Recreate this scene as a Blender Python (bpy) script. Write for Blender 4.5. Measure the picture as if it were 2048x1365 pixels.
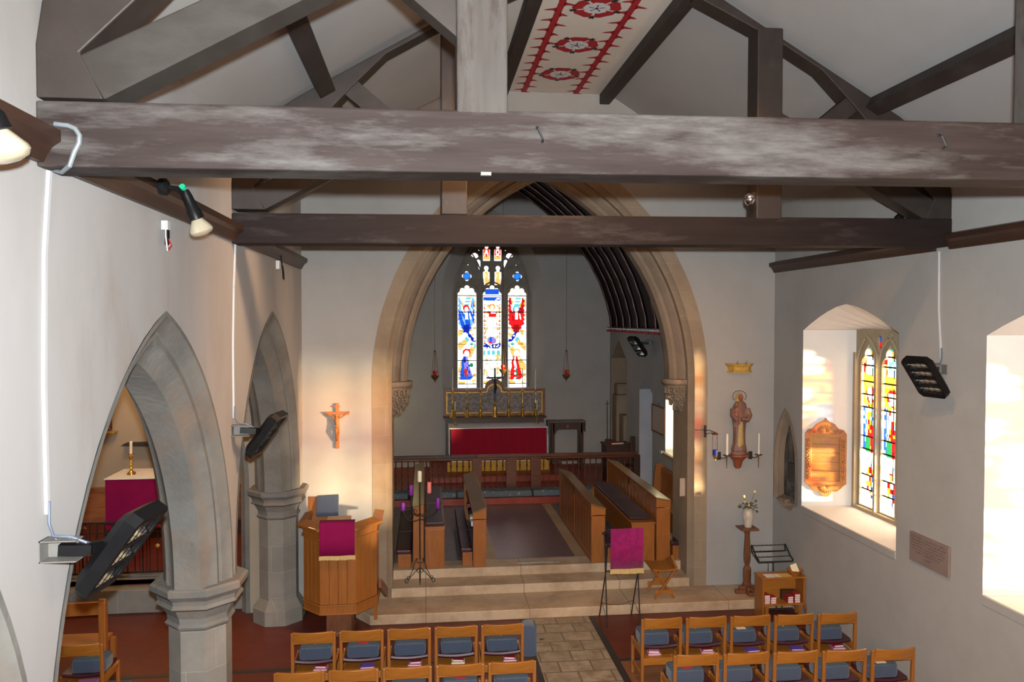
import bpy, bmesh, math, random
from mathutils import Vector, Matrix, Euler
from mathutils.geometry import tessellate_polygon
random.seed(7)
SC = bpy.context.scene
COL = SC.collection
PI = math.pi
for _o in list(bpy.data.objects):
    bpy.data.objects.remove(_o)

# ---------------------------------------------------------------- camera
cam_d = bpy.data.cameras.new('camera')
cam_d.sensor_width = 36.0
cam_d.lens = 36.0 * 1550.0 / 2048.0
cam_d.clip_start = 0.05
cam = bpy.data.objects.new('camera', cam_d)
COL.objects.link(cam)
cam.location = (0, 0, 4.2)
YAW, PITCH = 0.11175, 0.02741
cam.rotation_euler = (PI / 2 - PITCH, 0, -YAW)
SC.camera = cam

# ---------------------------------------------------------------- world, sun, exposure
SC.view_settings.view_transform = 'Standard'
SC.view_settings.look = 'None'
SC.view_settings.gamma = 1
SC.view_settings.use_curve_mapping = False
SC.view_settings.exposure = 0.0
w = bpy.data.worlds.new('sky'); SC.world = w
w.use_nodes = True
bg = w.node_tree.nodes['Background']
bg.inputs[0].default_value = (0.93, 0.96, 1.0, 1)
bg.inputs[1].default_value = 4.0

def light(kind, name, loc, energy, color, rot=None, **kw):
    d = bpy.data.lights.new(name, kind)
    d.energy = energy; d.color = color
    for k, v in kw.items():
        setattr(d, k, v)
    o = bpy.data.objects.new(name, d)
    o.location = loc
    if rot is not None:
        o.rotation_euler = rot
    COL.objects.link(o)
    return o

sun_dir = Vector((-1.27, 1.0, -0.045)).normalized()
sun = light('SUN', 'low_winter_sun', (12, -4, 6), 78.0, (1.0, 0.80, 0.50), angle=math.radians(4.5))
sun.rotation_euler = sun_dir.to_track_quat('-Z', 'Y').to_euler()
# the photographer's flash on the camera
light('SPOT', 'camera_flash', (0.02, -0.02, 4.33), 2950.0, (0.86, 0.955, 1.0), rot=(PI / 2 - 0.06, 0, -YAW - 0.05), shadow_soft_size=0.03, spot_size=math.radians(118), spot_blend=0.8)
# unseen warm fill panel added behind the camera for orange ambient light
light('AREA', 'nave_warm_fill', (1.8, -2.4, 4.6), 300.0, (1.0, 0.45, 0.13), rot=(math.radians(78), 0, 0), shape='RECTANGLE', size=4.5, size_y=1.2)
# unseen warm fill spots added above the frame to brighten floor and chairs
for _x, _y in ((1.3, 5.6), (2.3, 5.6)):
    light('SPOT', 'roof_fill', (_x, _y, 7.2), 270.0, (1.0, 0.50, 0.17), rot=(math.radians(26), 0, 0), shadow_soft_size=0.12, spot_size=math.radians(96), spot_blend=0.5)
light('SPOT', 'arcade_fill', (2.45, 5.6, 7.15), 1000.0, (1.0, 0.60, 0.33), rot=(Vector((-1.75, 8.5, 3.7)) - Vector((2.45, 5.6, 7.15))).to_track_quat('-Z', 'Y').to_euler(), shadow_soft_size=0.45, spot_size=math.radians(50), spot_blend=0.8)  # unseen spot added to warm the far end of the arcade wall
# unseen warm fills added to brighten the north aisle and its chapel
light('POINT', 'aisle_fill', (-4.6, 9.2, 4.2), 60.0, (1.0, 0.62, 0.30), shadow_soft_size=0.15)
light('POINT', 'chapel_fill', (-4.9, 12.9, 4.6), 190.0, (1.0, 0.62, 0.30), shadow_soft_size=0.15)  # added out of sight to warm the chapel's back wall

# ---------------------------------------------------------------- helpers
def tag(o, label=None, cat=None, group=None, kind=None):
    if label: o['label'] = label
    if cat: o['category'] = cat
    if group: o['group'] = group
    if kind: o['kind'] = kind
    return o

def thing(name, loc, label, cat, group=None, kind=None):
    o = bpy.data.objects.new(name, None)
    o.empty_display_size = 0.05
    COL.objects.link(o)
    o.location = loc
    return tag(o, label, cat, group, kind)

def origin_of(p):
    v = Vector((0, 0, 0))
    while p is not None:
        v += Vector(p.location); p = p.parent
    return v

class MB:
    def __init__(s):
        s.v = []; s.f = []; s.m = []; s.mi = 0
    def add(s, vs, fs, m=None):
        b = len(s.v); s.v.extend([tuple(q) for q in vs])
        for f in fs:
            s.f.append(tuple(b + i for i in f)); s.m.append(s.mi if m is None else m)
        return s
    def hexa(s, p, m=None):
        return s.add(p, [(0, 3, 2, 1), (4, 5, 6, 7), (0, 1, 5, 4), (1, 2, 6, 5), (2, 3, 7, 6), (3, 0, 4, 7)], m)
    def box(s, x0, y0, z0, x1, y1, z1, m=None):
        if x0 > x1: x0, x1 = x1, x0
        if y0 > y1: y0, y1 = y1, y0
        if z0 > z1: z0, z1 = z1, z0
        return s.hexa([(x0, y0, z0), (x1, y0, z0), (x1, y1, z0), (x0, y1, z0), (x0, y0, z1), (x1, y0, z1), (x1, y1, z1), (x0, y1, z1)], m)
    def bar(s, p, q, w, h, up=(0, 0, 1), m=None):
        p, q, up = Vector(p), Vector(q), Vector(up)
        d = (q - p).normalized(); r = d.cross(up)
        if r.length < 1e-4: r = d.cross(Vector((1, 0, 0)))
        r.normalize(); u = r.cross(d).normalized()
        r *= w / 2; u *= h / 2
        return s.hexa([p - r - u, p + r - u, q + r - u, q - r - u, p - r + u, p + r + u, q + r + u, q - r + u], m)
    def tube(s, pts, r, n=8, m=None, closed=False, cap=True, sx=1.0):
        pts = [Vector(p) for p in pts]; k = len(pts)
        rs = r if isinstance(r, (list, tuple)) else [r] * k
        rings = []; prev = None
        for i, p in enumerate(pts):
            if closed: t = pts[(i + 1) % k] - pts[i - 1]
            else: t = pts[min(i + 1, k - 1)] - pts[max(i - 1, 0)]
            t.normalize()
            if prev is None:
                a = Vector((0, 0, 1)) if abs(t.z) < 0.9 else Vector((1, 0, 0))
                u = t.cross(a).normalized()
            else:
                u = (prev - t * prev.dot(t)).normalized()
            prev = u; w_ = t.cross(u)
            rings.append([p + (u * math.cos(2 * PI * j / n) * sx + w_ * math.sin(2 * PI * j / n)) * rs[i] for j in range(n)])
        vs = [q for R in rings for q in R]; fs = []
        for i in range(k if closed else k - 1):
            a, b = i * n, ((i + 1) % k) * n
            for j in range(n):
                fs.append((a + j, a + (j + 1) % n, b + (j + 1) % n, b + j))
        if cap and not closed:
            fs.append(tuple(range(n - 1, -1, -1))); fs.append(tuple((k - 1) * n + j for j in range(n)))
        return s.add(vs, fs, m)
    def lathe(s, prof, c=(0, 0, 0), n=16, m=None, sx=1, sy=1, rot=0.0, axis=None):
        """prof = [(r, z)...]; axis optional 3x3 matrix applied before moving to c"""
        vs = []; fs = []
        for r, z in prof:
            for j in range(n):
                a = 2 * PI * j / n + rot
                vs.append(Vector((r * math.cos(a) * sx, r * math.sin(a) * sy, z)))
        k = len(prof)
        for i in range(k - 1):
            for j in range(n):
                fs.append((i * n + j, i * n + (j + 1) % n, (i + 1) * n + (j + 1) % n, (i + 1) * n + j))
        if prof[0][0] > 1e-5: fs.append(tuple(range(n - 1, -1, -1)))
        if prof[-1][0] > 1e-5: fs.append(tuple((k - 1) * n + j for j in range(n)))
        if axis is not None: vs = [axis @ q for q in vs]
        c = Vector(c)
        return s.add([q + c for q in vs], fs, m)
    def prism(s, poly, plane, d0, d1, holes=(), m=None):
        """extrude a 2-D polygon with holes; plane 'XZ' (depth Y), 'YZ' (depth X), 'XY' (depth Z)"""
        def P(q, d):
            if plane == 'XZ': return (q[0], d, q[1])
            if plane == 'YZ': return (d, q[0], q[1])
            return (q[0], q[1], d)
        loops = [list(poly)] + [list(h) for h in holes]
        flat = [q for l in loops for q in l]
        N = len(flat)
        tris = tessellate_polygon([[Vector((q[0], q[1], 0)) for q in l] for l in loops])
        vs = [P(q, d0) for q in flat] + [P(q, d1) for q in flat]
        fs = []
        for t in tris:
            a, b, c = (Vector((flat[i][0], flat[i][1], 0)) for i in t)
            if (b - a).cross(c - a).length < 1e-9: continue
            fs.append(tuple(t)); fs.append(tuple(N + i for i in reversed(t)))
        o = 0
        for l in loops:
            k = len(l)
            for i in range(k):
                fs.append((o + i, o + (i + 1) % k, N + o + (i + 1) % k, N + o + i))
            o += k
        return s.add(vs, fs, m)
    def ico(s, c, r, m=None, sub=2, sc=(1, 1, 1)):
        bm = bmesh.new(); bmesh.ops.create_icosphere(bm, subdivisions=sub, radius=1)
        bm.verts.index_update()
        vs = [(c[0] + q.co.x * r * sc[0], c[1] + q.co.y * r * sc[1], c[2] + q.co.z * r * sc[2]) for q in bm.verts]
        fs = [tuple(q.index for q in f.verts) for f in bm.faces]
        bm.free()
        return s.add(vs, fs, m)
    def build(s, name, mats, parent=None, loc=None, smooth=None, bevel=0, fix=True):
        if not isinstance(mats, (list, tuple)): mats = [mats]
        org = origin_of(parent) if parent is not None else (Vector(loc) if loc is not None else Vector((0, 0, 0)))
        me = bpy.data.meshes.new(name)
        me.from_pydata([tuple(Vector(q) - org) for q in s.v], [], s.f)
        for k in mats: me.materials.append(k)
        for i, p in enumerate(me.polygons): p.material_index = s.m[i]
        if fix:
            bm = bmesh.new(); bm.from_mesh(me)
            bmesh.ops.recalc_face_normals(bm, faces=bm.faces)
            bm.to_mesh(me); bm.free()
        if smooth:
            for p in me.polygons: p.use_smooth = True
            me.set_sharp_from_angle(angle=math.radians(smooth if smooth is not True else 40))
        o = bpy.data.objects.new(name, me); COL.objects.link(o)
        if parent is not None: o.parent = parent
        else: o.location = org
        if bevel:
            b = o.modifiers.new('bevel', 'BEVEL'); b.width = bevel; b.segments = 2; b.limit_method = 'ANGLE'
            b.angle_limit = math.radians(50); b.use_clamp_overlap = True
        return o

def struct(name, mb, mats, **kw):
    o = mb.build(name, mats, **kw)
    o['kind'] = 'structure'
    return o

def copy_tree(o, parent=None, loc=None):
    c = o.copy(); COL.objects.link(c); c.parent = parent
    for ch in [x for x in bpy.data.objects if x.parent == o]:
        copy_tree(ch, c)
    if loc is not None: c.location = loc
    return c

# ---------------------------------------------------------------- materials
def lin(r, g, b):
    f = lambda c: (c / 255 / 12.92) if c / 255 <= 0.04045 else ((c / 255 + 0.055) / 1.055) ** 2.4
    return (f(r), f(g), f(b), 1)

MATS = {}
def mk(name, c1, c2=None, scale=4.0, stretch=(1, 1, 1), lo=0.35, hi=0.65, rough=0.6, bump=0.0, metal=0.0, detail=6.0,
       c3=None, s3=1.0, lo3=0.5, hi3=0.62, st3=None, spec=0.5, coat=0.0, sheen=0.0, bscale=None, rough2=None):
    m = bpy.data.materials.new(name); m.use_nodes = True
    nt = m.node_tree; N = nt.nodes; L = nt.links
    b = N['Principled BSDF']
    b.inputs['Roughness'].default_value = rough
    b.inputs['Metallic'].default_value = metal
    b.inputs['Specular IOR Level'].default_value = spec
    b.inputs['Coat Weight'].default_value = coat
    b.inputs['Sheen Weight'].default_value = sheen
    tc = N.new('ShaderNodeTexCoord')
    mp = N.new('ShaderNodeMapping'); mp.inputs['Scale'].default_value = stretch
    L.new(tc.outputs['Object'], mp.inputs[0])
    nz = N.new('ShaderNodeTexNoise'); nz.inputs['Scale'].default_value = scale; nz.inputs['Detail'].default_value = detail
    nz.inputs['Roughness'].default_value = 0.62
    L.new(mp.outputs[0], nz.inputs['Vector'])
    out = None
    if c2 is None:
        b.inputs['Base Color'].default_value = c1
    else:
        mr = N.new('ShaderNodeMapRange'); mr.inputs[1].default_value = lo; mr.inputs[2].default_value = hi
        L.new(nz.outputs[0], mr.inputs[0])
        mx = N.new('ShaderNodeMix'); mx.data_type = 'RGBA'
        L.new(mr.outputs[0], mx.inputs[0]); mx.inputs[6].default_value = c1; mx.inputs[7].default_value = c2
        out = mx.outputs[2]
        if rough2 is not None:
            m2 = N.new('ShaderNodeMapRange'); m2.inputs[3].default_value = rough; m2.inputs[4].default_value = rough2
            L.new(mr.outputs[0], m2.inputs[0]); L.new(m2.outputs[0], b.inputs['Roughness'])
        if c3 is not None:
            mp3 = N.new('ShaderNodeMapping'); mp3.inputs['Scale'].default_value = st3 or stretch
            mp3.inputs['Location'].default_value = (3.1, 7.7, 1.3)
            L.new(tc.outputs['Object'], mp3.inputs[0])
            n3 = N.new('ShaderNodeTexNoise'); n3.inputs['Scale'].default_value = s3; n3.inputs['Detail'].default_value = 8
            n3.inputs['Roughness'].default_value = 0.7
            L.new(mp3.outputs[0], n3.inputs['Vector'])
            r3 = N.new('ShaderNodeMapRange'); r3.inputs[1].default_value = lo3; r3.inputs[2].default_value = hi3
            L.new(n3.outputs[0], r3.inputs[0])
            x3 = N.new('ShaderNodeMix'); x3.data_type = 'RGBA'
            L.new(r3.outputs[0], x3.inputs[0]); L.new(out, x3.inputs[6]); x3.inputs[7].default_value = c3
            out = x3.outputs[2]
        L.new(out, b.inputs['Base Color'])
    if bump:
        bp = N.new('ShaderNodeBump'); bp.inputs['Strength'].default_value = bump; bp.inputs['Distance'].default_value = 0.01
        if bscale:
            nb = N.new('ShaderNodeTexNoise'); nb.inputs['Scale'].default_value = bscale; nb.inputs['Detail'].default_value = 6
            L.new(mp.outputs[0], nb.inputs['Vector']); L.new(nb.outputs[0], bp.inputs['Height'])
        else:
            L.new(nz.outputs[0], bp.inputs['Height'])
        L.new(bp.outputs[0], b.inputs['Normal'])
    MATS[name] = m
    return m

def mk_brick(name, c1, c2, mortar, bw, bh, ms=0.006, plane='XY', rough=0.6, noise=None, nscale=2.0, bump=0.2, offset=0.5, spec=0.5, nmix=0.6, squash=1):
    """stone blocks, tiles: brick pattern in the given plane; 'W' wraps horizontally round a shaft"""
    m = mk(name, c1, rough=rough, spec=spec)
    nt = m.node_tree; N = nt.nodes; L = nt.links; b = N['Principled BSDF']
    tc = N.new('ShaderNodeTexCoord')
    sp = N.new('ShaderNodeSeparateXYZ'); L.new(tc.outputs['Object'], sp.inputs[0])
    cb = N.new('ShaderNodeCombineXYZ')
    if plane == 'XY': L.new(sp.outputs[0], cb.inputs[0]); L.new(sp.outputs[1], cb.inputs[1])
    elif plane == 'YX': L.new(sp.outputs[1], cb.inputs[0]); L.new(sp.outputs[0], cb.inputs[1])
    elif plane == 'XZ': L.new(sp.outputs[0], cb.inputs[0]); L.new(sp.outputs[2], cb.inputs[1])
    elif plane == 'YZ': L.new(sp.outputs[1], cb.inputs[0]); L.new(sp.outputs[2], cb.inputs[1])
    else:
        ad = N.new('ShaderNodeMath'); ad.operation = 'ADD'
        L.new(sp.outputs[0], ad.inputs[0]); L.new(sp.outputs[1], ad.inputs[1])
        L.new(ad.outputs[0], cb.inputs[0]); L.new(sp.outputs[2], cb.inputs[1])
    br = N.new('ShaderNodeTexBrick'); br.inputs['Scale'].default_value = 1
    br.inputs['Brick Width'].default_value = bw; br.inputs['Row Height'].default_value = bh
    br.inputs['Mortar Size'].default_value = ms; br.offset = offset
    br.inputs['Color1'].default_value = c1; br.inputs['Color2'].default_value = c2; br.inputs['Mortar'].default_value = mortar
    L.new(cb.outputs[0], br.inputs['Vector'])
    out = br.outputs[0]
    nz = N.new('ShaderNodeTexNoise'); nz.inputs['Scale'].default_value = nscale; nz.inputs['Detail'].default_value = 8
    nz.inputs['Roughness'].default_value = 0.65
    L.new(tc.outputs['Object'], nz.inputs['Vector'])
    if noise is not None:
        mr = N.new('ShaderNodeMapRange'); mr.inputs[1].default_value = 0.42; mr.inputs[2].default_value = 0.68; mr.inputs[4].default_value = nmix
        L.new(nz.outputs[0], mr.inputs[0])
        mx = N.new('ShaderNodeMix'); mx.data_type = 'RGBA'
        L.new(mr.outputs[0], mx.inputs[0]); L.new(out, mx.inputs[6]); mx.inputs[7].default_value = noise
        out = mx.outputs[2]
    L.new(out, b.inputs['Base Color'])
    bp = N.new('ShaderNodeBump'); bp.inputs['Strength'].default_value = bump; bp.inputs['Distance'].default_value = 0.01
    mm = N.new('ShaderNodeMath'); mm.operation = 'SUBTRACT'
    L.new(nz.outputs[0], mm.inputs[0]); L.new(br.outputs['Fac'], mm.inputs[1])
    L.new(mm.outputs[0], bp.inputs['Height']); L.new(bp.outputs[0], b.inputs['Normal'])
    return m

PLASTER = mk('white_limewash', (0.3572, 0.3458, 0.3268, 1), (0.3192, 0.3040, 0.2850, 1), scale=1.3, lo=0.4, hi=0.75, rough=0.92, bump=0.25, bscale=9, spec=0.2)
PLASTER_L = mk('stained_limewash', (0.3572, 0.3496, 0.3458, 1), (0.3116, 0.2926, 0.2736, 1), scale=1.1, stretch=(1, 1, 0.4), lo=0.45, hi=0.75, rough=0.92, bump=0.25, bscale=8, spec=0.2,
               c3=(0.2736, 0.2356, 0.1976, 1), s3=0.7, st3=(1, 1, 0.35), lo3=0.56, hi3=0.8)
CEIL = mk('ceiling_plaster', (0.3344, 0.3192, 0.3078, 1), (0.3040, 0.2888, 0.2774, 1), scale=0.8, stretch=(1, 1, 1), lo=0.4, hi=0.7, rough=0.9, spec=0.2)
REVEAL = mk('lightened_reveal_plaster', (0.74, 0.72, 0.69, 1), (0.69, 0.665, 0.63, 1), scale=1.6, rough=0.85, bump=0.15, bscale=9, spec=0.2)  # sunlit brightness put into the colour: paler than the wall plaster
CEILS = mk('lightened_strip_plaster', (0.62, 0.57, 0.51, 1), (0.56, 0.51, 0.455, 1), scale=0.9, rough=0.9, spec=0.2)  # colour lifted to make up for purlin shade and grazing light
STONE = mk('arch_stone', (0.25, 0.19, 0.135, 1), (0.2, 0.15, 0.108, 1), scale=2.2, lo=0.4, hi=0.62, rough=0.85, bump=0.5, bscale=26, spec=0.25,
           c3=(0.14, 0.11, 0.085, 1), s3=1.6, lo3=0.55, hi3=0.75)
STONE_G = mk_brick('grey_pier_stone', (0.2565, 0.2422, 0.2137, 1), (0.2090, 0.1995, 0.1805, 1), (0.3230, 0.3040, 0.2660, 1), 0.62, 0.36, 0.004, 'W', 0.85, noise=(0.1615, 0.1520, 0.1377, 1), nscale=2.6, bump=0.5, spec=0.25)
STONE_A = mk('grey_arcade_stone', (0.1932, 0.1935, 0.1783, 1), (0.1386, 0.1376, 0.1288, 1), scale=1.9, lo=0.38, hi=0.62, rough=0.85, bump=0.6, bscale=22, spec=0.25,
             c3=(0.2100, 0.1677, 0.1348, 1), s3=1.2, lo3=0.52, hi3=0.7)
STONE_W = mk_brick('warm_jamb_stone', (0.31, 0.235, 0.16, 1), (0.28, 0.21, 0.145, 1), (0.34, 0.265, 0.19, 1), 0.5, 0.42, 0.004, 'W', 0.85, noise=(0.21, 0.15, 0.1, 1), nscale=2.2, bump=0.4, spec=0.25)
TRACERY = mk('tracery_stone', (0.26, 0.235, 0.20, 1), (0.20, 0.18, 0.15, 1), scale=6, rough=0.85, bump=0.2, spec=0.2)
TRACERY_L = mk('pale_tracery_stone', (0.4000, 0.3225, 0.2145, 1), (0.3360, 0.2700, 0.1820, 1), scale=5, rough=0.85, bump=0.2, spec=0.2)
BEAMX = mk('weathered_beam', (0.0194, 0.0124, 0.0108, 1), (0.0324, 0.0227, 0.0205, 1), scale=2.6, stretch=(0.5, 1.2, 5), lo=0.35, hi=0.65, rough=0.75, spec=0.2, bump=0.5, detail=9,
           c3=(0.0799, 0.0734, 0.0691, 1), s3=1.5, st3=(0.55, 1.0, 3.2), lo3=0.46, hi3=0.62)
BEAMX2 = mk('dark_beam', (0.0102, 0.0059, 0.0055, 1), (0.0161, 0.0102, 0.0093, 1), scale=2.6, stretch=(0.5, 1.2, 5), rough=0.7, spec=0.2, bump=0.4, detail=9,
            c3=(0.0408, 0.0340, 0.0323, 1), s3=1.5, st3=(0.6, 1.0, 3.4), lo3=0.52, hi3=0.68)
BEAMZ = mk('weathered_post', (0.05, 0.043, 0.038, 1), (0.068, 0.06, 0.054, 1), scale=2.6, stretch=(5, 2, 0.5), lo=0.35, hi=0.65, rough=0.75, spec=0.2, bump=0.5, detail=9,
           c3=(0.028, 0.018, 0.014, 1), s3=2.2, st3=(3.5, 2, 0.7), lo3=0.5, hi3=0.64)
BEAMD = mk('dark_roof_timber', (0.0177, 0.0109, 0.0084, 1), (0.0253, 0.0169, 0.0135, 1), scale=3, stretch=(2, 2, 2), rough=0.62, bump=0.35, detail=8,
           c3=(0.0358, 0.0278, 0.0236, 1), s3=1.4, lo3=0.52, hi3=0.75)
BEAMG = mk('greyed_timber', (0.0290, 0.0247, 0.0197, 1), (0.0189, 0.0139, 0.0108, 1), scale=2.4, stretch=(1.6, 1, 3.5), lo=0.4, hi=0.62, rough=0.72, bump=0.4, detail=9)
PLATE = mk('wall_plate_wood', (0.0465, 0.0209, 0.0121, 1), (0.0279, 0.0130, 0.0084, 1), scale=3, stretch=(2, 0.5, 3), rough=0.45, bump=0.2)
def oak(name, c1, c2, st, rough=0.38, coat=0.15):
    return mk(name, c1, c2, scale=5, stretch=st, lo=0.3, hi=0.7, rough=rough, bump=0.06, detail=7, coat=coat)
OAKX = oak('oak_x', (0.3846, 0.1462, 0.0209, 1), (0.2946, 0.1034, 0.0139, 1), (0.8, 6, 6))
OAKY = oak('oak_y', (0.3683, 0.1390, 0.0195, 1), (0.2783, 0.0963, 0.0130, 1), (6, 0.8, 6))
OAKZ = oak('oak_z', (0.3274, 0.1176, 0.0177, 1), (0.2455, 0.0820, 0.0121, 1), (6, 6, 0.8))
STALLZ = oak('stall_oak', (0.3385, 0.1146, 0.0178, 1), (0.2337, 0.0729, 0.0119, 1), (5, 5, 0.7), rough=0.42)
STALLT = oak('stall_desk_top', (0.1860, 0.1054, 0.0465, 1), (0.1364, 0.0744, 0.0310, 1), (6, 0.7, 6), rough=0.28, coat=0.3)
PULP = oak('pulpit_oak', (0.3100, 0.1125, 0.0198, 1), (0.2403, 0.0818, 0.0139, 1), (6, 6, 0.6), rough=0.42)
RAILW = mk('rail_mahogany', (0.12, 0.035, 0.014, 1), (0.07, 0.02, 0.009, 1), scale=5, stretch=(0.7, 5, 5), rough=0.35, bump=0.05, coat=0.2)
DARKW = mk('dark_stained_wood', (0.055, 0.022, 0.012, 1), (0.035, 0.014, 0.008, 1), scale=5, stretch=(5, 5, 0.8), rough=0.4, bump=0.05)
MIDW = mk('walnut_wood', (0.20, 0.075, 0.028, 1), (0.13, 0.045, 0.018, 1), scale=5, stretch=(5, 5, 0.8), rough=0.42, bump=0.05)
BLUE = mk('blue_hassock_weave', (0.06, 0.08, 0.125, 1), (0.048, 0.064, 0.102, 1), scale=60, rough=0.95, bump=0.6, spec=0.1, sheen=0.3)
BLUET = mk('blue_hassock_top', (0.075, 0.105, 0.14, 1), (0.06, 0.088, 0.12, 1), scale=60, rough=0.95, bump=0.6, spec=0.1)
BLUEK = mk('blue_kneeler_needlework', (0.12, 0.145, 0.17, 1), (0.09, 0.115, 0.14, 1), scale=30, rough=0.95, bump=0.4, spec=0.1,
           c3=(0.46, 0.42, 0.28, 1), s3=11, lo3=0.60, hi3=0.64)
MAROON = mk('maroon_seat_vinyl', (0.050, 0.008, 0.018, 1), (0.038, 0.006, 0.014, 1), scale=8, rough=0.42)
BURG = mk('burgundy_damask', (0.30, 0.006, 0.105, 1), (0.24, 0.004, 0.085, 1), scale=9, lo=0.48, hi=0.52, rough=0.75, sheen=0.3, spec=0.2)
BURG2 = mk('plain_burgundy_cloth', (0.26, 0.005, 0.075, 1), (0.22, 0.004, 0.06, 1), scale=3, rough=0.85, sheen=0.0, spec=0.15)
ALTARRED = mk('altar_crimson_cloth', (0.26, 0.004, 0.022, 1), (0.22, 0.003, 0.018, 1), scale=3, stretch=(4, 1, 0.4), rough=0.8, sheen=0.2, spec=0.15)
GOLDF = mk('gold_fringe', (0.62, 0.46, 0.18, 1), (0.45, 0.31, 0.11, 1), scale=40, stretch=(3, 3, 0.3), rough=0.6)
LINEN = mk('white_linen', (0.78, 0.79, 0.84, 1), (0.72, 0.73, 0.79, 1), scale=5, rough=0.85, spec=0.2)
BRASS = mk('polished_brass', (0.72, 0.48, 0.14, 1), (0.6, 0.37, 0.09, 1), scale=8, rough=0.25, metal=0.9)
GILT = mk('gilding', (0.62, 0.40, 0.10, 1), (0.45, 0.26, 0.05, 1), scale=14, rough=0.42, metal=0.45)
IRON = mk('black_iron', (0.012, 0.011, 0.011, 1), (0.02, 0.018, 0.017, 1), scale=12, rough=0.45)
BLACKP = mk('black_enamel', (0.0043, 0.0043, 0.0050, 1), (0.0065, 0.0065, 0.0072, 1), scale=8, rough=0.4, spec=0.2)
GREYP = mk('grey_cast_metal', (0.16, 0.155, 0.14, 1), (0.13, 0.125, 0.115, 1), scale=8, rough=0.5)
CHROME = mk('polished_reflector', (0.82, 0.83, 0.85, 1), (0.7, 0.71, 0.73, 1), scale=6, rough=0.16, metal=1.0)
WHITEP = mk('white_plastic', (0.4920, 0.5040, 0.5160, 1), (0.4680, 0.4800, 0.4920, 1), scale=3, rough=0.4)
CABLE = mk('grey_cable', (0.10, 0.12, 0.17, 1), (0.08, 0.10, 0.14, 1), scale=5, rough=0.5)
WAX = mk('cream_wax', (0.80, 0.74, 0.60, 1), (0.74, 0.67, 0.52, 1), scale=6, rough=0.45)
WAXP = mk('purple_wax', (0.20, 0.012, 0.32, 1), (0.16, 0.01, 0.27, 1), scale=6, rough=0.4)
WAXK = mk('pink_wax', (0.78, 0.22, 0.21, 1), (0.70, 0.18, 0.18, 1), scale=6, rough=0.4)
REDF = mk('polished_red_floor', (0.120, 0.020, 0.011, 1), (0.085, 0.015, 0.009, 1), scale=1.2, lo=0.35, hi=0.7, rough=0.34, rough2=0.5, spec=0.45, bump=0.03)
BLACKB = mk('black_floor_border', (0.020, 0.018, 0.016, 1), (0.028, 0.024, 0.02, 1), scale=5, rough=0.45)
PARQ = mk_brick('worn_woodblock_floor', (0.25, 0.095, 0.034, 1), (0.20, 0.070, 0.026, 1), (0.10, 0.04, 0.02, 1), 0.30, 0.075, 0.002, 'XY', 0.45, noise=(0.15, 0.05, 0.02, 1), nscale=2)
FLAG = mk_brick('worn_flagstone', (0.36, 0.29, 0.20, 1), (0.28, 0.22, 0.15, 1), (0.15, 0.115, 0.08, 1), 0.40, 0.29, 0.012, 'XY', 0.55, noise=(0.18, 0.125, 0.075, 1), nscale=5.5, bump=0.5, nmix=0.95)
STEP = mk_brick('cream_step_stone', (0.5280, 0.3900, 0.2562, 1), (0.4752, 0.3445, 0.2250, 1), (0.1584, 0.1105, 0.0750, 1), 1.45, 9.0, 0.005, 'XY', 0.6, noise=(0.2772, 0.1690, 0.0938, 1), nscale=1.9, bump=0.25, nmix=0.75, offset=0)
CHOIRT = mk_brick('choir_purple_tile', (0.105, 0.040, 0.042, 1), (0.075, 0.032, 0.038, 1), (0.16, 0.11, 0.10, 1), 0.15, 0.15, 0.003, 'XY', 0.30, noise=(0.13, 0.045, 0.035, 1), nscale=4, bump=0.1, spec=0.6)
CHOIRS = mk('choir_border_stone', (0.36, 0.25, 0.14, 1), (0.29, 0.19, 0.10, 1), scale=2.2, rough=0.5, bump=0.1)
GREYT = mk('grey_choir_floor', (0.17, 0.145, 0.14, 1), (0.12, 0.10, 0.10, 1), scale=4, stretch=(1, 3, 1), rough=0.4)
REDSTEP = mk('red_painted_step', (0.26, 0.030, 0.010, 1), (0.20, 0.022, 0.009, 1), scale=4, rough=0.4)
ROSER = mk('rose_red_paint', (0.3375, 0.0075, 0.0150, 1), (0.3000, 0.0063, 0.0125, 1), scale=5, rough=0.7)
ROSEB = mk('rose_black_paint', (0.01, 0.01, 0.012, 1), (0.014, 0.014, 0.014, 1), scale=5, rough=0.7)
ROSEW = mk('rose_white_paint', (0.60, 0.60, 0.62, 1), (0.55, 0.55, 0.57, 1), scale=5, rough=0.8)
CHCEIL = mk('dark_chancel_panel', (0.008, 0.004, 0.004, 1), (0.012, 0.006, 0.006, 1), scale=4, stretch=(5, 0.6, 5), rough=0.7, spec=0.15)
WOODCARVE = mk('honey_carved_oak', (0.3757, 0.1462, 0.0327, 1), (0.3179, 0.1156, 0.0238, 1), scale=6, stretch=(1, 5, 5), rough=0.45, bump=0.1)
TERRA = mk('terracotta', (0.2700, 0.0713, 0.0263, 1), (0.2175, 0.0525, 0.0210, 1), scale=6, rough=0.55)
ROBE = mk('painted_robe', (0.1870, 0.0935, 0.0715, 1), (0.1430, 0.0660, 0.0495, 1), scale=7, rough=0.6, c3=(0.2475, 0.1650, 0.1100, 1), s3=5, lo3=0.55, hi3=0.7)
GOLDCLOTH = mk('painted_gold_gown', (0.4200, 0.3150, 0.1200, 1), (0.3450, 0.2400, 0.0825, 1), scale=20, rough=0.55)
SKINP = mk('painted_skin', (0.2850, 0.1050, 0.0562, 1), (0.2400, 0.0825, 0.0450, 1), scale=6, rough=0.55)
VASE = mk('crackled_cream_glaze', (0.60, 0.52, 0.42, 1), (0.50, 0.41, 0.32, 1), scale=14, rough=0.4)
LEAF = mk('dried_leaf_green', (0.06, 0.075, 0.02, 1), (0.11, 0.09, 0.03, 1), scale=9, rough=0.7)
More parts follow.
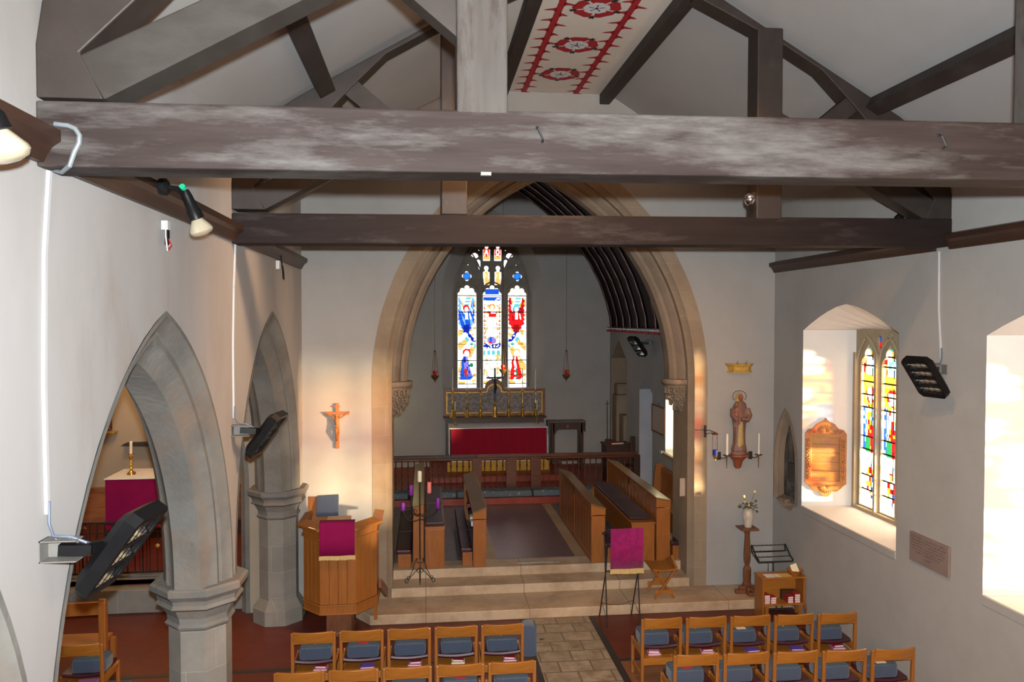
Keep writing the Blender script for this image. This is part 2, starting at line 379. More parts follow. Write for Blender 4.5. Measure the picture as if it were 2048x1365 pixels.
ROSEY = mk('cream_rose_petal', (0.72, 0.56, 0.26, 1), (0.62, 0.40, 0.16, 1), scale=12, rough=0.7)
PAPER = mk('white_paper', (0.70, 0.68, 0.66, 1), (0.66, 0.62, 0.60, 1), scale=12, rough=0.8)
PAPERY = mk('yellow_paper', (0.66, 0.46, 0.10, 1), (0.60, 0.40, 0.09, 1), scale=8, rough=0.8)
PAPERC = mk('cream_card', (0.76, 0.68, 0.46, 1), (0.70, 0.62, 0.40, 1), scale=12, rough=0.8)
NOTICE = mk('faded_notice_paper', (0.46, 0.38, 0.30, 1), (0.40, 0.33, 0.26, 1), scale=30, stretch=(1, 1, 6), rough=0.8)
BOOKR = mk('red_book_cover', (0.33, 0.020, 0.025, 1), (0.28, 0.016, 0.02, 1), scale=8, rough=0.5)
BOOKM = mk('mauve_booklet', (0.55, 0.20, 0.46, 1), (0.48, 0.16, 0.40, 1), scale=8, rough=0.6)
BOOKV = mk('violet_booklet', (0.20, 0.09, 0.50, 1), (0.16, 0.07, 0.42, 1), scale=8, rough=0.6)
BOOKP = mk('pink_booklet', (0.75, 0.30, 0.42, 1), (0.68, 0.25, 0.37, 1), scale=8, rough=0.6)
PAGES = mk('page_edges', (0.74, 0.62, 0.58, 1), (0.66, 0.52, 0.50, 1), scale=60, stretch=(0.2, 0.2, 5), rough=0.8)
PLAQUE = mk('pink_memorial_stone', (0.2232, 0.1620, 0.1410, 1), (0.1922, 0.1380, 0.1200, 1), scale=5, rough=0.7)
INCISED = mk('incised_letter_paint', (0.1200, 0.0780, 0.0660, 1), (0.1020, 0.0660, 0.0600, 1), scale=8, rough=0.8)
BLACKM = mk('black_marble', (0.012, 0.011, 0.011, 1), (0.02, 0.018, 0.018, 1), scale=8, rough=0.35)
DAMASK = mk('silver_damask', (0.2400, 0.2160, 0.2080, 1), (0.1520, 0.1320, 0.1240, 1), scale=13, lo=0.47, hi=0.53, rough=0.6, detail=3)
REDGLASS = mk('ruby_glass', (0.55, 0.008, 0.008, 1), (0.40, 0.006, 0.006, 1), scale=8, rough=0.12, coat=0.6)
BLUEGLASS = mk('blue_glass', (0.03, 0.04, 0.28, 1), (0.025, 0.035, 0.22, 1), scale=8, rough=0.15, coat=0.5)
GREEN = mk('green_indicator', (0.01, 0.42, 0.20, 1), (0.01, 0.38, 0.18, 1), scale=5, rough=0.5)
LAMPG = mk('lamp_glass', (0.55, 0.50, 0.38, 1), (0.45, 0.38, 0.26, 1), scale=9, rough=0.12, metal=0.3, coat=0.6)
DOORREC = mk('grey_recess_plaster', (0.42, 0.42, 0.45, 1), (0.38, 0.38, 0.41, 1), scale=2, rough=0.9)
AISLEW = mk('cream_aisle_plaster', (0.3800, 0.3192, 0.2508, 1), (0.3420, 0.2812, 0.2128, 1), scale=1.1, rough=0.9, spec=0.2)
PANELR = mk('ribbon_grain_panelling', (0.36, 0.135, 0.055, 1), (0.24, 0.085, 0.035, 1), scale=2.2, stretch=(0.8, 1, 6), lo=0.4, hi=0.6, rough=0.4)
YELLOWK = mk('yellow_cushion_cloth', (0.50, 0.30, 0.04, 1), (0.40, 0.23, 0.03, 1), scale=5, rough=0.8)

def glass_mat():
    m = bpy.data.materials.new('stained_glass'); m.use_nodes = True
    nt = m.node_tree; N = nt.nodes; L = nt.links
    for n in list(N): N.remove(n)
    out = N.new('ShaderNodeOutputMaterial')
    at = N.new('ShaderNodeAttribute'); at.attribute_name = 'glass'
    tr = N.new('ShaderNodeBsdfTransparent'); L.new(at.outputs['Color'], tr.inputs[0])
    tl = N.new('ShaderNodeBsdfTranslucent'); L.new(at.outputs['Color'], tl.inputs[0])
    mx = N.new('ShaderNodeMixShader'); mx.inputs[0].default_value = 0.42
    L.new(tr.outputs[0], mx.inputs[1]); L.new(tl.outputs[0], mx.inputs[2])
    L.new(mx.outputs[0], out.inputs[0])
    return m
GLASS = glass_mat()

def glass_pane(name, parent, u0, v0, u1, v1, fn, cell, place):
    """grid of coloured quarries; fn(u, v) in 0..1 gives the colour, place(u, v) the world point"""
    nu = max(2, round(abs(u1 - u0) / cell)); nv = max(2, round(abs(v1 - v0) / cell))
    org = origin_of(parent)
    vs = []
    for j in range(nv + 1):
        for i in range(nu + 1):
            vs.append(tuple(Vector(place(u0 + (u1 - u0) * i / nu, v0 + (v1 - v0) * j / nv)) - org))
    fs = [(j * (nu + 1) + i, j * (nu + 1) + i + 1, (j + 1) * (nu + 1) + i + 1, (j + 1) * (nu + 1) + i) for j in range(nv) for i in range(nu)]
    me = bpy.data.meshes.new(name); me.from_pydata(vs, [], fs); me.materials.append(GLASS)
    ca = me.color_attributes.new('glass', 'FLOAT_COLOR', 'CORNER')
    k = 0
    for j in range(nv):
        for i in range(nu):
            c = fn((i + 0.5) / nu, (j + 0.5) / nv)
            for _ in range(4):
                ca.data[k].color = (c[0], c[1], c[2], 1); k += 1
    o = bpy.data.objects.new(name, me); COL.objects.link(o); o.parent = parent
    return o

# ---------------------------------------------------------------- arches
def half_arch(a, h, s, n=14):
    R = (a * a + h * h) / (2 * a); c = R - a; r = R - s
    th = math.acos(min(1, c / r))
    return [(r * math.cos(th * i / n) - c, r * math.sin(th * i / n)) for i in range(n + 1)]

def full_arch(cx, zs, a, h, s=0, n=14, z0=None):
    H = half_arch(a, h, s, n)
    L_ = [(cx - x, zs + z) for x, z in H]
    R_ = [(cx + x, zs + z) for x, z in reversed(H[:-1])]
    P = L_ + R_
    if z0 is not None: P = [(P[0][0], z0)] + P + [(P[-1][0], z0)]
    return P

def arch_band(mb, cx, zs, a, h, prof, plane, base, sgn, n=14, z0=None):
    """sweep profile [(s inward, d depth)] round an arch; depth runs base + sgn*d"""
    paths = []
    for s, d in prof:
        P = full_arch(cx, zs, a, h, s, n, z0)
        dd = base + sgn * d
        paths.append([(q[0], dd, q[1]) if plane == 'XZ' else (dd, q[0], q[1]) for q in P])
    K = len(paths[0]); vs = [q for p in paths for q in p]; fs = []
    for i in range(len(paths) - 1):
        for j in range(K - 1):
            fs.append((i * K + j, i * K + j + 1, (i + 1) * K + j + 1, (i + 1) * K + j))
    mb.add(vs, fs)
    return mb
# ================================================================ THE SETTING
WL, WR, YE = -1.75, 5.31, 11.33
AX = 1.78
# ---- floors
struct('floor', MB().box(-6.6, -5, -0.15, 5.9, 19.6, 0.0), REDF)
fl = MB(); fl.box(1.37, -5, 0.0, 2.28, 10.665, 0.004)
struct('floor_flagstone_path', fl, FLAG)
fb = MB(); fb.box(2.28, -5, 0, 2.37, 10.665, 0.005); fb.box(2.37, 9.20, 0, 5.31, 9.28, 0.005); fb.box(-1.4, 9.39, 0, 1.3, 9.46, 0.005); fb.box(-6.4, 9.39, 0, -1.4, 9.46, 0.005)
fb.box(1.30, -5, 0, 1.37, 10.665, 0.005)
# dark line round the foot of the piers
for yc in (7.3, 11.2): fb.lathe([(0.40, 0.0), (0.40, 0.004), (0, 0.004)], (-2.06, yc, 0), 8, rot=PI / 8)
struct('floor_black_border', fb, BLACKB)
struct('floor_woodblock', MB().box(2.37, -5, 0, 5.31, 9.20, 0.003), PARQ)
# ---- steps up to the chancel
st = MB(); st.prism([(-0.76, 10.67), (5.31, 10.67), (5.31, 11.6), (-0.98, 11.6), (-0.98, 10.97)], 'XY', 0, 0.14)
o = struct('floor_lower_step', st, STEP, bevel=0.012)
o = struct('floor_middle_step', MB().box(-0.5, 11.31, 0.1401, 3.99, 11.9, 0.28), STEP, bevel=0.012)
struct('floor_upper_step', MB().box(-0.5, 11.70, 0.2801, 3.99, 12.08, 0.42), STEP, bevel=0.012)
struct('floor_choir', MB().box(-1.2, 12.08, 0.25, 4.65, 19.2, 0.42), GREYT)
cb = MB(); cb.box(0.93, 12.08, 0.42, 1.12, 15.65, 0.423); cb.box(2.37, 12.08, 0.42, 2.55, 15.65, 0.423)
struct('floor_choir_border', cb, CHOIRS)
struct('floor_choir_tiles', MB().box(1.12, 12.10, 0.42, 2.37, 15.60, 0.424), CHOIRT)
struct('floor_sanctuary', MB().box(-1.2, 15.65, 0.42, 4.65, 19.2, 0.56), REDSTEP, bevel=0.01)
struct('floor_altar_step', MB().box(0.1, 17.2, 0.5601, 3.3, 19.2, 0.70), REDSTEP, bevel=0.01)
# ---- chapel floor beyond the aisle
struct('floor_chapel', MB().box(-6.4, 11.72, 0.0, -2.62, 15.2, 0.42), REDF)
cs = MB(); cs.box(-6.4, 11.5, 0, -2.35, 11.8, 0.34); cs.box(-6.4, 11.72, 0.3401, -2.35, 12.0, 0.425)
struct('floor_chapel_step', cs, STONE_G, bevel=0.012)

# ---- arcade wall with its arches
SP = 1.86
ARC = [(1.95, 1.75, 2.40), (5.50, 1.75, 2.40), (9.20, 1.85, 2.44)]
out = [(-5, 0), (0.2, 0), (0.2, SP)]
for cy, a, h in ARC: out += full_arch(cy, SP, a, h)
out += [(11.33, SP), (11.33, 6.0), (-5, 6.0)]
struct('wall_left', MB().prism(out, 'YZ', WL - 0.6, WL), PLASTER_L)
prof = [(0, -0.006), (0.035, -0.006), (0.06, 0.02), (0.13, 0.06), (0.14, 0.085), (0.19, 0.085), (0.20, 0.11), (0.25, 0.15), (0.33, 0.19), (0.33, 0.41),
        (0.25, 0.45), (0.20, 0.49), (0.19, 0.515), (0.14, 0.515), (0.13, 0.54), (0.06, 0.58), (0, 0.606)]
for i, (cy, a, h) in enumerate(ARC):
    m = MB(); arch_band(m, cy, SP, a, h, prof, 'YZ', WL, -1, n=20)
    struct('trim_%d' % (i + 1), m, STONE_A, smooth=35)
# ---- stone piers
def pier(yc, label, full=True):
    t = thing('stone_pier', (-2.05, yc, 0), label, 'pier', kind='thing')
    c = (-2.05, yc, 0); R = 0.27
    m = MB().lathe([(R, 0.30), (R, SP - 0.40)], c, 8, rot=PI / 8); m.build('shaft', STONE_G, t)
    m = MB().lathe([(R - 0.01, SP - 0.42), (R + 0.02, SP - 0.40), (R + 0.035, SP - 0.375), (R + 0.01, SP - 0.35), (R + 0.015, SP - 0.30), (R + 0.06, SP - 0.22), (R + 0.11, SP - 0.19), (R + 0.09, SP - 0.16),
                    (R + 0.10, SP - 0.12), (R + 0.15, SP - 0.07), (R + 0.155, SP - 0.02), (R + 0.13, SP), (0, SP)], c, 8, rot=PI / 8)
    m.build('capital', STONE_A, t)
    m = MB().lathe([(R + 0.09, 0.0), (R + 0.09, 0.20), (R + 0.07, 0.22), (R + 0.02, 0.30), (R, 0.33), (0, 0.33)], c, 8, rot=PI / 8)
    m.build('base', STONE_G, t)
    return t
pier(3.725, 'octagonal stone pier of the arcade below the nearest wall heater')
pier(7.3, 'tall octagonal grey stone pier with a moulded capital, standing free between the two arcade arches')
pier(11.12, 'octagonal stone half pier against the chancel wall beside the pulpit')

# ---- aisle and chapel walls
struct('wall_aisle_north', MB().box(-6.6, -5, 0, -6.4, 15.4, 5.2), AISLEW)
struct('ceiling_aisle', MB().box(-6.6, -5, 5.2, -2.35, 15.4, 5.3), CEIL)
struct('wall_chapel_back', MB().box(-6.4, 15.2, 0, -2.3, 15.4, 5.2), AISLEW)
struct('wall_chapel_south', MB().box(-2.35, 12.1, 0, -1.2, 15.4, 5.2), AISLEW)
CA = (-4.35, 1.90, 1.85, 2.35)
o_ = [(-6.4, 0)] + [(-6.2, 0)] + full_arch(*CA) + [(-2.5, 0), (-2.35, 0), (-2.35, 5.2), (-6.4, 5.2)]
struct('wall_chapel_arch', MB().prism(o_, 'XZ', 11.34, 11.72), AISLEW)
m = MB(); arch_band(m, *CA, [(0, -0.008), (0.06, -0.008), (0.08, 0.03), (0.13, 0.07), (0.14, 0.31), (0.06, 0.37), (0, 0.385)], 'XZ', 11.34, 1, n=16, z0=0)
struct('trim_4', m, STONE_A, smooth=35)

# ---- nave end wall round the chancel arch
CAR = (1.745, 3.28, 2.51, 3.60)
zr = lambda x: 5.92 + (min(x, 2 * AX - x) - WL) / (0.79 - WL) * (7.50 - 5.92) if min(x, 2 * AX - x) < 0.79 else 7.5
o_ = [(-2.35, 0), (CAR[0] - CAR[2], 0)] + full_arch(*CAR, n=24) + [(CAR[0] + CAR[2], 0), (5.45, 0), (5.45, 5.84), (2.77, 7.53), (0.79, 7.53), (-1.75, 5.95), (-2.35, 5.95)]
struct('wall_chancel_arch', MB().prism(o_, 'XZ', YE, 12.1), PLASTER)
m = MB(); arch_band(m, *CAR, [(0, -0.004), (0.20, -0.004), (0.205, 0.012), (0.28, 0.08), (0.28, 0.77), (0, 0.775)], 'XZ', YE, 1, n=28, z0=0.14)
struct('trim_5', m, STONE_W, smooth=35)
m = MB(); arch_band(m, *CAR, [(0.28, 0.18), (0.32, 0.18), (0.34, 0.20), (0.39, 0.27), (0.40, 0.235), (0.45, 0.235), (0.50, 0.30), (0.50, 0.52), (0.45, 0.58), (0.28, 0.62)], 'XZ', YE, 1, n=28)
struct('trim_6', m, STONE, smooth=35)
# carved corbel capitals that carry the inner order
def corbel(sx, label):
    x0 = CAR[0] + sx * 2.235
    t = thing('carved_corbel', (x0, 11.72, 2.75), label, 'corbel')
    m = MB()
    # moulded ring, D-shaped, standing out from the jamb
    def ring(r, z): return [(x0 - sx * (r * math.cos(a)), 11.72 + 0.9 * r * math.sin(a), z) for a in [(-PI / 2 + PI * i / 14) for i in range(15)]] + [(x0 + sx * 0.02, 11.72 + 0.9 * r, z), (x0 + sx * 0.02, 11.72 - 0.9 * r, z)]
    def loft(m, prof):
        R = [ring(r, z) for r, z in prof]; n = len(R[0]); vs = [q for r_ in R for q in r_]; fs = []
        for i in range(len(R) - 1):
            for j in range(n): fs.append((i * n + j, i * n + (j + 1) % n, (i + 1) * n + (j + 1) % n, (i + 1) * n + j))
        fs.append(tuple(range(n))); fs.append(tuple((len(R) - 1) * n + j for j in range(n)))
        m.add(vs, fs)
    loft(m, [(0.26, 3.19), (0.30, 3.21), (0.31, 3.25), (0.30, 3.28), (0.25, 3.29)]); loft(m, [(0.22, 3.15), (0.25, 3.17), (0.25, 3.19), (0.22, 3.2)])
    m.build('abacus', STONE, t, smooth=50)
    m = MB(); loft(m, [(0.02, 2.74), (0.06, 2.80), (0.13, 2.90), (0.19, 3.0), (0.21, 3.10), (0.2, 3.16)])
    b = m.build('bell', STONE, t, smooth=60)
    # leaves: curled lobes in rows
    m = MB(); rnd = random.Random(3)
    for row, (z, r, k, s) in enumerate([(3.11, 0.235, 8, 0.060), (3.02, 0.215, 8, 0.062), (2.93, 0.165, 6, 0.055), (2.84, 0.105, 4, 0.045)]):
        for i in range(k):
            a = -PI / 2 + PI * (i + (0.5 if row % 2 == 0 else 0.3)) / k
            c = Vector((x0 - sx * r * math.cos(a), 11.72 + 0.9 * r * math.sin(a), z))
            ax = Vector((-sx * math.cos(a), math.sin(a), 0)); tg = Vector((-ax.y, ax.x, 0))
            pts = []
            for j in range(9):
                q = j / 8 * 1.7 * PI + rnd.random() * 0.2
                pts.append(c + tg * math.cos(q) * s * 0.75 + Vector((0, 0, 1)) * math.sin(q) * s + ax * 0.02 * j / 8)
            m.tube(pts, [0.010 + 0.008 * math.sin(PI * j / 8) for j in range(9)], 6)
            m.ico(c + ax * 0.015, s * 0.36, sub=1, sc=(1, 1, 0.8))
    m.build('foliage_carving', STONE, t, smooth=60)
corbel(-1, 'leaf-carved stone corbel on the pulpit side jamb of the chancel arch, glowing in sunlight')
corbel(1, 'leaf-carved stone corbel on the statue side jamb of the chancel arch')

# ---- chancel shell
CX0, CX1, CYE = -1.2, 4.65, 19.2
struct('wall_chancel_left', MB().box(CX0 - 0.2, 12.1, 0.2, CX0, 19.4, 4.1), PLASTER)
holeN = [(17.54, 1.18), (19.06, 1.18), (19.06, 3.25), (18.3, 3.72), (17.54, 3.25)]
holeD = [(15.50, 0.58), (16.48, 0.58), (16.48, 2.70), (16.0, 2.93), (15.50, 2.70)]
holeW = [(13.1, 1.61), (14.62, 1.61), (14.62, 3.5), (13.86, 3.8), (13.1, 3.5)]
struct('wall_chancel_right', MB().prism([(12.1, 0.2), (19.4, 0.2), (19.4, 4.1), (12.1, 4.1)], 'YZ', CX1, CX1 + 0.45, holes=[holeN, holeD, holeW]), PLASTER)
def recess(name, hole, x0, x1, mat, shrink=0.0):
    cy = sum(q[0] for q in hole) / len(hole); cz = sum(q[1] for q in hole) / len(hole); n = len(hole)
    hole = [(q[0] - 0.012 * (1 if q[0] > cy else -1), q[1] - 0.012 * (1 if q[1] > cz else -1)) for q in hole]
    inn = [(cy + (q[0] - cy) * (1 - shrink), q[1]) for q in hole]
    vs = [(x0, q[0], q[1]) for q in hole] + [(x1, q[0], q[1]) for q in inn]
    fs = [(i, (i + 1) % n, n + (i + 1) % n, n + i) for i in range(n)]
    return MB().add(vs, fs + [tuple(n + i for i in range(n))])
struct('trim_7', recess('n', holeN, CX1 - 0.004, CX1 + 0.40, 0.02), STONE_W)
struct('trim_8', recess('d', holeD, CX1 - 0.003, CX1 + 0.40, 0.02), DOORREC)
# stone sedile: a jagged block of old stonework inside the recess, with its sill
m = MB(); m.box(4.66, 18.55, 1.18, 5.0, 19.0, 2.35); m.box(4.72, 18.1, 1.18, 5.0, 18.55, 1.9); m.box(4.70, 18.65, 2.35, 5.0, 18.95, 2.62)
struct('trim_9', m, STONE_W, bevel=0.03)
struct('trim_10', MB().prism([(17.45, 1.10), (19.1, 1.10), (19.1, 1.19), (17.45, 1.19)], 'YZ', 4.5, 5.05), DARKW)
# far chancel window on the right: only its bright reveal is seen
wr = thing('window_4', (CX1, 13.86, 1.6), None, None, kind='structure')
hb = [(13.35, 1.72), (14.40, 1.72), (14.40, 3.35), (13.88, 3.6), (13.35, 3.35)]
n = 5; vs = [(CX1 + 0.0, q[0], q[1]) for q in holeW] + [(CX1 + 0.75, q[0], q[1]) for q in hb]
MB().add(vs, [(i, (i + 1) % n, n + (i + 1) % n, n + i) for i in range(n)]).build('reveal', REVEAL, wr)
MB().box(4.60, 13.05, 1.56, 5.3, 14.70, 1.612).build('sill', STONE_W, wr, bevel=0.006)
glass_pane('glass', wr, 13.35, 1.72, 14.40, 3.6, lambda u, v: (0.42, 0.44, 0.36), 0.2, lambda u, v: (CX1 + 0.76, u, v))

# east wall with the window opening
WCX = 1.69
hole = full_arch(WCX, 4.78, 1.27, 2.15, n=12, z0=2.50)
pts = [(CX0 - 0.2, 0.2), (CX1 + 0.2, 0.2), (CX1 + 0.2, 4.2), (4.3, 5.6), (3.2, 7.2), (1.72, 8.0), (0.24, 7.2), (-0.9, 5.6), (CX0 - 0.2, 4.2)]
struct('wall_chancel_east', MB().prism(pts, 'XZ', CYE, CYE + 0.12, holes=[hole]), PLASTER)
win = thing('window_1', (WCX, CYE, 2.5), None, None, kind='structure')
SCL = 1.0235
def E(x, z): return (x * SCL, 4.2 + (z - 4.2) * SCL)
frame = [E(*q) for q in full_arch(1.66, 4.74, 0.93, 1.86, n=12, z0=2.44)]
n = len(hole)
vs = [(q[0], CYE, q[1]) for q in hole] + [(q[0], CYE + 0.42, q[1]) for q in frame]
MB().add(vs, [(i, (i + 1) % n, n + (i + 1) % n, n + i) for i in range(n)]).build('splayed_reveal', PLASTER, win)
def foil(cx, cz, circles, z0=None, hw=None):
    """outline of a foiled opening: straight sides from z0, then the union of circles seen from (cx, cz)"""
    P = []; K = 44
    for i in range(K + 1):
        a = PI * i / K; best = 0
        dx, dz = math.cos(a), math.sin(a)
        for ox, oz, r in circles:
            b = dx * ox + dz * oz; q = b * b - (ox * ox + oz * oz - r * r)
            if q >= 0: best = max(best, b + math.sqrt(q))
        P.append((cx + dx * best, cz + dz * best))
    if z0 is not None: P = [(cx + hw, z0)] + P + [(cx - hw, z0)]
    return P
def circ(cx, cz, r, k=10, sx=1.0): return [(cx + r * math.cos(2 * PI * i / k) * sx, cz + r * math.sin(2 * PI * i / k)) for i in range(k)]
holes = []
LX = [(0.80, 1.27), (1.43, 1.89), (2.05, 2.52)]
for x0, x1 in LX:
    holes.append(foil((x0 + x1) / 2, 4.80, [(0.165, 0.02, 0.07), (-0.165, 0.02, 0.07), (0.112, 0.118, 0.068), (-0.112, 0.118, 0.068), (0, 0.19, 0.065), (0, 0.03, 0.10)], 2.50, (x1 - x0) / 2))
def bottle(x0, x1, zb, zt, zc, r, slant=0):
    cx = (x0 + x1) / 2
    P = [(x0, zb + (slant if slant > 0 else 0)), (x1, zb + (-slant if slant < 0 else 0)), (x1, zt - 0.03), (cx + 0.035, zt)]
    P += [(cx + r * math.cos(a), zc + r * math.sin(a)) for a in [(-PI * 0.27 + PI * 1.54 * i / 9) for i in range(10)]]
    return P + [(cx - 0.035, zt), (x0, zt - 0.03)]
holes += [bottle(1.43, 1.61, 5.66, 5.97, 6.04, 0.06), bottle(1.71, 1.89, 5.66, 5.97, 6.04, 0.06),
          bottle(1.43, 1.60, 5.06, 5.41, 5.48, 0.06, 0.0), bottle(1.72, 1.89, 5.06, 5.41, 5.48, 0.06, 0.0)]
def quatre(cx, cz, R):
    P = []
    for i in range(32):
        a = 2 * PI * i / 32; best = 0.05
        dx, dz = math.cos(a), math.sin(a)
        for k in range(4):
            ox, oz, r = 0.072 * math.cos(k * PI / 2), 0.072 * math.sin(k * PI / 2), 0.05
            b = dx * ox + dz * oz; q = b * b - (ox * ox + oz * oz - r * r)
            if q >= 0: best = max(best, b + math.sqrt(q))
        P.append((cx + dx * best, cz + dz * best))
    return P
holes += [quatre(1.03, 5.28, 0.12), quatre(2.29, 5.28, 0.12)]
for s_ in (-1, 1):
    X = lambda x: 1.66 + s_ * x
    holes += [[(X(0.40), 5.72), (X(0.46), 5.74), (X(0.52), 5.78), (X(0.50), 5.84), (X(0.42), 5.86), (X(0.36), 5.82), (X(0.34), 5.76)],
              [(X(0.32), 5.42), (X(0.36), 5.56), (X(0.40), 5.66), (X(0.34), 5.70), (X(0.29), 5.66), (X(0.29), 5.54)],
              circ(X(0.33), 5.92, 0.016, 6), circ(X(0.60), 5.56, 0.016, 6), circ(X(0.76), 5.10, 0.014, 6)]
holesE = [[E(*q) for q in h_] for h_ in holes]
tr = MB().prism([E(*q) for q in full_arch(1.66, 4.74, 0.95, 1.88, n=12, z0=2.42)], 'XZ', CYE + 0.42, CYE + 0.56, holes=holesE)
# raised mullions and arch ribs
for x in (1.35, 1.97):
    p, q = E(x, 2.44), E(x, 5.1); tr.bar((p[0], CYE + 0.40, p[1]), (q[0], CYE + 0.40, q[1]), 0.05, 0.07, (0, 1, 0))
for x0, x1 in LX:
    A = [E(*q) for q in full_arch((x0 + x1) / 2, 4.78, (x1 - x0) / 2 + 0.07, 0.36, n=8)]
    tr.tube([(q[0], CYE + 0.41, q[1]) for q in A], 0.022, 6)
for c, a, h in (((0.80 + 1.35) / 2 + 0.03, 0.34, 0.95), ((2.52 + 1.97) / 2 - 0.03, 0.34, 0.95)):
    A = [E(*q) for q in full_arch(c, 4.95, a, h, n=8)]
    tr.tube([(q[0], CYE + 0.41, q[1]) for q in A], 0.02, 6)
A = [E(*q) for q in full_arch(1.66, 4.74, 0.90, 1.80, n=12, z0=2.5)]
tr.tube([(q[0], CYE + 0.41, q[1]) for q in A], 0.03, 6)
tr.box(0.70, CYE + 0.36, 2.38, 2.70, CYE + 0.56, 2.46)
tr.build('tracery', TRACERY, win)

# ---- stained glass colours
def hsh(i, j, k=0):
    return (math.sin(i * 127.1 + j * 311.7 + k * 74.7) * 43758.5453) % 1.0
WHT, CRM, YEL, SKY_, BLU, DBL, RED, DRD, GRN, LEAD, PUR, ORG, TUR = ((0.95, 0.97, 1.0), (0.60, 0.48, 0.25), (0.34, 0.20, 0.05), (0.07, 0.17, 0.33), (0.006, 0.032, 0.22), (0.003, 0.008, 0.13),
    (0.28, 0.005, 0.006), (0.13, 0.003, 0.004), (0.006, 0.075, 0.03), (0.002, 0.002, 0.002), (0.09, 0.08, 0.25), (0.34, 0.10, 0.008), (0.04, 0.20, 0.22))
CR2 = (0.90, 0.72, 0.40)
def ell(u, v, cu, cv, ru, rv): return ((u - cu) / ru) ** 2 + ((v - cv) / rv) ** 2 < 1
def bricks(u, v, nu, nv, pal, k=0):
    j = int(v * nv); uu = u * nu + (0.5 if j % 2 else 0); i = int(uu)
    if (uu % 1) < 0.07 or (v * nv % 1) < 0.10: return LEAD if hsh(i, j, 9) > 0.45 else pal[0]
    return pal[int(hsh(i, j, k) * len(pal))]
def rays(u, v, cu, cv, k=17):
    a = math.atan2((v - cv) * 4.6, u - cu)
    return CRM if int(a * k / PI * 1.0) % 2 else WHT
def bars(v):
    return any(abs(v - b) < 0.0035 for b in (0.055, 0.15, 0.305, 0.475, 0.645, 0.815, 0.985))
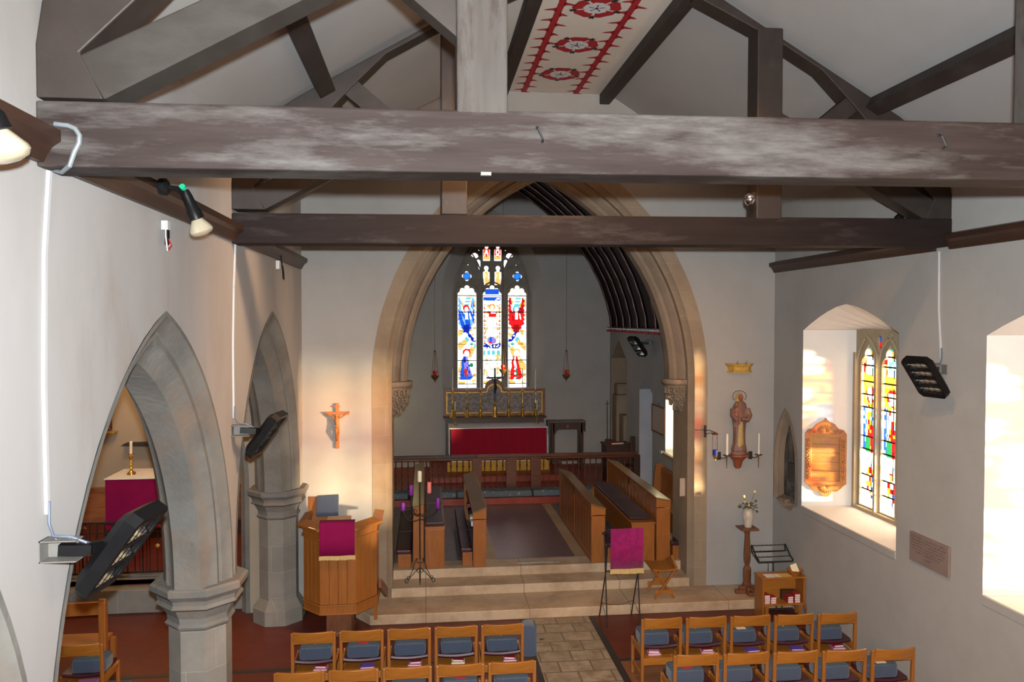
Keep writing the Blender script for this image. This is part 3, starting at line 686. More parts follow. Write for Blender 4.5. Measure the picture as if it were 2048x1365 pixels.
def eye_light(which):
    mir = (which == 2)
    def f(u, v):
        if v > 0.985: v_ = 0.985
        x = 1 - u if mir else u
        if bars(v): return LEAD
        if u < 0.035 or u > 0.965: return WHT
        if v < 0.055: return WHT
        if v < 0.085: return bricks(u, v, 5, 34, [YEL, YEL, CRM, WHT])
        if which == 1:
            c = WHT
            if v < 0.36:
                c = bricks(u, v, 7, 38, [WHT, CRM, CRM, YEL] if abs(u - .5) > 0.17 else [WHT, WHT, CRM])
                if v < 0.28 and (abs(u - 0.33) < 0.03 or abs(u - 0.68) < 0.03): c = WHT
            elif v < 0.41: c = TUR if (u * 4.0 % 1) < 0.6 else CRM
            elif v < 0.43: c = WHT
            elif v < 0.475 + 0.02 * (2 * u - 1) ** 2: c = DBL if hsh(int(u * 14), int(v * 90)) > 0.2 else WHT
            else:
                c = bricks(u, v, 6, 34, [WHT, CRM, CRM, YEL])
                if ell(u, v, 0.5, 0.515, 0.23, 0.038): c = [YEL, BLU, PUR, RED][int(hsh(int(u * 8), int(v * 60)) * 4)]
                if (u - 0.5) ** 2 * 7 + 0.50 > v > (u - 0.5) ** 2 * 7 + 0.47 and v < 0.66 and abs(u - .5) > .17: c = [RED, BLU, YEL][int(v * 60) % 3]
                if 0.555 < v < 0.76 and abs(u - 0.5) < 0.25 - (v - 0.55) * 0.25:
                    c = LEAD if abs((u - 0.5) * (1 + (0.76 - v) * 2) % 0.085) < 0.012 and abs(u - .5) > 0.02 else WHT
                if 0.49 < v < 0.90 and 0.035 < u and abs(abs(u - 0.5) - 0.40) < 0.035: c = [RED, YEL, SKY_, WHT][int(v * 90) % 4]
                if 0.76 < v < 0.80 and abs(u - 0.52) < 0.20: c = RED
                if 0.80 < v < 0.825 and 0.26 < u < 0.68: c = RED if hsh(int(u * 9), 3) > 0.3 else WHT
                if ell(u, v, 0.5, 0.87, 0.16, 0.035): c = ORG if not ell(u, v, 0.5, 0.865, 0.085, 0.022) else WHT
                if ell(u, v, 0.86, 0.83, 0.06, 0.018): c = YEL
                if v > 0.90: c = WHT
                if v > 0.935: c = BLU if hsh(int(u * 12), int(v * 100)) > 0.12 else WHT
                if v > 0.972: c = WHT
            return c
        # side lights: angel above, kneeling figure below
        wing, wd, halo = ((SKY_, BLU, RED) if which == 0 else (RED, DRD, TUR))
        c = rays(x, v, 1.5, 0.68)
        if c == CRM and hsh(int(u * 6), int(v * 30)) > 0.3: c = YEL
        if int(v * 30 + u * 2) != int((v + 0.004) * 30 + u * 2) and hsh(int(u * 5), int(v * 30), 4) > 0.4: c = LEAD
        d = math.hypot((x - 1.5), (v - 0.70) * 4.5)
        if 0.98 < d < 1.14 and v < 0.66: c = DBL if hsh(int(u * 13), int(v * 70)) > 0.12 else WHT
        if 1.14 < d < 1.18 and v < 0.66: c = WHT
        if 1.18 < d < 1.34 and v < 0.60: c = TUR if (math.atan2(v - 0.7, x - 1.5) * 9 % 1) < 0.55 else CRM
        # angel
        strand = hsh(int(u * 16 + v * 9), int(v * 22 + u * 7), 2)
        if 0.60 < v < 0.965:
            hw_ = 0.40 * min(1, (v - 0.575) / 0.12)
            if abs(u - 0.47) < hw_ + 0.03 * math.sin(v * 130):
                inner = (v > 0.86 and abs(u - 0.48) < 0.20 + (v - 0.86) * 0.8)
                if not inner:
                    c = wd if strand < 0.45 else (wing if strand < 0.85 else WHT)
                    if which == 2: c = RED if strand < 0.7 else (DRD if strand < 0.9 else WHT)
            if v > 0.855 and abs(u - 0.5 - (v - 0.9) * 1.2) < 0.13: c = TUR if int(v * 60) % 2 else WHT
            if 0.585 < v < 0.68 and abs(u - 0.46) < 0.15: c = DBL if which == 0 else DRD
            if 0.74 < v < 0.81 and abs(u - 0.47) < 0.07: c = WHT
        if ell(u, v, 0.46, 0.855, 0.16, 0.036): c = halo
        if ell(u, v, 0.47, 0.842, 0.09, 0.026): c = WHT
        # kneeling figure
        if ell(u, v, 0.48, 0.39, 0.20, 0.040): c = RED if which == 0 else YEL
        if ell(u, v, 0.49, 0.376, 0.13, 0.032): c = WHT
        if 0.10 < v < 0.35:
            k_ = (0.35 - v) / 0.25
            xl = 0.30 - 0.17 * k_ ** 0.7 + 0.02 * math.sin(v * 60); xr = 0.52 + 0.33 * k_ ** 1.3 if k_ < 0.85 else 0.85 - (k_ - 0.85) * 1.2
            cx_, w_ = (xl + xr) / 2, (xr - xl) / 2
            if xl < u < xr:
                t = (u - cx_) / w_
                if which == 0:
                    c = BLU if t < -0.35 else (PUR if hsh(int(t * 4), int(v * 25)) > 0.3 else DBL)
                    if abs(t - 0.0) < 0.25 and v < 0.22: c = RED if v > 0.13 else PUR
                    if v < 0.14: c = BLU
                else:
                    c = RED if t > 0.25 or t < -0.3 else (WHT if v > 0.22 else GRN)
                    if -0.3 < t < 0.0 and v < 0.24: c = RED if int(v * 40) % 2 else WHT
        if ell(u, v, 0.72, 0.255, 0.10, 0.022) and which == 0: c = GRN
        if v > 0.972: c = CRM if hsh(int(u * 5), int(v * 60)) > 0.5 else WHT
        return c
    return f
for i, (x0, x1) in enumerate(LX):
    (a0, b0), (a1, b1) = E(x0 - 0.01, 2.47), E(x1 + 0.01, 5.10)
    hgt = (E(0, 4.83)[1] - b0) / (b1 - b0)
    def fn(u, v, F_=eye_light(i), k=hgt):
        if v > k: # head of the light, pale with a coloured heart
            if i == 1 and v < k + 0.05: return BLU if abs(u - .5) < 0.36 else WHT
            return WHT if hsh(int(u * 7), int(v * 40)) > 0.3 else CRM
        return F_(u, v / k)
    glass_pane('glass', win, a0, b0, a1, b1, fn, 0.0115, lambda u, v: (u, CYE + 0.50, v))
def letter(kind):
    rows = {'A': ["..#..", ".#.#.", ".#.#.", "#####", "#...#", "#...#"], 'O': [".###.", "#...#", "#...#", "#...#", ".#.#.", "##.##"]}[kind]
    def f(u, v):
        if v > 0.70 or v < 0.10: return WHT
        if u < 0.10 or u > 0.90: return WHT
        cu, cv = (u - 0.26) / 0.48, (v - 0.30) / 0.34
        if 0 <= cu < 1 and 0 <= cv < 1 and rows[5 - int(cv * 6)][int(cu * 5)] == '#': return WHT
        if v > 0.24 + abs(u - 0.5) * 0.25: return (0.32, 0.02, 0.006)
        return YEL
    return f
for k, (x0, x1, z0, z1) in enumerate([(1.42, 1.62, 5.65, 6.11), (1.70, 1.90, 5.65, 6.11)]):
    (a0, b0), (a1, b1) = E(x0, z0), E(x1, z1)
    glass_pane('glass', win, a0, b0, a1, b1, letter('A' if k == 0 else 'O'), 0.011, lambda u, v: (u, CYE + 0.50, v))
for x0, x1 in ((1.42, 1.62), (1.70, 1.90)):
    (a0, b0), (a1, b1) = E(x0, 5.05), E(x1, 5.55)
    glass_pane('glass', win, a0, b0, a1, b1, lambda u, v: WHT if v > 0.70 or u < 0.18 or u > 0.84 else (YEL if hsh(int(u * 6), int(v * 9)) > 0.35 else CRM), 0.014, lambda u, v: (u, CYE + 0.50, v))
for cx_ in (1.03, 2.29):
    (a0, b0), (a1, b1) = E(cx_ - 0.14, 5.14), E(cx_ + 0.14, 5.42)
    glass_pane('glass', win, a0, b0, a1, b1, lambda u, v: (0.008, 0.08, 0.32) if (abs(u - .5) < 0.13 and abs(v - .5) < 0.36) or (abs(v - .5) < 0.13 and abs(u - .5) < 0.36) else WHT, 0.014, lambda u, v: (u, CYE + 0.50, v))
for s_ in (-1, 1):
    xa, xb = sorted((1.66 + s_ * 0.25, 1.66 + s_ * 0.80))
    (a0, b0), (a1, b1) = E(xa, 5.45), E(xb, 6.0)
    glass_pane('glass', win, a0, b0, a1, b1, lambda u, v: WHT, 0.2, lambda u, v: (u, CYE + 0.515, v))
    xa, xb = sorted((1.66 + s_ * 0.70, 1.66 + s_ * 0.84))
    (a0, b0), (a1, b1) = E(xa, 5.02), E(xb, 5.18)
    if s_ < 0: pass

# ---- wagon ceiling of the chancel
BARP = [(2.93, 3.98), (2.91, 4.25), (2.80, 4.68), (2.64, 5.12), (2.38, 5.62), (2.05, 6.10), (1.68, 6.50), (1.29, 6.85), (0.84, 7.20), (0.38, 7.50), (0.0, 7.70)]
CXM = 1.72
BP = [(CXM + x, z) for x, z in BARP] + [(CXM - x, z) for x, z in reversed(BARP[:-1])]
def sheet(mb, P, y0, y1, off=0.0, th=0.05):
    vs = []; n = len(P)
    for y in (y0, y1):
        for x, z in P: vs.append((x, y, z))
        for x, z in P:
            dx, dz = x - CXM, z - 3.9; l = math.hypot(dx, dz)
            vs.append((x + dx / l * th, y, z + dz / l * th))
    fs = []
    for i in range(n - 1):
        fs += [(i, i + 1, 2 * n + i + 1, 2 * n + i), (n + i, 3 * n + i, 3 * n + i + 1, n + i + 1)]
        for b in (0, 2 * n): fs.append((b + i, b + n + i, b + n + i + 1, b + i + 1))
    mb.add(vs, fs); return mb
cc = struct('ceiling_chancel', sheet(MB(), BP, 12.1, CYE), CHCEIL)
def along(P, t):
    L_ = [math.dist(P[i], P[i + 1]) for i in range(len(P) - 1)]; s_ = t * sum(L_)
    for i, l in enumerate(L_):
        if s_ <= l or i == len(L_) - 1:
            f = min(1, s_ / l); return (P[i][0] + (P[i + 1][0] - P[i][0]) * f, P[i][1] + (P[i + 1][1] - P[i][1]) * f)
        s_ -= l
def rib(y, ww, wr_, thick=True):
    m = MB(); K = 150
    def strip(f0, f1, dep, mi):
        vs = []
        for i in range(K + 1):
            t = i / K; x, z = along(BP, t); dx, dz = CXM - x, 3.9 - z; l = math.hypot(dx, dz) or 1
            for yy in (f0(t), f1(t)): vs.append((x + dx / l * dep, yy, z + dz / l * dep))
        m.add(vs, [(2 * i, 2 * i + 1, 2 * i + 3, 2 * i + 2) for i in range(K)], mi)
    wave = lambda t: 0.032 * abs(math.sin(t * PI * 26)) ** 0.7
    strip(lambda t: y - 0.075, lambda t: y + 0.075, 0.03, 2)
    strip(lambda t: y - 0.055 - ww * 0.2, lambda t: y - 0.055 + ww * 0.3 + wave(t) * (ww > 0.02), 0.036, 0)
    strip(lambda t: y + 0.03, lambda t: y + 0.03 + wr_ + 0.4 * wave(t + .01), 0.036, 1)
    m.build('painted_rib', [ROSEW2, ROSER2, CHCEIL], cc, fix=False)
ROSEW2 = mk('rib_white_paint', (0.80, 0.74, 0.74, 1), (0.66, 0.58, 0.58, 1), scale=8, rough=0.7)
ROSER2 = mk('rib_red_paint', (0.40, 0.012, 0.02, 1), (0.34, 0.01, 0.016, 1), scale=8, rough=0.7)
for y, a_, b_ in ((18.95, .03, .02), (18.35, .04, .02), (17.75, .04, .02), (17.15, .04, .02), (16.55, .045, .02), (15.9, .045, .02), (15.2, .045, .02), (14.45, .014, .012), (13.7, .014, .012), (12.95, .014, .012)):
    rib(y, a_, b_)
co = MB()
for sx, X in ((1, CX1), (-1, CX0)):
    co.box(X - sx * 0.07, 12.1, 3.93, X, CYE, 4.02, 0)
    k = 0; y = 12.15
    while y < CYE - 0.05:
        co.box(X - sx * 0.085, y, 3.965, X, y + 0.05, 3.995, 1); co.box(X - sx * 0.09, y + 0.02, 3.905, X, y + 0.085, 3.945, 2); y += 0.12
struct('trim_11', co, [DARKW, ROSEW2, ROSER2])

# ---- right wall with its windows
def wout(y0):
    y1 = y0 + 2.22; c = (y0 + y1) / 2
    A = [(y1, 4.05)] + [(y1 - (y1 - c) * t, 4.05 + 0.35 * (1 - (1 - t) ** 1.5)) for t in (0.2, 0.4, 0.6, 0.8)] + [(c, 4.40)] + \
        [(c - (c - y0) * (1 - t), 4.05 + 0.35 * (1 - (1 - t) ** 1.5)) for t in (0.8, 0.6, 0.4, 0.2)] + [(y0, 4.05)]
    return [(y0, 1.555), (y1, 1.555)] + A
W1, W2 = wout(8.20), wout(4.60)
nicheh = full_arch(10.89, 2.05, 0.34, 0.82, n=8, z0=1.52)
struct('wall_right', MB().prism([(-5, 0), (12.1, 0), (12.1, 6.0), (-5, 6.0)], 'YZ', WR, WR + 0.14, holes=[W1, W2, nicheh]), PLASTER)
def south_fn(which):
    def f(u, v):
        if any(abs(v - b) < 0.004 for b in (0.10, 0.19, 0.285, 0.345, 0.43, 0.52, 0.60, 0.68, 0.76, 0.86, 0.92)): return LEAD
        if u < 0.05 or u > 0.95: return WHT
        h = hsh(int(u * 7), int(v * 38), which)
        if abs((u * 7) % 1) < 0.09 and hsh(int(u * 7), int(v * 19), 8) > 0.35: return LEAD
        if v < 0.06: return WHT
        if v < 0.285:
            c = [SKY_, WHT, CR2, CR2][int(h * 4)]
            if ell(u, v, 0.5, 0.17, 0.22, 0.08): c = [RED, WHT, ORG, DRD][int(h * 4)]
            if u > 0.62 and v < 0.2: c = [DRD, BLU, RED][int(h * 3)] if h > 0.25 else WHT
            return c
        if v < 0.335: return WHT
        if v < 0.62:
            c = [BLU, SKY_, CR2, CR2, YEL][int(h * 5)]
            if abs(u - 0.62) < 0.27 and v < 0.50: c = RED if h > 0.18 else ORG
            if abs(u - 0.36) < 0.12 and v < 0.42: c = GRN
            if abs(u - 0.45) < 0.14 and v > 0.47: c = [WHT, RED, ORG][int(h * 3)]
            if u < 0.2: c = BLU if h > 0.4 else SKY_
            return c
        if v < 0.76:
            c = ORG if h > 0.45 else YEL
            if ell(u, v, 0.5, 0.68, 0.28, 0.05): c = RED if h > 0.4 else CRM
            if ell(u, v, 0.5, 0.675, 0.14, 0.035): c = WHT
            return c
        if v < 0.80: return (0.40, 0.17, 0.02)
        if v < 0.90:
            c = [WHT, CR2, WHT, TUR][int(h * 4)]
            if abs(u - 0.72) < 0.14: c = SKY_
            if u < 0.2: c = DRD if h > 0.4 else YEL
            return c
        if v < 0.95: return YEL if h > 0.5 else WHT
        return TUR if h > 0.3 else SKY_
    return f
def south_window(name, y0, W, sill_kind):
    t = thing(name, (WR, y0 + 1.11, 1.55), None, None, kind='structure')
    yi0, yi1 = y0 + 0.27, y0 + 1.97; XI = WR + 0.65
    n = len(W); inn = [(yi0, 1.60), (yi1, 1.60), (yi1, 4.06)]
    for q in W[3:-1]: inn.append((yi0 + (q[0] - y0) / 2.22 * 1.70, 4.075))
    inn.append((yi0, 4.06))
    vs = [(WR, q[0], q[1]) for q in W] + [(XI, q[0], q[1]) for q in inn]
    MB().add(vs, [(i, (i + 1) % n, n + (i + 1) % n, n + i) for i in range(n)]).build('splayed_reveal', REVEAL, t)
    Ls = [(yi1 - 0.12 - k * 0.485 - 0.38, yi1 - 0.12 - k * 0.485) for k in range(3)]
    hs = []
    for a, b in Ls:
        c = (a + b) / 2
        hs.append([(a, 1.66), (b, 1.66), (b, 3.58), (b - 0.03, 3.66), (c + 0.10, 3.70), (c + 0.09, 3.76), (c, 3.88), (c - 0.09, 3.76), (c - 0.10, 3.70), (a + 0.03, 3.66), (a, 3.58)])
    for k in range(2):
        c = (Ls[k][0] + Ls[k + 1][1]) / 2; hs.append([(c - 0.05, 3.86), (c, 3.76), (c + 0.05, 3.86), (c + 0.05, 3.97), (c, 4.01), (c - 0.05, 3.97)])
    tm = MB().prism([(yi0, 1.58), (yi1, 1.58), (yi1, 4.08), (yi0, 4.08)], 'YZ', XI, XI + 0.16, holes=hs)
    for k in range(2):
        c = (Ls[k][0] + Ls[k + 1][1]) / 2; tm.bar((XI - 0.02, c, 1.62), (XI - 0.02, c, 3.75), 0.045, 0.08, (1, 0, 0))
        for s_ in (-1, 1): tm.tube([(XI - 0.015, c, 3.6), (XI - 0.015, c + s_ * 0.06, 3.78), (XI - 0.015, c + s_ * 0.18, 3.92), (XI - 0.015, c + s_ * 0.30, 4.0)], 0.018, 6)
    for yy, s_ in ((yi1 - 0.04, -1), (yi0 + 0.04, 1)):
        tm.bar((XI - 0.02, yy, 1.62), (XI - 0.02, yy, 3.75), 0.05, 0.07, (1, 0, 0)); tm.tube([(XI - 0.015, yy, 3.6), (XI - 0.015, yy + s_ * 0.08, 3.8), (XI - 0.015, yy + s_ * 0.2, 3.95)], 0.018, 6)
    tm.box(XI - 0.05, yi0, 1.60, XI, yi1, 1.64)
    tm.build('tracery', TRACERY_L, t)
    for k, (a, b) in enumerate(Ls):
        glass_pane('glass', t, a - 0.01, 1.65, b + 0.01, 3.90, (lambda u, v, F_=south_fn(k): F_(1 - u, v)), 0.022, lambda u, v: (XI + 0.035, u, v))
    for k in range(2):
        c = (Ls[k][0] + Ls[k + 1][1]) / 2
        glass_pane('glass', t, c - 0.06, 3.75, c + 0.06, 4.02, lambda u, v: BLU if v > 0.5 else RED, 0.04, lambda u, v: (XI + 0.035, u, v))
    MB().box(WR - 0.012, y0 - 0.0, 1.47, WR + 0.02, y0 + 2.22, 1.558).build('sill_apron', PLASTER, t, bevel=0.004)
south_window('window_2', 8.20, W1, 0)
south_window('window_3', 4.60, W2, 0)

# ---- roof: two slopes and the flat strip with the painted roses
RX0, RX1 = 2 * AX - 2.77, 2.77
sl = (7.50 - 5.92) / (RX0 - WL)
for s_, nm in ((-1, 'ceiling_left_slope'), (1, 'ceiling_right_slope')):
    X = lambda x: AX + s_ * (x - AX)
    P = [(X(RX1 - 0.03), 7.52), (X(WR + 0.7), 7.50 - sl * (WR + 0.7 - RX1)), (X(WR + 0.7), 7.62 - sl * (WR + 0.7 - RX1)), (X(RX1 - 0.03), 7.64)]
    struct(nm, MB().prism(P, 'XZ', -5, 11.6), CEIL)
flat = struct('ceiling_flat_strip', MB().box(RX0 - 0.03, -5, 7.53, RX1 + 0.03, 11.6, 7.62), CEILS)
# painted decoration on the strip: two thorned stems and a row of roses
pm = MB(); Z = 7.526
def flatpoly(P, mi, dz=0.0):
    pm.add([(x, y, Z - dz) for x, y in P], [tuple(range(len(P)))], mi)
for X in (1.44, 2.21):
    flatpoly([(X - 0.038, 2.0), (X + 0.038, 2.0), (X + 0.038, 11.33), (X - 0.038, 11.33)], 0)
    y = 2.2; k = 0
    while y < 11.2:
        for s_ in (-1, 1):
            yy = y + (0.14 if s_ > 0 else 0); l = 0.14 if (s_ > 0) == (k % 2 == 0) or s_ < 0 else 0.10
            x0 = X + s_ * 0.03
            flatpoly([(x0, yy - 0.05), (x0 + s_ * 0.04, yy - 0.025), (x0 + s_ * l * 0.7, yy + 0.0), (x0 + s_ * l, yy + 0.03), (x0 + s_ * l * 0.62, yy + 0.035), (x0 + s_ * 0.035, yy + 0.03), (x0, yy + 0.07)], 0)
        y += 0.29; k += 1
def petal(cx, cy, a, r0, r1, hw, mi, dz):
    P = []
    for r, w_ in ((r0, hw * 0.35), (r0 + (r1 - r0) * 0.45, hw * 0.85), (r0 + (r1 - r0) * 0.8, hw), (r1, hw * 0.62), (r1 * 0.985, 0)): P.append((r, w_))
    Q = P + [(r, -w_) for r, w_ in reversed(P[:-1])]
    flatpoly([(cx + r * math.cos(a) - w_ * math.sin(a), cy + r * math.sin(a) + w_ * math.cos(a)) for r, w_ in Q], mi, dz)
for k in range(8):
    cx, cy = 1.83, 10.45 - 1.12 * k
    if cy < 2.5: break
    for j in range(5):
        a = -PI / 2 + 2 * PI * j / 5
        petal(cx, cy, a, 0.09, 0.26, 0.122, 0, 0.0); petal(cx, cy, a, 0.03, 0.145, 0.062, 2, 0.002)
        b = a + PI / 5
        flatpoly([(cx + r * math.cos(b + q), cy + r * math.sin(b + q)) for r, q in ((0.20, 0), (0.235, -0.13), (0.30, -0.09), (0.285, 0), (0.30, 0.09), (0.235, 0.13))], 1, 0.001)
        flatpoly([(cx + r * math.cos(a + q), cy + r * math.sin(a + q)) for r, q in ((0.03, -0.2), (0.085, -0.09), (0.095, 0), (0.085, 0.09), (0.03, 0.2))], 1, 0.004)
    flatpoly(circ(cx, cy, 0.022, 8), 1, 0.005)
ob = pm.build('painted_roses', [ROSER, ROSEB, ROSEW], flat, fix=False)
# unseen end and sides, so that the nave is closed
struct('wall_west', MB().box(-6.6, -5.2, 0, 6.0, -5, 8), DARKW)

# ---- wall plates
def plate(x, s_, y0, y1, nm):
    P = [(x, 4.915), (x + s_ * 0.035, 4.915), (x + s_ * 0.05, 4.95), (x + s_ * 0.075, 4.985), (x + s_ * 0.11, 5.01), (x + s_ * 0.11, 5.06), (x + s_ * 0.02, 5.085), (x, 5.085)]
    struct(nm, MB().prism(P, 'XZ', y0, y1), PLATE)
k = 12
for y0, y1 in ((-4.9, 3.75), (3.99, 7.33), (7.57, 11.18)):
    plate(WL, 1, y0, y1, 'trim_%d' % k); plate(WR, -1, y0, y1 if y1 < 11 else 11.3, 'trim_%d' % (k + 1)); k += 2
# ================================================================ ROOF TIMBERS
def truss(y, label, near):
    t = thing('roof_truss', (AX, y, 4.9), label, 'roof truss')
    d = 0.24
    m = MB().hexa([(WL, y, 4.895), (WR, y, 4.945), (WR, y + d, 4.945), (WL, y + d, 4.895), (WL, y, 5.175 + near * 0.02), (WR, y, 5.225 + near * 0.02), (WR, y + d, 5.225 + near * 0.02), (WL, y + d, 5.175 + near * 0.02)])
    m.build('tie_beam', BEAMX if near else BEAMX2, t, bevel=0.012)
    for x0, x1 in ((0.155, 0.40), (3.24, 3.50)):
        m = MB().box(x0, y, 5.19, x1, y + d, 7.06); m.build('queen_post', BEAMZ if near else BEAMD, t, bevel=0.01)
    R = [(2.66, 7.45), (4.73, 6.24), (5.10, 5.98), (5.22, 5.84), (5.28, 5.64), (5.31, 5.45), (5.31, 5.21), (5.02, 5.21), (5.12, 5.42), (4.84, 5.70), (4.22, 6.36), (3.91, 6.67), (3.46, 6.93), (2.62, 7.33)]
    for s_ in (1, -1):
        P = [(AX + s_ * (x - AX), z) for x, z in R]
        MB().prism(P, 'XZ', y + 0.01, y + d - 0.01).build('principal_rafter', BEAMD, t, bevel=0.008)
        A = [(5.02, 5.21), (5.14, 5.40), (3.40, 6.29), (3.40, 6.10)]
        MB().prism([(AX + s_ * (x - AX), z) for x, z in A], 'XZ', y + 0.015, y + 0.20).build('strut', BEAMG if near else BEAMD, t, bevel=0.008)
        B = [(4.28, 6.50), (4.38, 6.36), (3.40, 5.56), (3.40, 5.78)]
        MB().prism([(AX + s_ * (x - AX), z) for x, z in B], 'XZ', y + 0.03, y + 0.17).build('brace', BEAMD, t, bevel=0.008)
    return t
truss(3.75, 'big weathered roof truss whose pale tie beam crosses the whole nave', 1)
truss(7.33, 'darker roof truss with two queen posts in front of the chancel arch', 0)
for x, z, w_, h_, nm in ((4.47, 6.33, 0.16, 0.13, 'long dark lower purlin along the window side of the roof'), (2 * AX - 4.47, 6.33, 0.16, 0.13, 'long dark lower purlin along the arcade side of the roof'),
                     (2.64, 7.45, 0.15, 0.15, 'dark upper purlin at the window side edge of the rose-painted strip'), (1.10, 7.45, 0.15, 0.15, 'dark upper purlin at the arcade side edge of the rose-painted strip')):
    s_ = 1 if x > AX else -1
    m = MB().bar((x, -4.9, z), (x, 11.3, z), w_, h_, (s_ * 0.5, 0, 0.86) if z < 7 else (0, 0, 1))
    tag(m.build('purlin', BEAMD, loc=(x, 3, z), bevel=0.01), nm, 'purlin', 'roof purlins')
# iron bits on the near tie beam
for (x, z, lab) in ((0.555, 5.10, 'small iron shackle bolted to the middle of the near tie beam'), (2.64, 5.12, 'small iron staple on the window end of the near tie beam')):
    m = MB(); m.tube([(x - .012, 3.74, z + .03), (x - .012, 3.715, z + .02), (x + .012, 3.715, z - .03), (x + .014, 3.74, z - .035)], 0.006, 6); m.ico((x - .012, 3.745, z + .03), 0.009, sub=1); m.ico((x + .014, 3.745, z - .035), 0.009, sub=1)
    tag(m.build('shackle', IRON, loc=(x, 3.74, z), smooth=True), lab, 'shackle')
m = MB().box(0.27, 3.752, 4.898, 0.32, 3.78, 4.914)
tag(m.build('cable_clip', GREYP, loc=(0.27, 3.82, 4.9)), 'tiny white clip under the near tie beam below the queen post', 'clip')

# ================================================================ WALL HEATERS, CONDUITS, LAMPS
def heater(mx, my, mz, s, label, reach=0.25, tilt=36, hl=0.48, ln=0.34, dz=-0.06, dy=0.06, bars=3, yaw=14):
    """mx wall face; s = +1 leans out towards +X"""
    t = thing('infrared_heater', (mx, my, mz), label, 'heater', 'wall heaters of the church')
    a = math.radians(tilt); up = Vector((s * math.sin(a), 0, math.cos(a))); nrm = Vector((s * math.cos(a), 0, -math.sin(a)))
    c = Vector((mx + s * reach, my + dy + ln / 2, mz + dz)); Y = Vector((0, 1, 0))
    Rz = Matrix.Rotation(math.radians(-yaw * s), 3, 'Z'); up = Rz @ up; nrm = Rz @ nrm; Y = Rz @ Y
    def P(u, v, w_): return c + up * u + Y * v + nrm * w_
    th = 0.05; hh = hl / 2; lh = ln / 2
    m = MB(); ch = 0.038
    # housing: chamfered tray open at the front
    O = [(-hh, -lh + ch), (-hh + ch, -lh), (hh - ch, -lh), (hh, -lh + ch), (hh, lh - ch), (hh - ch, lh), (-hh + ch, lh), (-hh, lh - ch)]
    I = [(u * 0.86, v * 0.86) for u, v in O]; n = 8
    B_ = [(u * 0.80, v * 0.80) for u, v in O]
    vs = [P(u, v, -th) for u, v in B_] + [P(u, v, -th * 0.3) for u, v in O] + [P(u, v, th) for u, v in O] + [P(u, v, th) for u, v in I] + [P(u, v, -th * 0.4) for u, v in I]
    fs = []
    for r in range(4):
        for i in range(n): fs.append((r * n + i, r * n + (i + 1) % n, (r + 1) * n + (i + 1) % n, (r + 1) * n + i))
    fs.append(tuple(range(n - 1, -1, -1))); fs.append(tuple(4 * n + i for i in range(n)))
    m.add(vs, fs); m.build('housing', BLACKP, t, fix=True)
    for k in range(bars):
        u = (k - (bars - 1) / 2) * hl * 0.84 / bars; hw = hl * 0.40 / bars
        m = MB(); vs = []; K = 9
        for j in range(K + 1):
            q = -1 + 2 * j / K
            for v in (-lh * 0.80, lh * 0.80): vs.append(P(u + q * hw, v, th * 0.75 - 0.05 * (1 - q * q)))
        m.add(vs, [(2 * j, 2 * j + 1, 2 * j + 3, 2 * j + 2) for j in range(K)])
        r = m.build('reflector', CHROME, t, smooth=60, fix=False)
        MB().tube([P(u, -lh * 0.8, 0.02), P(u, lh * 0.8, 0.02)], 0.006, 8).build('lamp_tube', LAMPG, r, smooth=True)
    g = MB()
    for k in range(5):
        v = -lh * 0.8 + lh * 1.6 * k / 4; g.tube([P(-hh * 0.84, v, th), P(hh * 0.84, v, th)], 0.0025, 5)
    for k in range(bars + 1):
        u = (k - bars / 2) * hl * 0.84 / bars; g.bar(P(u, -lh * .84, th * .9), P(u, lh * .84, th * .9), 0.012, 0.012)
    g.build('guard', BLACKP, t)
    m = MB(); x0 = mx; 
    m.box(x0, my - 0.045, mz - 0.05, x0 + s * 0.006, my + 0.045, mz + 0.05); m.box(x0, my - 0.045, mz + 0.044, x0 + s * 0.16, my + 0.035, mz + 0.05); m.box(x0, my - 0.045, mz - 0.05, x0 + s * 0.16, my + 0.035, mz - 0.044)
    m.box(x0, my + 0.035, mz - 0.05, x0 + s * 0.14, my + 0.045, mz + 0.05)
    m.build('wall_bracket', GREYP, t)
    e = P(0, -lh * 0.2, -th)
    m = MB().bar((x0 + s * 0.07, my + 0.0, mz), (e.x, my + 0.02, mz - 0.01), 0.05, 0.05); m.bar((e.x - s * 0.03, my, mz), P(0, -lh * 0.2, -th * 0.8), 0.05, 0.05); m.build('arm', BLACKP, t)
    m = MB()
    for bx in (0.06, 0.12): m.ico((x0 + s * bx, my - 0.005, mz + 0.053), 0.008, sub=1)
    m.build('bolts', CHROME, t)
    MB().tube([(x0 + s * 0.02, my + 0.02, mz + 0.22), (x0 + s * 0.02, my + 0.015, mz + 0.12), (x0 + s * 0.05, my - 0.01, mz + 0.065), (x0 + s * 0.13, my - 0.015, mz + 0.06), (e.x - s * .02, my, mz + 0.03), P(-0.02, -lh * 0.3, -th)], 0.007, 8).build('cable', CABLE, t, smooth=True)
    return t
heater(WL, 3.76, 3.14, 1, 'black infrared heater close to the camera above the first arcade arch', yaw=6)
heater(WL, 7.28, 3.19, 1, 'black infrared heater on the arcade wall between the two arches', yaw=6)
heater(WR, 7.42, 3.69, -1, 'black infrared heater on the window wall between the two windows', bars=4, dy=-0.25, yaw=11)
heater(CX1, 15.55, 3.72, -1, 'black infrared heater inside the chancel under the striped ceiling', reach=0.28, bars=3, dy=-0.1)

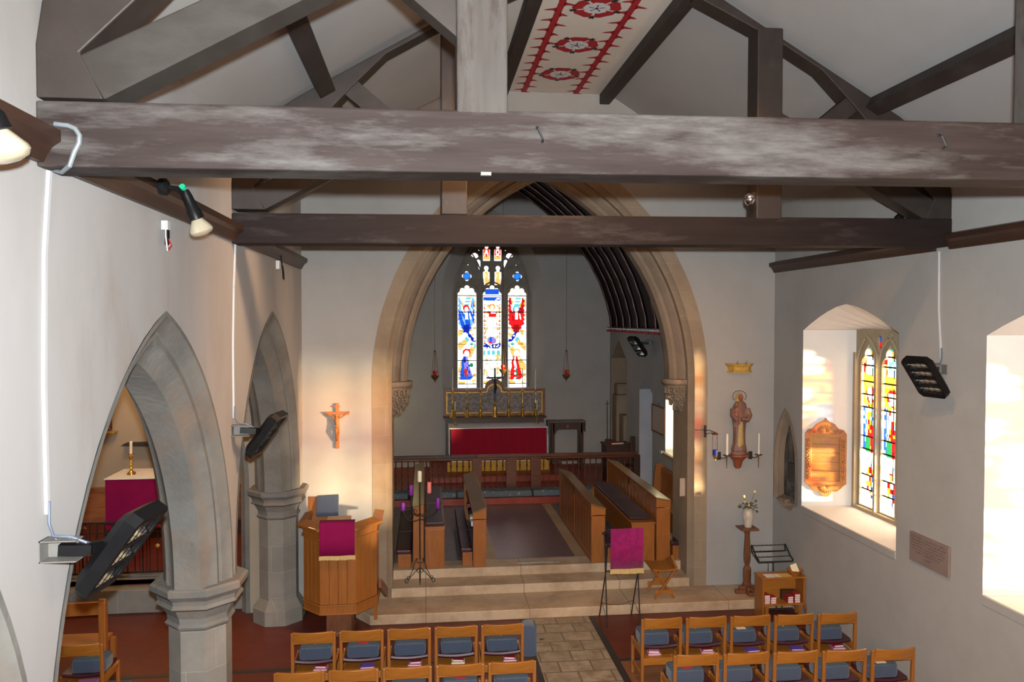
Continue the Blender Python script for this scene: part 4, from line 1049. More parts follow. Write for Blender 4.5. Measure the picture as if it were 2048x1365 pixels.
def conduit(pts, label, w_=0.028, s=1):
    m = MB()
    for p, q in zip(pts, pts[1:]): m.bar(p, q, w_, 0.016, (s, 0, 0))
    return tag(m.build('cable_conduit', WHITEP, loc=pts[-1], bevel=0.002), label, 'cable conduit')
conduit([(WL + .009, 3.86, 4.91), (WL + .009, 3.80, 4.5), (WL + .009, 3.775, 3.9), (WL + .009, 3.785, 3.3)], 'white cable conduit running down to the big heater above the first arcade arch')
conduit([(WL + .009, 7.44, 4.91), (WL + .009, 7.36, 4.5), (WL + .009, 7.31, 3.95), (WL + .009, 7.31, 3.3)], 'white cable conduit above the heater between the two arcade arches')
conduit([(WR - .009, 7.52, 4.91), (WR - .009, 7.51, 4.3), (WR - .009, 7.46, 3.78)], 'thin white cable conduit down to the heater on the window wall', 0.02, -1)
m = MB().tube([(-1.66, 3.735, 5.085), (-1.60, 3.73, 5.078), (-1.57, 3.73, 5.065), (-1.552, 3.73, 5.035), (-1.555, 3.73, 5.0), (-1.575, 3.73, 4.96), (-1.60, 3.74, 4.90), (-1.66, 3.80, 4.88), (-1.72, 3.86, 4.90)], 0.011, 8)
tag(m.build('cable', mk('pale_grey_cable', (0.16, 0.18, 0.19, 1), (0.13, 0.15, 0.16, 1), rough=0.5), loc=(-1.6, 3.74, 4.9), smooth=True), 'white cable looping round the end of the near tie beam', 'cable')
# spotlights on the wall plate
def spotlight(y, label, full=True):
    t = thing('spotlight', (-1.64, y, 5.03), label, 'spotlight', 'spotlights on the arcade wall plate')
    AXm = Matrix.Rotation(math.radians(90), 3, 'X')
    MB().lathe([(0.0, -0.025), (0.05, -0.025), (0.055, -0.01), (0.055, 0.015), (0.035, 0.03), (0, 0.03)], (-1.60, y, 5.02), 18, axis=Matrix.Rotation(math.radians(90), 3, 'Y')).build('mounting', BLACKP, t, smooth=True)
    MB().tube([(-1.58, y, 5.02), (-1.53, y + 0.03, 5.02), (-1.51, y + 0.08, 5.00)], 0.014, 8).build('arm', BLACKP, t, smooth=True)
    MB().lathe([(0, -0.012), (0.018, -0.012), (0.018, 0.012), (0, 0.012)], (-1.505, y + 0.055, 5.03), 14, axis=Matrix.Rotation(math.radians(70), 3, 'X')).build('green_cap', GREEN, t, smooth=True)
    d = Vector((0.32, 0.22, -0.92)).normalized(); q = d.to_track_quat('Z', 'Y').to_matrix()
    c = Vector((-1.50, y + 0.10, 5.0))
    MB().lathe([(0, -0.02), (0.025, -0.02), (0.032, 0.02), (0.036, 0.10), (0.046, 0.12), (0.048, 0.17), (0.03, 0.175)], c, 16, axis=q).build('lamp_holder', BLACKP, t, smooth=True)
    MB().lathe([(0.03, 0.165), (0.045, 0.19), (0.072, 0.235), (0.074, 0.25), (0.06, 0.268), (0.03, 0.278), (0, 0.28)], c, 20, axis=q).build('bulb', LAMPG, t, smooth=True)
spotlight(5.02, 'black spotlight with a green cap on the arcade wall plate between the two trusses')
spotlight(2.70, 'spotlight with a pale glass bulb where the near tie beam meets the wall plate')
m = MB().box(-1.742, 5.40, 4.80, -1.70, 5.46, 4.86, 0); m.box(-1.72, 5.40, 4.70, -1.70, 5.44, 4.80, 1); m.tube([(-1.71, 5.39, 4.85), (-1.70, 5.36, 4.75), (-1.70, 5.39, 4.66), (-1.70, 5.44, 4.68), (-1.71, 5.45, 4.78)], 0.005, 6, m=0); m.tube([(-1.70, 5.42, 4.74), (-1.69, 5.44, 4.70), (-1.70, 5.41, 4.67)], 0.006, 6, m=2)
tag(m.build('junction_box', [WHITEP, BLACKP, BOOKR], loc=(-1.72, 5.42, 4.8), smooth=True), 'open cable junction with red and black wires hanging below the green-capped spotlight', 'junction box')
m = MB().box(-1.75, 9.44, 4.80, -1.71, 9.52, 4.90, 0); m.tube([(-1.69, 9.45, 5.06), (-1.69, 9.46, 4.92), (-1.68, 9.47, 4.80), (-1.68, 9.52, 4.69), (-1.68, 9.56, 4.68), (-1.68, 9.55, 4.76), (-1.68, 9.49, 4.84)], 0.008, 6, m=1)
tag(m.build('hanging_cable', [WHITEP, BLACKP], loc=(-1.72, 9.48, 4.8), smooth=True), 'looped black cable hanging from the wall plate near the chancel end of the arcade', 'cable')
m = MB().lathe([(0, -0.07), (0.04, -0.06), (0.065, -0.02), (0.06, 0.02), (0.03, 0.05), (0, 0.055)], (3.205, 7.40, 5.40), 18); m.box(3.20, 7.38, 5.42, 3.245, 7.42, 5.46)
tag(m.build('round_lamp', CHROME, loc=(3.2, 7.4, 5.4), smooth=True), 'small round silvery lamp fixed beside the window-side queen post of the far truss', 'lamp')
t = thing('floodlight', (4.99, 7.66, 5.24), 'small black floodlight sitting on the window end of the far tie beam', 'floodlight')
MB().bar((4.90, 7.62, 5.25), (5.05, 7.62, 5.39), 0.06, 0.08, (0, 1, 0)).build('housing', BLACKP, t, bevel=0.01); MB().box(5.02, 7.6, 5.23, 5.06, 7.65, 5.34).build('bracket', CHROME, t)

# ================================================================ CHAIRS, HASSOCKS, BOOKS
def make_chair(x, y, label):
    t = thing('stacking_chair', (x, y, 0), label, 'chair', None)
    W = 0.515
    for px in (0.018, W - 0.053):
        m = MB(); m.hexa([(x + px, y - 0.005, 0), (x + px + 0.035, y - 0.005, 0), (x + px + 0.035, y + 0.04, 0), (x + px, y + 0.04, 0), (x + px, y - 0.02, 0.80), (x + px + 0.035, y - 0.02, 0.80), (x + px + 0.035, y + 0.01, 0.80), (x + px, y + 0.01, 0.80)])
        m.build('rear_leg', OAKZ, t, bevel=0.006)
        m = MB().box(x + px, y + 0.40, 0, x + px + 0.035, y + 0.44, 0.435); m.build('front_leg', OAKZ, t, bevel=0.006)
        MB().box(x + px + 0.006, y + 0.03, 0.36, x + px + 0.03, y + 0.41, 0.43).build('side_rail', OAKY, t, bevel=0.004); MB().box(x + px + 0.008, y + 0.03, 0.12, x + px + 0.028, y + 0.41, 0.16).build('stretcher', OAKY, t, bevel=0.004)
    m = MB(); K = 12; vs = []
    for i in range(K + 1):
        q = i / K; xx = x + 0.045 + (W - 0.09) * q; bow = 0.035 * (1 - (2 * q - 1) ** 2)
        for dy, z in ((-0.026, 0.705), (-0.060, 0.825), (-0.038, 0.828), (-0.004, 0.708)):
            vs.append((xx, y + dy - bow, z))
    fs = []
    for i in range(K):
        for j in range(4): fs.append((4 * i + j, 4 * i + (j + 1) % 4, 4 * i + 4 + (j + 1) % 4, 4 * i + 4 + j))
    fs += [(0, 1, 2, 3), (4 * K + 3, 4 * K + 2, 4 * K + 1, 4 * K)]
    m.add(vs, fs); m.build('top_rail', OAKX, t, smooth=35, bevel=0.004)
    m = MB().box(x + 0.05, y - 0.014, 0.682, x + W - 0.05, y + 0.008, 0.735); m.build('back_crosspiece', OAKX, t, bevel=0.003)
    # seat: dished maroon pad
    m = MB(); vs = []; K = 10
    for i in range(K + 1):
        q = i / K; xx = x + 0.055 + (W - 0.11) * q; dz = -0.016 * (1 - (2 * q - 1) ** 2)
        for yy, z in ((y + 0.06, 0.435), (y + 0.05, 0.455), (y + 0.06, 0.473), (y + 0.42, 0.478), (y + 0.44, 0.46), (y + 0.43, 0.435)): vs.append((xx, yy, z + dz))
    fs = []
    for i in range(K):
        for j in range(6): fs.append((6 * i + j, 6 * i + (j + 1) % 6, 6 * i + 6 + (j + 1) % 6, 6 * i + 6 + j))
    fs += [tuple(range(6)), tuple(6 * K + 5 - j for j in range(6))]
    m.add(vs, fs); m.build('seat', MAROON, t, smooth=50)
    # book tray behind the seat
    m = MB().box(x + 0.053, y + 0.02, 0.328, x + W - 0.053, y + 0.30, 0.340); m.box(x + 0.053, y + 0.29, 0.328, x + W - 0.053, y + 0.302, 0.42); m.build('book_tray', OAKX, t, bevel=0.002)
    m = MB().box(x + 0.053, y - 0.004, 0.265, x + W - 0.053, y + 0.016, 0.345); m.build('rear_rail', OAKX, t, bevel=0.003)
    m = MB()
    for px in (0.025, W - 0.04):
        for z in (0.285, 0.325): m.lathe([(0.0, -0.012), (0.006, -0.012), (0.006, 0.0)], (x + px + 0.006, y - 0.008, z), 8, axis=Matrix.Rotation(math.radians(90), 3, 'X'))
    m.build('dowels', MIDW, t)
    return t
def make_hassock(x, y, z, label, emb):
    t = thing('hassock', (x, y, z), label, 'hassock', None)
    m = MB(); K = 8
    prof = [(0, 0.0), (1, 0.0), (1.02, 0.03), (1.02, 0.09), (0.97, 0.118)]
    def ring(s_, z_):
        hw, hd = 0.170 * s_, 0.115 * s_; r = 0.03; P = []
        for cx_, cy_, a0 in ((hw - r, hd - r, 0), (-hw + r, hd - r, PI / 2), (-hw + r, -hd + r, PI), (hw - r, -hd + r, 1.5 * PI)):
            for j in range(4): a = a0 + PI / 2 * j / 3; P.append((x + cx_ + r * math.cos(a), y + cy_ + r * math.sin(a), z + z_))
        return P
    R = [ring(0.97, 0.0), ring(1.0, 0.015), ring(1.02, 0.07), ring(1.0, 0.125)]; n = 16
    vs = [q for r in R for q in r]; fs = [tuple(range(n))]
    for i in range(3):
        for j in range(n): fs.append((i * n + j, i * n + (j + 1) % n, (i + 1) * n + (j + 1) % n, (i + 1) * n + j))
    fs.append(tuple(3 * n + j for j in range(n)))
    m.add(vs, fs); m.build('body', BLUE, t, smooth=50)
    R = [ring(1.0, 0.125), ring(0.96, 0.140), ring(0.6, 0.146)]; vs = [q for r in R for q in r]; fs = []
    for i in range(2):
        for j in range(n): fs.append((i * n + j, i * n + (j + 1) % n, (i + 1) * n + (j + 1) % n, (i + 1) * n + j))
    fs.append(tuple(2 * n + j for j in range(n)))
    m = MB().add(vs, fs); m.build('top_cover', BLUET, t, smooth=50)
    if emb is not None:
        m = MB(); zt = z + 0.1475
        if emb[0] == 'flower':
            for k in range(6):
                a = 2 * PI * k / 6 + 0.3; m.lathe([(0.016, 0), (0.013, 0.002), (0, 0.003)], (x + 0.028 * math.cos(a) * 1.6, y + 0.026 * math.sin(a), zt), 7)
        elif emb[0] == 'band':
            m.box(x - 0.055, y - 0.09, zt - 0.004, x + 0.055, y - 0.03, zt + 0.002)
        else:
            m.box(x - 0.008, y - 0.05, zt - 0.002, x + 0.008, y + 0.05, zt + 0.002); m.box(x - 0.035, y - 0.005, zt - 0.002, x + 0.035, y + 0.012, zt + 0.002)
        m.build('embroidered_emblem', emb[1], t)
    return t
def book_at(x, y, z, w_, d_, h_, cover, rot, label, cat='book', grp=None, name='hymn_book'):
    t = thing(name, (x, y, z), label, cat, grp); t.rotation_euler.z = rot
    m = MB(); hw, hd = w_ / 2, d_ / 2; e = min(0.002, h_ * .2)
    m.box(x - hw, y - hd, z, x + hw, y + hd, z + e); m.box(x - hw, y - hd, z + h_ - e, x + hw, y + hd, z + h_); m.box(x - hw, y - hd, z, x - hw + 0.003, y + hd, z + h_)
    m.build('cover', cover, t); MB().box(x - hw + 0.003, y - hd + 0.003, z + e, x + hw - 0.004, y + hd - 0.003, z + h_ - e).build('pages', PAGES, t)
    return t
EMBY = mk('yellow_wool', (0.50, 0.34, 0.06, 1), (0.42, 0.27, 0.04, 1), scale=40, rough=0.95)
EMBR = mk('red_wool', (0.34, 0.02, 0.05, 1), (0.28, 0.015, 0.04, 1), scale=40, rough=0.95)
EMBW = mk('cream_wool', (0.60, 0.52, 0.42, 1), (0.52, 0.44, 0.35, 1), scale=40, rough=0.95)
POS_L = ['at the pulpit end', 'second from the pulpit end', 'in the middle', 'second from the stone path', 'beside the stone path']
POS_R = ['beside the stone path', 'second from the stone path', 'in the middle', 'second from the wall end', 'at the wall end']
rows = [('left', 'front', -1.474, 8.52, 0.0), ('left', 'second', -1.473, 7.57, 0.0), ('right', 'front', 2.409, 8.49, -0.02), ('right', 'second', 2.47, 7.53, -0.025)]
embs = [('flower', EMBY), ('band', EMBR), ('cross', EMBR), ('flower', EMBY), ('flower', EMBW), ('band', EMBW), ('cross', EMBY)]
first = None; k = 0
BK = {('left', 'front'): [(.62, BOOKM, BOOKR), (.60, BOOKV, None), (.62, BOOKM, BOOKR), (.55, PAPERC, BOOKR), (.68, BOOKM, BOOKR)],
      ('right', 'front'): [(.40, BOOKP, BOOKP), (.62, BOOKP, BOOKR), (.66, BOOKV, None), (.70, BOOKV, None), (.66, BOOKM, BOOKR)],
      ('right', 'second'): [None, None, (.42, BOOKR, None), (.62, BOOKP, BOOKR), (.66, BOOKP, BOOKR)]}
for side, row, x0, y0, dy in rows:
    for i in range(5):
        x = x0 + 0.5165 * i; y = y0 + dy * i
        pos = (POS_L if side == 'left' else POS_R)[i]
        blk = 'pulpit-side' if side == 'left' else 'window-side'
        lab = 'oak chair in the %s %s row, %s' % (row, blk, pos)
        if first is None: first = c = make_chair(x, y, lab)
        else: c = copy_tree(first, None, (x, y, 0))
        tag(c, lab, 'chair', 'oak chairs in the nave')
        e = embs[k % 7]; k += 1
        hx = x + (0.265 if side == 'left' else (0.20 if i else 0.205))
        h = make_hassock(hx, y + 0.19, 0.463, 'blue hassock on the %s %s row chair %s' % (row, blk, pos), e)
        h['group'] = 'blue hassocks on the chairs'
        bk = BK.get((side, row))
        if bk and bk[i]:
            f, c1, c2 = bk[i]
            b = book_at(x + 0.515 * f, y + 0.13, 0.341, 0.15, 0.105, 0.014, c1, random.uniform(-.12, .12), '%s under the %s %s row chair %s' % ({BOOKM: 'mauve booklet', BOOKV: 'violet booklet', BOOKP: 'pink booklet', PAPERC: 'cream booklet', BOOKR: 'red book'}[c1], row, blk, pos), 'booklet', 'booklets on the chair trays', 'service_booklet')
            if c2:
                book_at(x + 0.515 * f + 0.005, y + 0.145, 0.3555, 0.12, 0.085, 0.022, c2, random.uniform(-.2, .2), '%s atop a booklet, %s %s row chair %s' % ('small red book' if c2 is BOOKR else 'small pink book', row, blk, pos), 'book', 'small books on the chair trays')
# a floral hassock hung on the hook of the end chair, and one on the floor between the rows
h = make_hassock(1.094, 8.63, 0.585, 'blue hassock hanging at the end of the front pulpit-side row beside the stone path', ('flower', EMBW)); h.rotation_euler = (0, math.radians(90), 0)
MB().tube([(1.10, 8.60, 0.77), (1.085, 8.56, 0.80), (1.06, 8.515, 0.80)], 0.005, 6).build('hanging_strap', IRON, h)
h = make_hassock(0.72, 8.05, 0.0, 'flower-embroidered hassock on the floor between the two pulpit-side chair rows', ('flower', EMBR))
# chairs in the aisle
c = copy_tree(first, None, (-3.86, 8.47, 0)); tag(c, 'oak chair in the side aisle, seen through the arcade arch', 'chair', 'oak chairs in the aisle')
make_hassock(-3.55, 8.66, 0.463, 'blue hassock on the oak chair in the side aisle', ('flower', EMBY))
book_at(-3.58, 8.60, 0.341, 0.20, 0.10, 0.014, BOOKM, 0.05, 'mauve booklet on the tray of the chair in the side aisle', 'booklet', None, 'service_booklet')
t = thing('oak_bench', (-4.0, 9.3, 0), 'reddish oak bench end with a curved back rail in the side aisle', 'bench')
MB().prism([(9.28, 0), (9.36, 0), (9.36, 0.93), (9.33, 0.985), (9.29, 0.985), (9.27, 0.94)], 'YZ', -3.74, -3.66).build('bench_end', PULP, t, bevel=0.01)
m = MB().hexa([(-4.7, 9.30, 0.78), (-3.74, 9.30, 0.80), (-3.74, 9.34, 0.80), (-4.7, 9.34, 0.78), (-4.7, 9.30, 0.94), (-3.74, 9.30, 0.95), (-3.74, 9.34, 0.95), (-4.7, 9.34, 0.94)]); m.build('back_rail', PULP, t, bevel=0.008)
MB().box(-4.7, 9.35, 0.40, -3.74, 9.70, 0.44).build('seat', PULP, t); 
for px in (-4.7, -3.74): MB().box(px, 9.62, 0, px + 0.05, 9.68, 0.40).build('leg', PULP, t)
make_hassock(-3.45, 8.95, 0.0, 'grey-blue hassock on the floor behind the aisle chair', ('flower', EMBY))

# ================================================================ PULPIT
t = thing('pulpit', (-1.13, 10.6, 0), 'oak panelled pulpit with a sloping ledge beside the chancel arch', 'pulpit')
PL = [(-1.36, 10.15), (-0.90, 10.15), (-0.655, 10.46), (-0.655, 10.95), (-1.60, 10.95), (-1.605, 10.42)]
def off(P, d):
    c = Vector((sum(q[0] for q in P) / len(P), sum(q[1] for q in P) / len(P))); out = []
    n = len(P)
    for i in range(n):
        a, b, e = Vector(P[i - 1]), Vector(P[i]), Vector(P[(i + 1) % n])
        n1 = Vector(((b - a).y, -(b - a).x)).normalized(); n2 = Vector(((e - b).y, -(e - b).x)).normalized()
        v = (n1 + n2).normalized(); out.append(tuple(b + v * d / max(0.3, v.dot(n1))))
    return out
for i in range(6):
    if i == 3: continue
    a, b = Vector(PL[i]), Vector(PL[(i + 1) % 6]); d = (b - a); L_ = d.length; d.normalize(); nn = Vector((d.y, -d.x))
    m = MB(); k = 4 if L_ < 0.5 else 5
    for j in range(k):
        p0 = a + d * (L_ * j / k + 0.0015); p1 = a + d * (L_ * (j + 1) / k - 0.0015)
        q0, q1 = p0 - nn * 0.03, p1 - nn * 0.03
        m.hexa([(p0.x, p0.y, 0.50), (p1.x, p1.y, 0.50), (q1.x, q1.y, 0.50), (q0.x, q0.y, 0.50), (p0.x, p0.y, 1.38), (p1.x, p1.y, 1.38), (q1.x, q1.y, 1.38), (q0.x, q0.y, 1.38)])
    m.build('panel', PULP, t, bevel=0.004)
def ringband(m, P, d_in, d_out, z0, z1, skip=(3,)):
    A, B = off(P, d_out), off(P, d_in); n = len(P)
    for i in range(n):
        if i in skip: continue
        j = (i + 1) % n
        m.hexa([(A[i][0], A[i][1], z0), (A[j][0], A[j][1], z0), (B[j][0], B[j][1], z0), (B[i][0], B[i][1], z0), (A[i][0], A[i][1], z1), (A[j][0], A[j][1], z1), (B[j][0], B[j][1], z1), (B[i][0], B[i][1], z1)])
m = MB(); ringband(m, PL, -0.035, 0.008, 0.37, 0.50); ringband(m, PL, -0.035, 0.02, 0.485, 0.50); ringband(m, PL, -0.035, 0.018, 0.37, 0.385); m.build('plinth_moulding', PULP, t, bevel=0.003)
m = MB(); ringband(m, PL, -0.035, 0.008, 1.36, 1.47); ringband(m, PL, -0.035, 0.025, 1.355, 1.375); m.build('frieze', PULP, t, bevel=0.003)
m = MB(); A, B, C_ = off(PL, 0.075), off(PL, -0.05), off(PL, 0.06)
for i in range(6):
    if i == 3: continue
    j = (i + 1) % 6
    m.hexa([(A[i][0], A[i][1], 1.475), (A[j][0], A[j][1], 1.475), (B[j][0], B[j][1], 1.48), (B[i][0], B[i][1], 1.48), (A[i][0], A[i][1], 1.51), (A[j][0], A[j][1], 1.51), (B[j][0], B[j][1], 1.56), (B[i][0], B[i][1], 1.56)])
m.build('sloping_ledge', PULP, t, bevel=0.005)
MB().prism(off(PL, -0.03), 'XY', 0.40, 0.44).build('pulpit_floor', PULP, t)
m = MB().box(-1.31, 10.35, 0, -0.98, 10.75, 0.37); m.box(-1.33, 10.33, 0, -0.96, 10.77, 0.06); m.build('pedestal', MIDW, t, bevel=0.008)
m = MB().box(-0.70, 10.52, 0.14, -0.655, 10.58, 0.40); m.build('leg', PULP, t); MB().bar((-0.62, 10.62, 0.60), (-0.56, 11.1, 0.30), 0.04, 0.12).build('stair_string', MIDW, t)
MB().hexa([(-1.28, 10.20, 1.56), (-0.98, 10.20, 1.56), (-0.98, 10.4, 1.56), (-1.28, 10.4, 1.56), (-1.28, 10.12, 1.585), (-0.98, 10.12, 1.585), (-0.98, 10.4, 1.60), (-1.28, 10.4, 1.60)]).build('book_desk', PULP, t)
def cloth(name, x0, x1, y, z0, z1, mat, label, back=0.3, ztop=None, fr=0.055, thick=0.006, rise=0.1):
    t = thing(name, ((x0 + x1) / 2, y, z0), label, 'cloth')
    K = 18; vs = []
    for i in range(K + 1):
        q = i / K; xx = x0 + (x1 - x0) * q; wv = 0.004 * math.sin(q * 9)
        for yy, z in ((y + wv * 1.6 - 0.002, z0), (y + wv, (z0 + z1) / 2), (y, z1 - 0.01), (y + 0.01, z1), (y + back, z1 + rise)): vs.append((xx, yy, z))
    fs = []
    for i in range(K):
        for j in range(4): fs.append((5 * i + j, 5 * i + 5 + j, 5 * i + 6 + j, 5 * i + 1 + j))
    o = MB().add(vs, fs).build('fall', mat, t, smooth=50, fix=False); sd = o.modifiers.new('solid', 'SOLIDIFY'); sd.thickness = thick; sd.offset = 0
    m = MB(); K2 = 64
    for i in range(K2):
        q = (i + 0.5) / K2; xx = x0 - 0.006 + (x1 - x0 + 0.012) * q; wv = 0.004 * math.sin(q * 9) * 1.6
        h_ = fr * (0.92 + 0.16 * hsh(i, 5)); w_ = (x1 - x0) / K2 * 0.49
        m.box(xx - w_, y + wv - 0.006, z0 - h_ + 0.006, xx + w_, y + wv + 0.004, z0 + 0.006)
    m.build('gold_fringe', GOLDF, t)
    return t
cloth('pulpit_fall', -1.35, -0.905, 10.035, 1.17, 1.60, BURG2, 'plain burgundy cloth with gold fringe hanging over the front of the pulpit', back=0.10, rise=0.012)
t = thing('blue_cushion', (-1.45, 10.78, 1.50), 'blue-grey padded back board standing in the pulpit behind the burgundy cloth', 'cushion')
MB().hexa([(-1.50, 10.84, 1.48), (-1.20, 10.84, 1.48), (-1.20, 10.90, 1.48), (-1.50, 10.90, 1.48), (-1.50, 10.90, 1.76), (-1.20, 10.90, 1.77), (-1.20, 10.95, 1.77), (-1.50, 10.95, 1.76)]).build('pad', BLUE, t, bevel=0.012)
MB().box(-1.62, 10.92, 0.44, -1.22, 10.95, 1.745).build('backing_board', PULP, t)

# ================================================================ CRUCIFIX ON THE WALL
t = thing('wall_crucifix', (-1.255, 11.32, 2.35), 'wooden wall crucifix glowing in coloured sunlight above the pulpit', 'crucifix')
m = MB().box(-1.28, 11.29, 2.35, -1.23, 11.325, 3.0); m.box(-1.425, 11.288, 2.835, -1.085, 11.318, 2.88); m.build('cross', WOODCARVE, t, bevel=0.003)
MB().box(-1.295, 11.283, 2.945, -1.215, 11.29, 2.968).build('title_board', WOODCARVE, t)
def figure_on_cross(cx, y, zc, s, mat, parent):
    m = MB(); P = lambda x, dy, z: (cx + x * s, y - dy * s, zc + z * s)
    m.tube([P(0, .05, -.02), P(-.01, .07, -.10), P(.0, .08, -.2), P(.015, .06, -.30)], [.055 * s, .075 * s, .062 * s, .068 * s], 12)
    m.tube([P(-.34, .01, .12), P(-.22, .04, .04), P(-.07, .06, -.04)], [.016 * s, .022 * s, .034 * s], 8)
    m.tube([P(.34, .01, .12), P(.22, .04, .04), P(.07, .06, -.04)], [.016 * s, .022 * s, .034 * s], 8)
    for k in (-1, 1):
        m.tube([P(.03 * k, .07, -.30), P(.035 * k + .03, .15, -.46), P(.012 * k + .0, .06, -.66), P(.008 * k, .03, -.76)], [.050 * s, .036 * s, .028 * s, .016 * s], 10)
        m.ico(P(.36 * k, .015, .13), .024 * s, sub=1)
    m.ico(P(-.02, .10, .04), .048 * s, sub=2, sc=(.85, 1, 1.15)); m.tube([P(0, .06, -.03), P(-.015, .08, .02)], .024 * s, 8)
    o = m.build('corpus', mat, parent, smooth=60); r = o.modifiers.new('remesh', 'REMESH'); r.mode = 'VOXEL'; r.voxel_size = 0.008 * s; r.use_smooth_shade = True
    MB().tube([P(-.05, .09, -.27), P(0, .10, -.30), P(.06, .09, -.28)], [.045 * s, .06 * s, .045 * s], 8).build('loincloth', mat, parent, smooth=60)
figure_on_cross(-1.255, 11.285, 2.81, 0.46, WOODCARVE, t)
# ================================================================ CHOIR STALLS
def desk(x0, x1, y0, y1, zhi, zlo, hi_left, label, face_left):
    """desk front with a sloping book rest; the panelled face looks towards the middle of the choir"""
    t = thing('choir_desk', ((x0 + x1) / 2, y0, 0.42), label, 'choir stall')
    zb = 0.42
    za, zc = (zhi, zlo) if hi_left else (zlo, zhi)
    m = MB(); m.box(x0, y0, zb, x1, y0 + 0.045, min(za, zc) - 0.12); m.build('end_panel', STALLZ, t, bevel=0.004)
    m = MB(); m.box(x0, y1 - 0.045, zb, x1, y1, min(za, zc) - 0.12); m.build('end_panel', STALLZ, t, bevel=0.004)
    for (ya, yb) in ((y0, y0 + 0.04), (y1 - 0.04, y1)):
        m = MB().prism([(x0 - 0.004, min(za, zc) - 0.105), (x1 + 0.004, min(za, zc) - 0.105), (x1 + 0.004, zc - 0.02), (x0 - 0.004, za - 0.02)], 'XZ', ya, yb); m.build('end_cap', OAKZ, t, bevel=0.003)
    m = MB().hexa([(x0 - 0.01, y0 - 0.01, za - 0.02), (x1 + 0.01, y0 - 0.01, zc - 0.02), (x1 + 0.01, y1 + 0.01, zc - 0.02), (x0 - 0.01, y1 + 0.01, za - 0.02),
                   (x0 - 0.01, y0 - 0.01, za + 0.004), (x1 + 0.01, y0 - 0.01, zc + 0.004), (x1 + 0.01, y1 + 0.01, zc + 0.004), (x0 - 0.01, y1 + 0.01, za + 0.004)])
    m.build('book_rest', STALLT, t, bevel=0.004)
    fx = x0 if face_left else x1; s = 1 if face_left else -1
    m = MB(); n = 14; L_ = (y1 - y0 - 0.09) / n
    for k in range(n):
        a = y0 + 0.045 + k * L_
        m.box(fx + s * 0.006, a + 0.004, zb + 0.08, fx + s * 0.022, a + L_ - 0.004, zhi - 0.14)
    m.box(fx + s * 0.014, y0 + 0.04, zb, fx + s * 0.03, y1 - 0.04, zhi - 0.03)
    m.build('panelling', STALLZ, t, bevel=0.002)
    m = MB(); m.box(fx, y0 + 0.04, zb, fx + s * 0.02, y1 - 0.04, zb + 0.08); m.box(fx, y0 + 0.04, zhi - 0.15, fx + s * 0.02, y1 - 0.04, zhi - 0.02); m.box(fx, (y0 + y1) / 2 - 0.03, zb, fx + s * 0.02, (y0 + y1) / 2 + 0.03, zhi - 0.02)
    m.build('frame_rails', STALLZ, t, bevel=0.003)
    m = MB(); bx = x1 - 0.03 if face_left else x0 + 0.03
    m.box(min(fx + s * .03, bx), y0 + 0.05, zlo - 0.30, max(fx + s * .03, bx), y1 - 0.05, zlo - 0.28); m.build('book_shelf', STALLZ, t)
    return t
YF0, YF1, YR1 = 11.73, 14.6, 15.1
desk(0.72, 0.92, YF0, YF1, 1.335, 1.26, False, 'choir desk on the pulpit side of the choir, facing the purple tiled floor', False)
desk(2.555, 2.775, YF0, YF1, 1.345, 1.27, True, 'choir desk on the statue side of the choir, facing the purple tiled floor', True)
def rear(x0, x1, y0, y1, z, hi_left, label, face_left):
    t = desk(x0, x1, y0, y1, z, z - 0.05, hi_left, label, face_left); return t
rear(-0.19, -0.03, YF0, 15.2, 1.42, False, 'rear choir desk on the pulpit side, behind the Advent candle stand', False)
rear(3.58, 3.80, 11.68, 15.0, 1.43, True, 'rear choir desk on the statue side, behind the folding stool', True)
def bench(x0, x1, y0, y1, zt, label, cushions, lip=0.0):
    t = thing('choir_bench', ((x0 + x1) / 2, y0, 0.42), label, 'bench')
    m = MB().box(x0, y0, 0.42, x1, y0 + 0.05, zt - 0.05 + lip); m.build('bench_end', STALLZ, t, bevel=0.008)
    m = MB().box(x0, y1 - 0.05, 0.42, x1, y1, zt - 0.05); m.build('bench_end', STALLZ, t, bevel=0.008)
    m = MB().box(x0 - 0.01, y0 - 0.01, zt - 0.05, x1 + 0.01, y1, zt - 0.015); m.box(x0 + 0.02, y0 + 0.1, 0.6, x0 + 0.04, y1 - 0.1, zt - 0.05); m.build('seat_board', STALLZ, t, bevel=0.006)
    for a, b in cushions:
        MB().box(x0 + 0.005, a, zt - 0.013, x1 - 0.005, b, zt + 0.035).build('cushion', MAROON2, t, bevel=0.015)
    return t
MAROON2 = mk('dark_leather_cushion', (0.045, 0.022, 0.030, 1), (0.03, 0.014, 0.02, 1), scale=5, rough=0.32)
bench(-0.008, 0.285, 11.72, 14.5, 1.075, 'high choir bench with dark leather cushions on the pulpit side', [(11.80, 13.0), (13.1, 14.4)])
bench(3.19, 3.558, 11.70, 14.6, 1.055, 'high choir bench with dark leather cushions on the statue side', [(11.85, 13.1), (13.2, 14.5)])
for x0, x1, lab in ((0.54, 0.71, 'low padded kneeler under the front choir desk on the pulpit side'), (-0.44, -0.22, 'low padded kneeler behind the rear choir desk on the pulpit side'),
                    (2.80, 2.96, 'low padded kneeler behind the front choir desk on the statue side'), (3.86, 4.02, 'low padded kneeler behind the rear choir desk on the statue side')):
    t = thing('padded_kneeler', (x0, 11.78, 0.42), lab, 'kneeler', 'padded kneelers of the choir stalls')
    MB().box(x0 + 0.02, 11.80, 0.42, x1, 14.3, 0.63).build('body', STALLZ, t, bevel=0.005)
    for a, b in ((11.78, 12.85), (12.87, 14.3)): MB().box(x0 - 0.01, a, 0.63, x1, b, 0.70).build('pad', MAROON, t, bevel=0.018)
